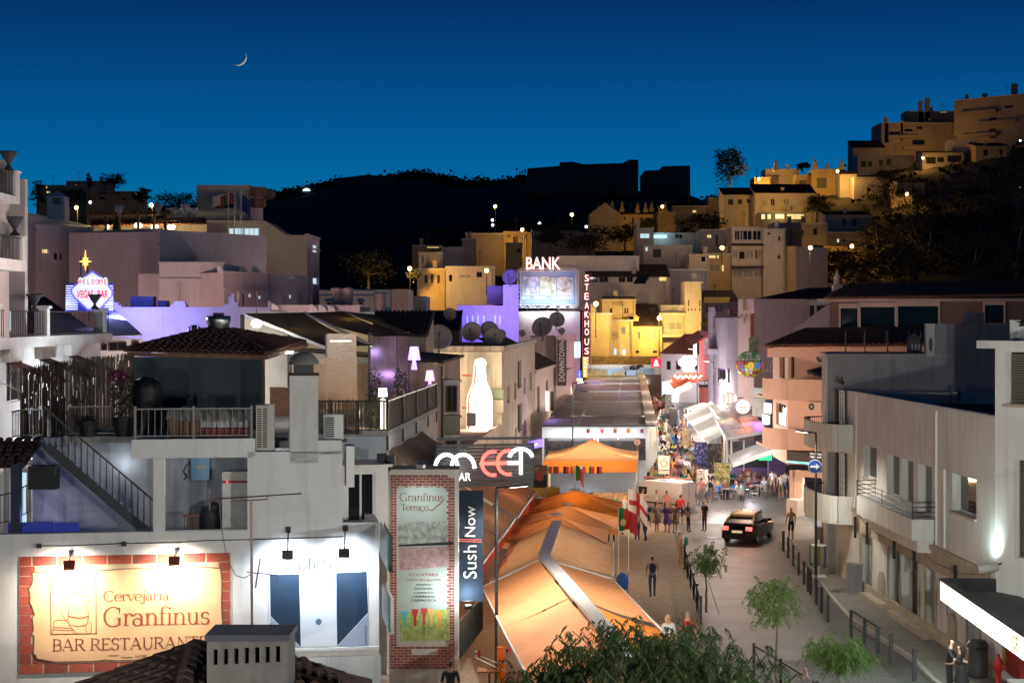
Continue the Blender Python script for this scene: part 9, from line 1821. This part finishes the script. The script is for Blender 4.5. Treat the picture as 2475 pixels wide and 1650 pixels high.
t=thing('lit_doorway','bright cool-lit shop doorway with sunglasses rack under the corner balcony','shop',(X(2050,75),75,0));f=Fpx(2022,79,2060,76);obj('back',f.box(MB(),0,f.U,.3,.5,0,2.9),glow('doorway_cool',(.75,1,.98),.9),t);sg=MB();[f.box(sg,f.U*.45+.16*(i%3),f.U*.45+.12+.16*(i%3),.0,.1,.9+.28*(i//3),1.05+.28*(i//3)) for i in range(18)];stf('sunglasses',sg,BLACKP,t);light('POINT',f.p(f.U*.4,-.8,2.2),130,(.75,1,.97),t)
one('yellow_parasol_edge','folded mustard awning edge above the lit doorway','awning',MB().prism([P(1992,1243,75.5),P(2040,1250,73.5),P(2008,1262,74)],(0,.4,.12)),mat('mustard'))
for k,(px,d,h) in enumerate(((1987,78,1.5),(2064,68.6,1.15))):x=X(px,d);t=thing('utility_cabinet',('far','near')[k]+' grey utility cabinet against the white street building','cabinet',(x,d,.13));obj('case',MB().box(x-.32,x+.32,d-.2,d+.2,.13,h+.13),GREYW,t);obj('lid',MB().box(x-.36,x+.36,d-.24,d+.24,h+.13,h+.2),CONC,t)
f=Fpx(1591,101,1618,101);t=thing('zone_sign','square pedestrian zone sign with red ring above the white van','sign',(f.p(f.U/2,.1,0).x,101,0));obj('pole',MB().tube(f.p(f.U/2,.06,0),f.p(f.U/2,.06,Zp(1100,101)),.04),METAL,t);obj('plate',f.box(MB(),0,f.U,0,.03,Zp(1135,101),Zp(1101,101)),mat('sign_beige',(.72,.60,.50),.5),t);obj('lower_plate',f.box(MB(),0,f.U,0,.03,Zp(1145,101),Zp(1137,101)),mat('sign_beige'),t);letters('ZONA',f,f.U/2,Zp(1106,101),-.003,width=.33,m=BLACKP,parent=t,ext=.004)['kind']='stuff';mb=MB();ring(mb,f.p(f.U/2,-.02,Zp(1119,101)),.19,f,.035);obj('red_ring',mb,mat('ring_red',(.35,.05,.05),.5),t)
c=P(1540,1068,104);t=thing('round_road_sign','round crossed road sign on a rusty pole beside the marquee','sign',(c.x,104,0));obj('pole',MB().tube((c.x,104.1,0),c,.06),mat('rust_pole',(.22,.10,.07),.7),t);obj('disc',MB().prism([c+V((.2*math.cos(k*PI/10),-.05,.2*math.sin(k*PI/10))) for k in range(20)],(0,.02,0)),mat('disc_pale',(.6,.4,.36),.5),t);obj('cross',MB().bar(c+V((-.12,-.07,-.12)),c+V((.12,-.07,.12)),.03).bar(c+V((-.12,-.07,.12)),c+V((.12,-.07,-.12)),.03),mat('ring_red'),t)
for k,(px,pyt,pyb,d,c_,lab) in enumerate(((1658,1033,1075,133,(.45,.32,.16),'bronze menu stand in the lane'),(1694,1068,1150,118,(.03,.02,.05),'dark rack of flip-flops and bags at the stall corner'),(1727,1072,1122,116,(.05,.045,.04),'black rack of hanging bags under the sagging awning'),(1755,1045,1090,121,(.55,.32,.05),'yellow goods rack behind the bag rack'),(1745,1118,1145,108,(.35,.30,.12),'hat table beside the bar terrace'),(1703,1135,1165,104,(.6,.52,.46),'small white price board at the stall'),(1694,1135,1172,103,(.65,.6,.55),'white ice-cream picture board in the lane'),(1616,952,985,178,(.6,.6,.55),'pale menu board far down the lane'),(1627,985,1012,160,(.06,.045,.04),'dark display cabinet beside the closed parasols'))):
 w=(18,30,34,22,38,16,20,16,18)[k];f=Fpx(px-w/2,d,px+w/2,d);t=thing('lane_display',lab,'display',f.p(f.U/2,.2,0),'stall displays');obj('panel',f.box(MB(),0,f.U,0,.25,max(.02,Zp(pyb,d)-.6),Zp(pyt,d)),mat('display_%d'%k,c_,.6,noise=.7,scale=4),t)
 gd=MB();rg=random.Random(k)
 if k in (1,2,3,4):
  for i in range(46):u_,z=rg.uniform(.05,f.U-.05),rg.uniform(max(.4,Zp(pyb,d)-.5),Zp(pyt,d)-.1);f.box(gd,u_-.05,u_+.05,-.1,-.01,z-.09,z+.06)
  stf('goods',gd,mat('goods_%d'%k,[(0,0,0),(.12,.12,.35),(.30,.26,.20),(.6,.38,.08),(.5,.45,.12)][k],.7,noise=.95,scale=9),t)
for k,px in enumerate((1639,1668)):c=V((X(px,158),158,0));t=thing('closed_parasol',('left','right')[k]+' closed blue-white parasol in the lane cafe','parasol',c);obj('pole',MB().tube(c,c+V((0,0,2.9)),.04),METAL,t);obj('folded_cloth',MB().lathe([(.32,.9),(.22,1.4),(.12,2.4),(.04,2.85),(.001,2.85)],c,9),mat('parasol_blue',(.35,.42,.58),.8),t)
t=thing('white_gazebo','small white gazebo roof far down the lane','gazebo',(X(1700,165),165,0));c=V((X(1700,165),165,3.3));mb=MB();mb.add([c+V((-1.8,-1.8,-.7)),c+V((1.8,-1.8,-.7)),c+V((1.8,1.8,-.7)),c+V((-1.8,1.8,-.7)),c],[(0,1,4),(1,2,4),(2,3,4),(3,0,4)]);obj('roof',mb,WAW,t);[obj('leg',MB().tube(c+V((a*1.75,b*1.75,-3.3)),c+V((a*1.75,b*1.75,-.7)),.04),WMET,t) for a in (-1,1) for b in (-1,1)];light('POINT',c-V((0,0,1)),180,(.95,.95,1),t)
# ================================================================= vehicles
def loft(mb,secs):
 n=len(secs[0]);vs=[p_ for s_ in secs for p_ in s_];fs=[(j*n+i,j*n+(i+1)%n,(j+1)*n+(i+1)%n,(j+1)*n+i) for j in range(len(secs)-1) for i in range(n)]
 return mb.add(vs,fs+[tuple(range(n))[::-1],tuple(range((len(secs)-1)*n,len(secs)*n))])
def sec(y,w,zl,zm,zh,wt): return [(-w*.9,y,zl),(w*.9,y,zl),(w,y,zl+.12),(w*1.01,y,zm),(wt,y,zh),(-wt,y,zh),(-w*1.01,y,zm),(-w,y,zl+.12)]
def car_frame(t,loc,hd):
 M=Matrix.Translation(V(loc)) @ Matrix.Rotation(hd,4,'Z')
 def put(nm,mb,m,par=None,smooth=False):mb.v=[tuple(M @ V(p_)) for p_ in mb.v]; return obj(nm,mb,m,par or t,smooth)
 return put
def wheels(put,wb0,wb1,tr,r):
 for sx_ in (-1,1):
  for y in (wb0,wb1):mb=MB().tube((sx_*(tr-.1),y,r),(sx_*(tr+.1),y,r),r,n=20);w=put('wheel',mb,mat('tyre',(.015,.015,.015),.8));put('rim',MB().tube((sx_*(tr+.085),y,r),(sx_*(tr+.112),y,r),r*.66,n=12),mat('alloy',(.55,.5,.4),.3,.8),w)
loc=(X(1822,84.5),86.3,0);t=thing('taxi_car','black taxi saloon with cream roof and lit tail lamps turning right','car',loc);put=car_frame(t,loc,-.42);PB=mat('taxi_black',(.010,.009,.010),.18,spec=.8)
S_=[sec(-2.2,.70,.42,.70,.80,.62),sec(-2.12,.82,.25,.78,1.0,.74),sec(-1.6,.87,.22,.86,1.02,.80),sec(-.4,.89,.2,.88,.98,.82),sec(.9,.89,.2,.86,.95,.80),sec(1.75,.86,.22,.76,.84,.74),sec(2.2,.74,.3,.60,.68,.6)];put('body',loft(MB(),S_),PB,smooth=False)
S_=[sec(-1.95,.74,.95,.98,1.0,.72),sec(-1.2,.76,.95,1.1,1.36,.60),sec(-.7,.77,.95,1.12,1.44,.58),sec(.2,.77,.95,1.12,1.45,.58),sec(1.25,.74,.9,.93,.95,.7)];put('cabin',loft(MB(),S_),mat('car_glass',(.012,.012,.014),.3,spec=.25))
put('cream_roof',loft(MB(),[sec(-1.3,.62,1.33,1.345,1.36,.58),sec(-.7,.60,1.42,1.44,1.46,.56),sec(.25,.60,1.43,1.45,1.47,.56),sec(.6,.60,1.28,1.30,1.32,.55)]),mat('taxi_cream',(.55,.44,.22),.3))
for sx_ in (-1,1):put('cream_pillar',MB().bar((sx_*.76,-1.9,1.0),(sx_*.6,-1.2,1.4),.09),mat('taxi_cream'));put('tail_lamp',MB().box(sx_*.62-.16,sx_*.62+.16,-2.2,-2.12,.72,.92),glow('tail_red',(1,.12,.10),3.0));put('mirror',MB().box(sx_*.9-.1,sx_*.9+.1,.75,.87,.95,1.08),PB)
put('number_plate',MB().box(-.27,.27,-2.22,-2.19,.60,.72),glow('plate_lit',(.8,.75,.4),.6));put('bumper',MB().box(-.8,.8,-2.26,-2.1,.3,.5),PB);rs_=put('roof_sign',MB().box(-.22,.22,-.35,-.2,1.47,1.60),glow('taxi_sign',(1,.35,.25),2.5));wheels(put,-1.35,1.3,.76,.32);light('POINT',(loc[0]-.6,loc[1]-3.2,.7),12,(1,.1,.08),t)
loc=(X(1600,97),99.3,0);t=thing('white_van','white panel van with roof ladder parked behind the waiting group','van',loc);put=car_frame(t,loc,.92);PWV=mat('van_white',(.66,.62,.62),.35)
S_=[sec(-2.1,.82,.3,1.0,1.82,.70),sec(-1.9,.86,.22,1.0,1.86,.74),sec(.6,.86,.22,1.0,1.86,.74),sec(1.15,.86,.22,1.0,1.6,.70),sec(1.6,.85,.22,.95,1.08,.74),sec(2.1,.78,.25,.7,.85,.68)];put('body',loft(MB(),S_),PWV)
put('windscreen',loft(MB(),[sec(.72,.80,1.02,1.05,1.75,.68),sec(1.2,.78,1.0,1.04,1.56,.66),sec(1.56,.76,.98,1.0,1.1,.7)]),GLASSD)
for sx_ in (-1,1):put('side_window',MB().box(sx_*.83-.03,sx_*.83+.03,.3,1.05,1.05,1.5),GLASSD);put('tail_lamp',MB().box(sx_*.76-.06,sx_*.76+.06,-2.13,-2.06,.9,1.2),mat('lamp_red',(.4,.02,.02),.3));put('trim_strip',MB().box(sx_*.87-.02,sx_*.87+.02,-1.8,1.4,.55,.62),METAL)
put('rear_doors',MB().box(-.74,.74,-2.14,-2.105,.4,1.7),mat('van_white'));put('door_seam',MB().box(-.01,.01,-2.15,-2.14,.4,1.7),METAL);put('roof_rack',MB().bar((-.6,-1.8,1.95),(-.6,.5,1.95),.05).bar((.6,-1.8,1.95),(.6,.5,1.95),.05),METAL)['kind']='stuff'
ld=MB();[ld.bar((a,-2.2,2.02),(a,.9,2.02),.06) for a in (-.3,.15)];[ld.bar((-.3,-2.1+i*.3,2.02),(.15,-2.1+i*.3,2.02),.04) for i in range(10)];put('ladder',ld,mat('ladder_red',(.4,.12,.09),.5))['kind']='stuff';wheels(put,-1.3,1.35,.76,.31)
c=V((X(1504,66.8),66.8,.12));t=thing('pushchair','blue folded-hood pushchair beside the canopy edge','pushchair',c);obj('hood',MB().sphere(c+V((0,0,.75)),.26,12,8,(1,1,1.5)),mat('pram_blue',(.01,.10,.45),.6),t, True);stf('frame',MB().path([c+V((-.25,.3,1.05)),c+V((-.2,-.2,.1)),c+V((-.2,.3,.1))],.02).path([c+V((.25,.3,1.05)),c+V((.2,-.2,.1)),c+V((.2,.3,.1))],.02),METAL,t)
for a in (-.22,.22):
 for b in (-.25,.3):obj('wheel',MB().tube(c+V((a-.02,b,.1)),c+V((a+.02,b,.1)),.1,n=12),METAL,t)
ALU=mat('aluminium',(.62,.58,.54),.3,.7);CH={}
def chair_parts():
 q={'seat':MB().box(-.22,.22,-.22,.22,.43,.46),'backrest':MB().grid(lambda u,v:V((-.24+.48*u,.2+.07*math.sin(PI*u),.52+.34*v)),6,3),'leg':MB().tube((0,0,0),(0,0,.44),.016,n=5),'armrest':MB().path([V((0,-.2,.44)),V((0,-.18,.66)),V((0,.2,.68))],.016)}
 for k,m in q.items():CH[k]=m.mesh(k);CH[k].materials.append(ALU)
chair_parts()
def chair(label,x,y,rz):
 t=thing('cafe_chair',label,'chair',(x,y,.01),'aluminium cafe chairs');R=Matrix.Rotation(rz,3,'Z');c=V((x,y,.01));inst('seat',CH['seat'],t,c,R);inst('backrest',CH['backrest'],t,c,R)
 for a in (-.2,.2):
  inst('armrest',CH['armrest'],t,c+R @ V((a*1.15,0,0)),R)
  for b in (-.2,.2):inst('leg',CH['leg'],t,c+R @ V((a,b,0)),R)
SEATS=[]
tb=[(1757,1208),(1797,1210),(1835,1200),(1772,1182),(1812,1182),(1850,1186)]
for k,(px,py) in enumerate(tb):
 d=GD(py);x=X(px,d);o=ORD[k];t=thing('round_cafe_table','small round cafe table, %s of the bar terrace tables'%o,'table',(x,d,.01),'bar terrace tables');obj('top',MB().lathe([(.001,.72),(.36,.72),(.36,.75),(.001,.75)],(x,d,0),16),ALU,t);obj('column',MB().tube((x,d,.0),(x,d,.72),.035),METAL,t)
 for j in range(3):a=2*PI*j/3+k*.7-.5;cx_,cy2=x+.75*math.cos(a),d+.75*math.sin(a);chair('aluminium chair, %s around the %s bar terrace table'%(ORD[j],o),cx_,cy2,a-PI/2);SEATS.append((cx_,cy2,a-PI/2,o,j))
# ================================================================= people
def body_mesh(name,arms,legs,sit=False,lean=0.0):
 """one continuous skinned figure facing -y; arms/legs give joint offsets per side (left, right)"""
 dz=-.47 if sit else 0
 Vv=[(0,0,.95+dz),(0,-lean*.3,1.12+dz),(0,-lean*.7,1.34+dz),(0,-lean,1.49+dz),(0,-.015-lean,1.575+dz),(0,-.012-lean,1.655+dz),(0,0-lean,1.715+dz),(0,-.115-lean,1.62+dz)]
 Rr=[.135,.12,.145,.056,.078,.095,.07,.016];E=[(i,i+1) for i in range(6)]+[(5,7)];B=['p','t','t','h','h','h','h','h']
 for s_,(el,wr) in zip((-1,1),arms):
  i=len(Vv);sh=V((s_*.185,-lean*.8,1.41+dz));e=V((s_*el[0],el[1]-lean*.6,el[2]+dz));w=V((s_*wr[0],wr[1]-lean*.5,wr[2]+dz));hd=(w-e).normalized();k=w+hd*.08
  Vv += [sh,e,w,k];Rr += [.062,.045,.032,.036];E += [(2,i),(i,i+1),(i+1,i+2),(i+2,i+3)];B += ['t','u','f','f']
  sd=hd.cross(V((0,1,0)) if abs(hd.y)<.8 else V((0,0,1))).normalized();up=hd.cross(sd)
  for q in range(4):j=len(Vv);b0=k+up*(q-1.5)*.022+hd*.015;Vv += [b0,b0+hd*(.05-.006*abs(q-1.3))+sd*.012*s_,b0+hd*(.075-.008*abs(q-1.3))+sd*.035*s_];Rr += [.011,.009,.007];E += [(i+3,j),(j,j+1),(j+1,j+2)];B += ['f']*3
  j=len(Vv);Vv += [w+up*-.04+hd*.03,w+up*-.055+hd*.07];Rr += [.012,.009];E += [(i+2,j),(j,j+1)];B += ['f']*2
 for s_,(kn,an) in zip((-1,1),legs):
  i=len(Vv);k=V((s_*kn[0],kn[1],kn[2]));a=V((s_*an[0],an[1],an[2]));Vv += [(s_*.095,0,.90+dz),k,a,a+V((s_*.02,-.13,-.05))];Rr += [.092,.062,.042,.038];E += [(0,i),(i,i+1),(i+1,i+2),(i+2,i+3)];B += ['l','l','s','k']
 Vv=[V(v) for v in Vv];me=skin_mesh(name,[tuple(v) for v in Vv],E,Rr,1,0)
 segs=[(Vv[a],Vv[b],B[b]) for a,b in E];hc=V((0,-lean*1.0,1.64+dz));eyes=[V((x,-.1-lean,1.645+dz)) for x in (-.032,.032)]
 SL={'f':0,'t':1,'u':1,'p':2,'l':2,'s':5,'k':4,'h':0}
 for p in me.polygons:
  c=p.center;best=min(segs,key=lambda g:((c-g[0])-(g[1]-g[0])*max(0,min(1,(c-g[0]).dot(g[1]-g[0])/(g[1]-g[0]).length_squared))).length);k=SL[best[2]]
  if best[2] == 'f' and (best[0]-V((0,0,0))).length and c.z>best[1].z+.0 and False:k=1
  if best[2] == 'h' and c.z>1.53+dz:k=3 if (c.z>1.69+dz or c.y>-.01-lean+(1.69+dz-c.z)*.25) else 0
  if k == 0 and any((c-e).length<.016 for e in eyes):k=3
  if best[2] in 'lp' and c.z>1.0+dz and not sit:k=1 if c.z>1.02+dz else 2
  p.material_index=k
 return me
dn=((.24,.02,1.14),(.26,-.06,.90));sw1=((.24,.12,1.16),(.24,.10,.92));sw2=((.24,-.08,1.15),(.22,-.26,.98));hip=((.36,.06,1.2),(.20,-.02,1.02));ph=((.25,-.02,1.15),(.14,-.28,1.22));cr=((.26,-.02,1.16),(.02,-.24,1.14));hug=((.28,-.16,1.2),(.10,-.40,1.14))
st=((.10,-.01,.50),(.10,.0,.09));l1=((.10,-.17,.52),(.10,-.20,.09));l2=((.10,.06,.50),(.10,.30,.15));sl_=((.13,-.44,.50),(.13,-.42,.09))
POSE={'standing':body_mesh('body',(dn,dn),(st,st)),'walking':body_mesh('body',(sw1,sw2),(l1,l2),lean=.03),'hands on hips':body_mesh('body',(hip,hip),(st,((.16,-.03,.5),(.20,-.02,.09)))),'checking a phone':body_mesh('body',(dn,ph),(st,((.12,-.05,.5),(.13,-.04,.09)))),'arms folded':body_mesh('body',(cr,cr),(st,((.15,0,.5),(.17,.03,.09)))),'embracing':body_mesh('body',(hug,hug),(st,((.13,-.04,.5),(.14,-.02,.09))),lean=.05),'sitting':body_mesh('body',(((.25,-.08,1.16),(.15,-.32,1.14)),((.25,-.1,1.15),(.12,-.34,1.16))),(sl_,sl_), True,.05)}
CN={'white':(.70,.66,.62),'black':(.012,.012,.014),'navy':(.015,.025,.07),'red':(.50,.03,.025),'blue':(.02,.13,.50),'grey':(.26,.27,.28),'pink':(.60,.25,.24),'yellow':(.62,.58,.10),'green':(.02,.22,.13),'teal':(.03,.22,.24),'orange':(.60,.22,.06),'tan':(.42,.32,.22),'purple':(.14,.07,.24),'brown':(.16,.09,.05),'pale blue':(.30,.40,.55),'maroon':(.16,.03,.04),'khaki':(.22,.19,.10),'denim':(.04,.07,.14),'blond':(.45,.33,.15),'dark':(.02,.014,.01),'floral':(.20,.16,.14),'skin':(.50,.28,.18),'tanned':(.40,.21,.13)}
def cm(n): return mat('cloth_'+n.replace(' ','_'),CN[n],.85,noise=.12 if n != 'floral' else .9,scale=6 if n != 'floral' else 22)
SKN=[mat('skin_%d'%i,c,.6) for i,c in enumerate(((.50,.28,.19),(.42,.22,.14),(.56,.34,.25)))]
USED=set();HAIRL=MB().sphere((0,.045,1.52),.115,10,8,(.95,.7,1.75)).mesh('long_hair',smooth=True);HAIRL.materials.append(None);SKIRT=MB().lathe([(.15,1.12),(.17,.95),(.24,.62),(.25,.58),(.2,.58)],(0,0,0),12).mesh('skirt',smooth=True);SKIRT.materials.append(None)
BAGM=MB().sphere((0,.17,1.25),.17,10,8,(.85,.6,1.25)).mesh('backpack',smooth=True);BAGM.materials.append(None)
def person(x,y,z,yaw,pose,top,bot,kind,hair,place,sc=1.0,extra=None):
 """kind: t trousers, s shorts, d dress"""
 w={'t':'trousers','s':'shorts','d':'skirt'}[kind];lab= None
 for adj in ('',' with short hair',' near the middle',' at the edge',' close behind others',' seen from behind',' among friends',' in sandals',' on the outer side',' a step apart'):
  lab='person in %s top and %s %s %s %s%s'%(top,bot,w,pose,place,adj)
  if len(lab.split())>16:lab=lab.replace('person in ','').replace(' top and ',' top, ')
  if lab not in USED: break
 USED.add(lab);loc=V((x,y,z));t=thing('person',lab,'person',loc,'people in the street');o=inst('body',POSE[pose],t,loc,Matrix.Rotation(yaw,3,'Z'),(sc,sc*.92,sc));sk=SKN[int(abs(x*7+y*3))%3]
 ms=[sk,cm(top),cm(bot),cm(hair),cm('black') if kind == 't' else cm('brown'),cm(bot) if kind == 't' else sk]
 while len(o.data.materials)<6:o.data.materials.append(None)
 for i,m in enumerate(ms):o.material_slots[i].link='OBJECT';o.material_slots[i].material=m
 def add(me,m):c=inst(me.name.split('.')[0],me,t,loc+(V((0,0,-.47*sc)) if pose == 'sitting' else V((0,0,0))),Matrix.Rotation(yaw,3,'Z'),(sc,sc,sc));c.material_slots[0].link='OBJECT';c.material_slots[0].material=m
 if kind == 'd' and pose != 'sitting':add(SKIRT,cm(top))
 if kind == 'd' or hair == 'blond':add(HAIRL,cm(hair))
 if extra:add(BAGM,cm(extra))
 return t
def pp(px,py,*a,**k):d=GD(py,k.get('z',.0));z=k.pop('z',.0); return person(X(px,d),d,z,*a,**k)
BK_,FT,LT_,RT=PI,0.0,-PI/2,PI/2
for a in ((1577,1444,BK_,'walking','grey','denim','t','dark','alone on the stone pavement',1.0,'navy'),(1663,1286,RT-.4,'hands on hips','black','black','t','dark','as an officer beside the van'),(1703,1284,LT_+.6,'standing','black','navy','t','dark','as an officer facing the group'),(1912,1304,LT_*.4,'standing','tan','black','s','dark','beside the taxi'),(1587,1288,RT*.5,'standing','floral','floral','d','brown','in the group before the van'),(1613,1291,FT,'standing','purple','purple','d','blond','in the group before the van'),(1632,1289,LT_*.6,'standing','floral','floral','d','dark','at the right of the group'),(1644,1268,BK_,'standing','red','navy','s','dark','behind the group by the van'),(1553,1252,RT,'checking a phone','white','tan','t','dark','at the van window'),(1586,1254,RT,'standing','white','tan','t','dark','by the van side'),(1611,1256,BK_-.4,'standing','pink','navy','t','dark','by the van side'),(1560,1308,BK_+.5,'walking','grey','denim','t','dark','past the drooping flag',1.0,'black'),(1540,1306,BK_,'walking','white','denim','t','brown','under the drooping flag'),(1650,1372,LT_,'checking a phone','white','tan','s','dark','at the fence corner',1.0,'green'),(1642,1372,RT,'standing','tan','tan','s','brown','at the fence corner')):
 k=dict(zip(('sc','extra'),a[9:]));pp(*a[:9],z=.12 if a[0]<1580 else .0,**k)
person(13.15,49.3,.13,PI*.35,'embracing','black','black','t','dark','beside the grey litter bin',1.05);person(13.47,49.1,.13,-PI*.62,'embracing','black','navy','d','dark','beside the grey litter bin',.96)
person(8.35,46.4,.0,LT_*.7,'walking','grey','khaki','s','brown','at the bottom edge of the road');person(5.15,54,.12,.4,'standing','white','tan','t','blond','behind the dark foreground tree');person(5.85,54.6,.12,-.4,'standing','red','denim','t','brown','behind the dark foreground tree');person(-1.75,46.6,.12,BK_,'standing','black','black','t','dark','below the tall cocktail sign')
for k,(px,d,tp,bt_,hr,ps) in enumerate(((1476,84.6,'red','black','dark','arms folded'),(1500,87.5,'white','white','brown','standing'),(1525,88.2,'tan','khaki','brown','standing'),(1378,85.5,'white','denim','dark','standing'),(1340,90,'black','black','dark','standing'),(1360,92,'pink','tan','blond','standing'),(1450,91.5,'grey','denim','dark','standing'),(1468,90,'white','tan','brown','standing'),(1405,92,'teal','black','blond','standing'),(1320,88.5,'maroon','denim','dark','standing'),(1352,87.6,'blue','denim','brown','walking'),(1395,90,'navy','tan','dark','standing'),(1418,88.6,'white','black','blond','arms folded'),(1440,87.4,'orange','denim','dark','walking'),(1488,92,'green','tan','brown','standing'),(1512,91,'pale blue','navy','dark','standing'))):person(X(px,d),d,.1,(k*1.3)%3-1.5 if k else 0,ps,tp,bt_,'t',hr,'under the orange marquee')
rp=random.Random(12);pts=[];tops=['white','black','navy','red','blue','grey','pink','yellow','green','teal','orange','tan','purple','brown','pale blue','maroon','white','black','white']
def free(x,y): return all((x-a)**2+(y-b)**2*.5>.3 for a,b in pts)
for y0,y1,n,xa,xb,pl in ((100,112,34,lambda y:8.0+(y-100)*.12, lambda y:12.6+(y-100)*.03,'by the zone sign'),(112,132,40,lambda y:9.6+(y-112)*.10, lambda y:13.6+(y-112)*.05,'in the lane beside the souvenir stalls'),(132,170,46,lambda y:11.9+(y-128)*.0723, lambda y:14.7+(y-128)*.06,'mid lane along the terrace roof'),(170,225,40,lambda y:11.9+(y-128)*.0723, lambda y:15.3+(y-128)*.062,'far down the crowded lane')):
 for i in range(n):
  for _ in range(60):
   y=y0+(y1-y0)*rp.random();x=rp.uniform(xa(y),xb(y))
   if free(x,y): break
  pts.append((x,y));tp=rp.choice(tops);kd=rp.choice('tttssd');person(x,y,.01,rp.choice([BK_,BK_,BK_,0,2.6,.5]),rp.choice(['walking','walking','standing','standing','checking a phone']),tp,rp.choice(['denim','black','navy','khaki','tan','white','grey']) if kd != 'd' else tp,kd,rp.choice(['dark','dark','brown','blond']),pl,rp.uniform(.92,1.04),rp.choice([None,None,None,None,'black','yellow']))
for x,y,rz,o,j in SEATS:
 if (o,j) in (('second',0),('third',2)): continue
 person(x,y,.02,rz,'sitting',rp.choice(tops),rp.choice(['denim','black','navy','khaki']),rp.choice('tts'),rp.choice(['dark','brown','blond','dark']),'at the %s bar terrace table'%o)
for px,py,tp,bt_ in ((1686,1180,'grey','black'),(1717,1202,'black','black'),(1700,1198,'tan','navy'),(1888,1206,'white','khaki'),(1868,1196,'white','tan'),(1898,1200,'white','denim'),(1672,1178,'white','denim'),(1660,1165,'white','navy'),(1647,1160,'white','black')):pp(px,py,BK_+rp.uniform(-.4,.4),'walking' if px<1720 else 'standing',tp,bt_,'t' if px<1720 else 's','dark','between the van and the bar terrace')
# ================================================================= point lights without fixtures, added for shop, side-street and slope glow
LP=bpy.data.objects['wine_shop']
for x,y,z,e,c in ((12.2,89,5.4,1500,(1,.70,.54)),(9.5,98,4.8,1000,(1,.80,.62)),(13.2,103,3.4,900,(1,.86,.80)),(11.5,116,4.2,1500,(1,.93,.85)),(12.6,128,4.2,1500,(1,.93,.85)),(14,142,4.2,1600,(1,.9,.85)),(16,160,4.2,2400,(1,.9,.85)),(17.5,182,4.4,2000,(1,.88,.8)),(19,205,4.4,1400,(1,.9,.8)),(20.5,226,4.4,1400,(1,.95,.9)),(6.2,72,4.6,300,(1,.72,.45))):light('POINT',(x,y,z),e,c,LP,radius=.5)  # no lamp bodies: lights added to brighten the square and lane
LH=bpy.data.objects['stepped_wall_house']
for x,y,z,e,c in ((X(320,112),112,8.5,1100,(1,.68,.62)),(X(560,110),110,8.5,900,(1,.64,.60)),(X(760,112),112,8,500,(1,.66,.62)),(X(560,146),146,17,2000,(1,.78,.55)),(X(120,118),118,10,900,(1,.70,.66)),(X(420,88),88,6,1300,(1,.72,.66)),(-15.5,68,7.5,1700,(.85,.93,1)),(-14.5,58,12.5,500,(1,.78,.72)),(X(880,140),140,8,1400,(1,.72,.66)),(X(1300,200),200,8,1200,(1,.72,.66))):light('POINT',(x,y,z),e,c,LH,radius=.5)  # unseen lights added for the tone on hotel and left house fronts
for x,y,z,e in ((14,246,20,1500),(34,262,26,1600),(-8,262,24,1000)):light('POINT',(x,y,z),e,(1,.80,.78),LP,radius=1)  # lights hovering in mid-air, added as town glow on the slope
for x,y,z,e in ((X(2420,452),452,Zp(400,452),3000),(X(2230,488),488,Zp(360,488),2500),(X(1880,372),372,Zp(500,372),2500)):light('POINT',(x,y,z),e,SOD,LP,radius=1)  # unseen amber lights added for the crest and skyline houses
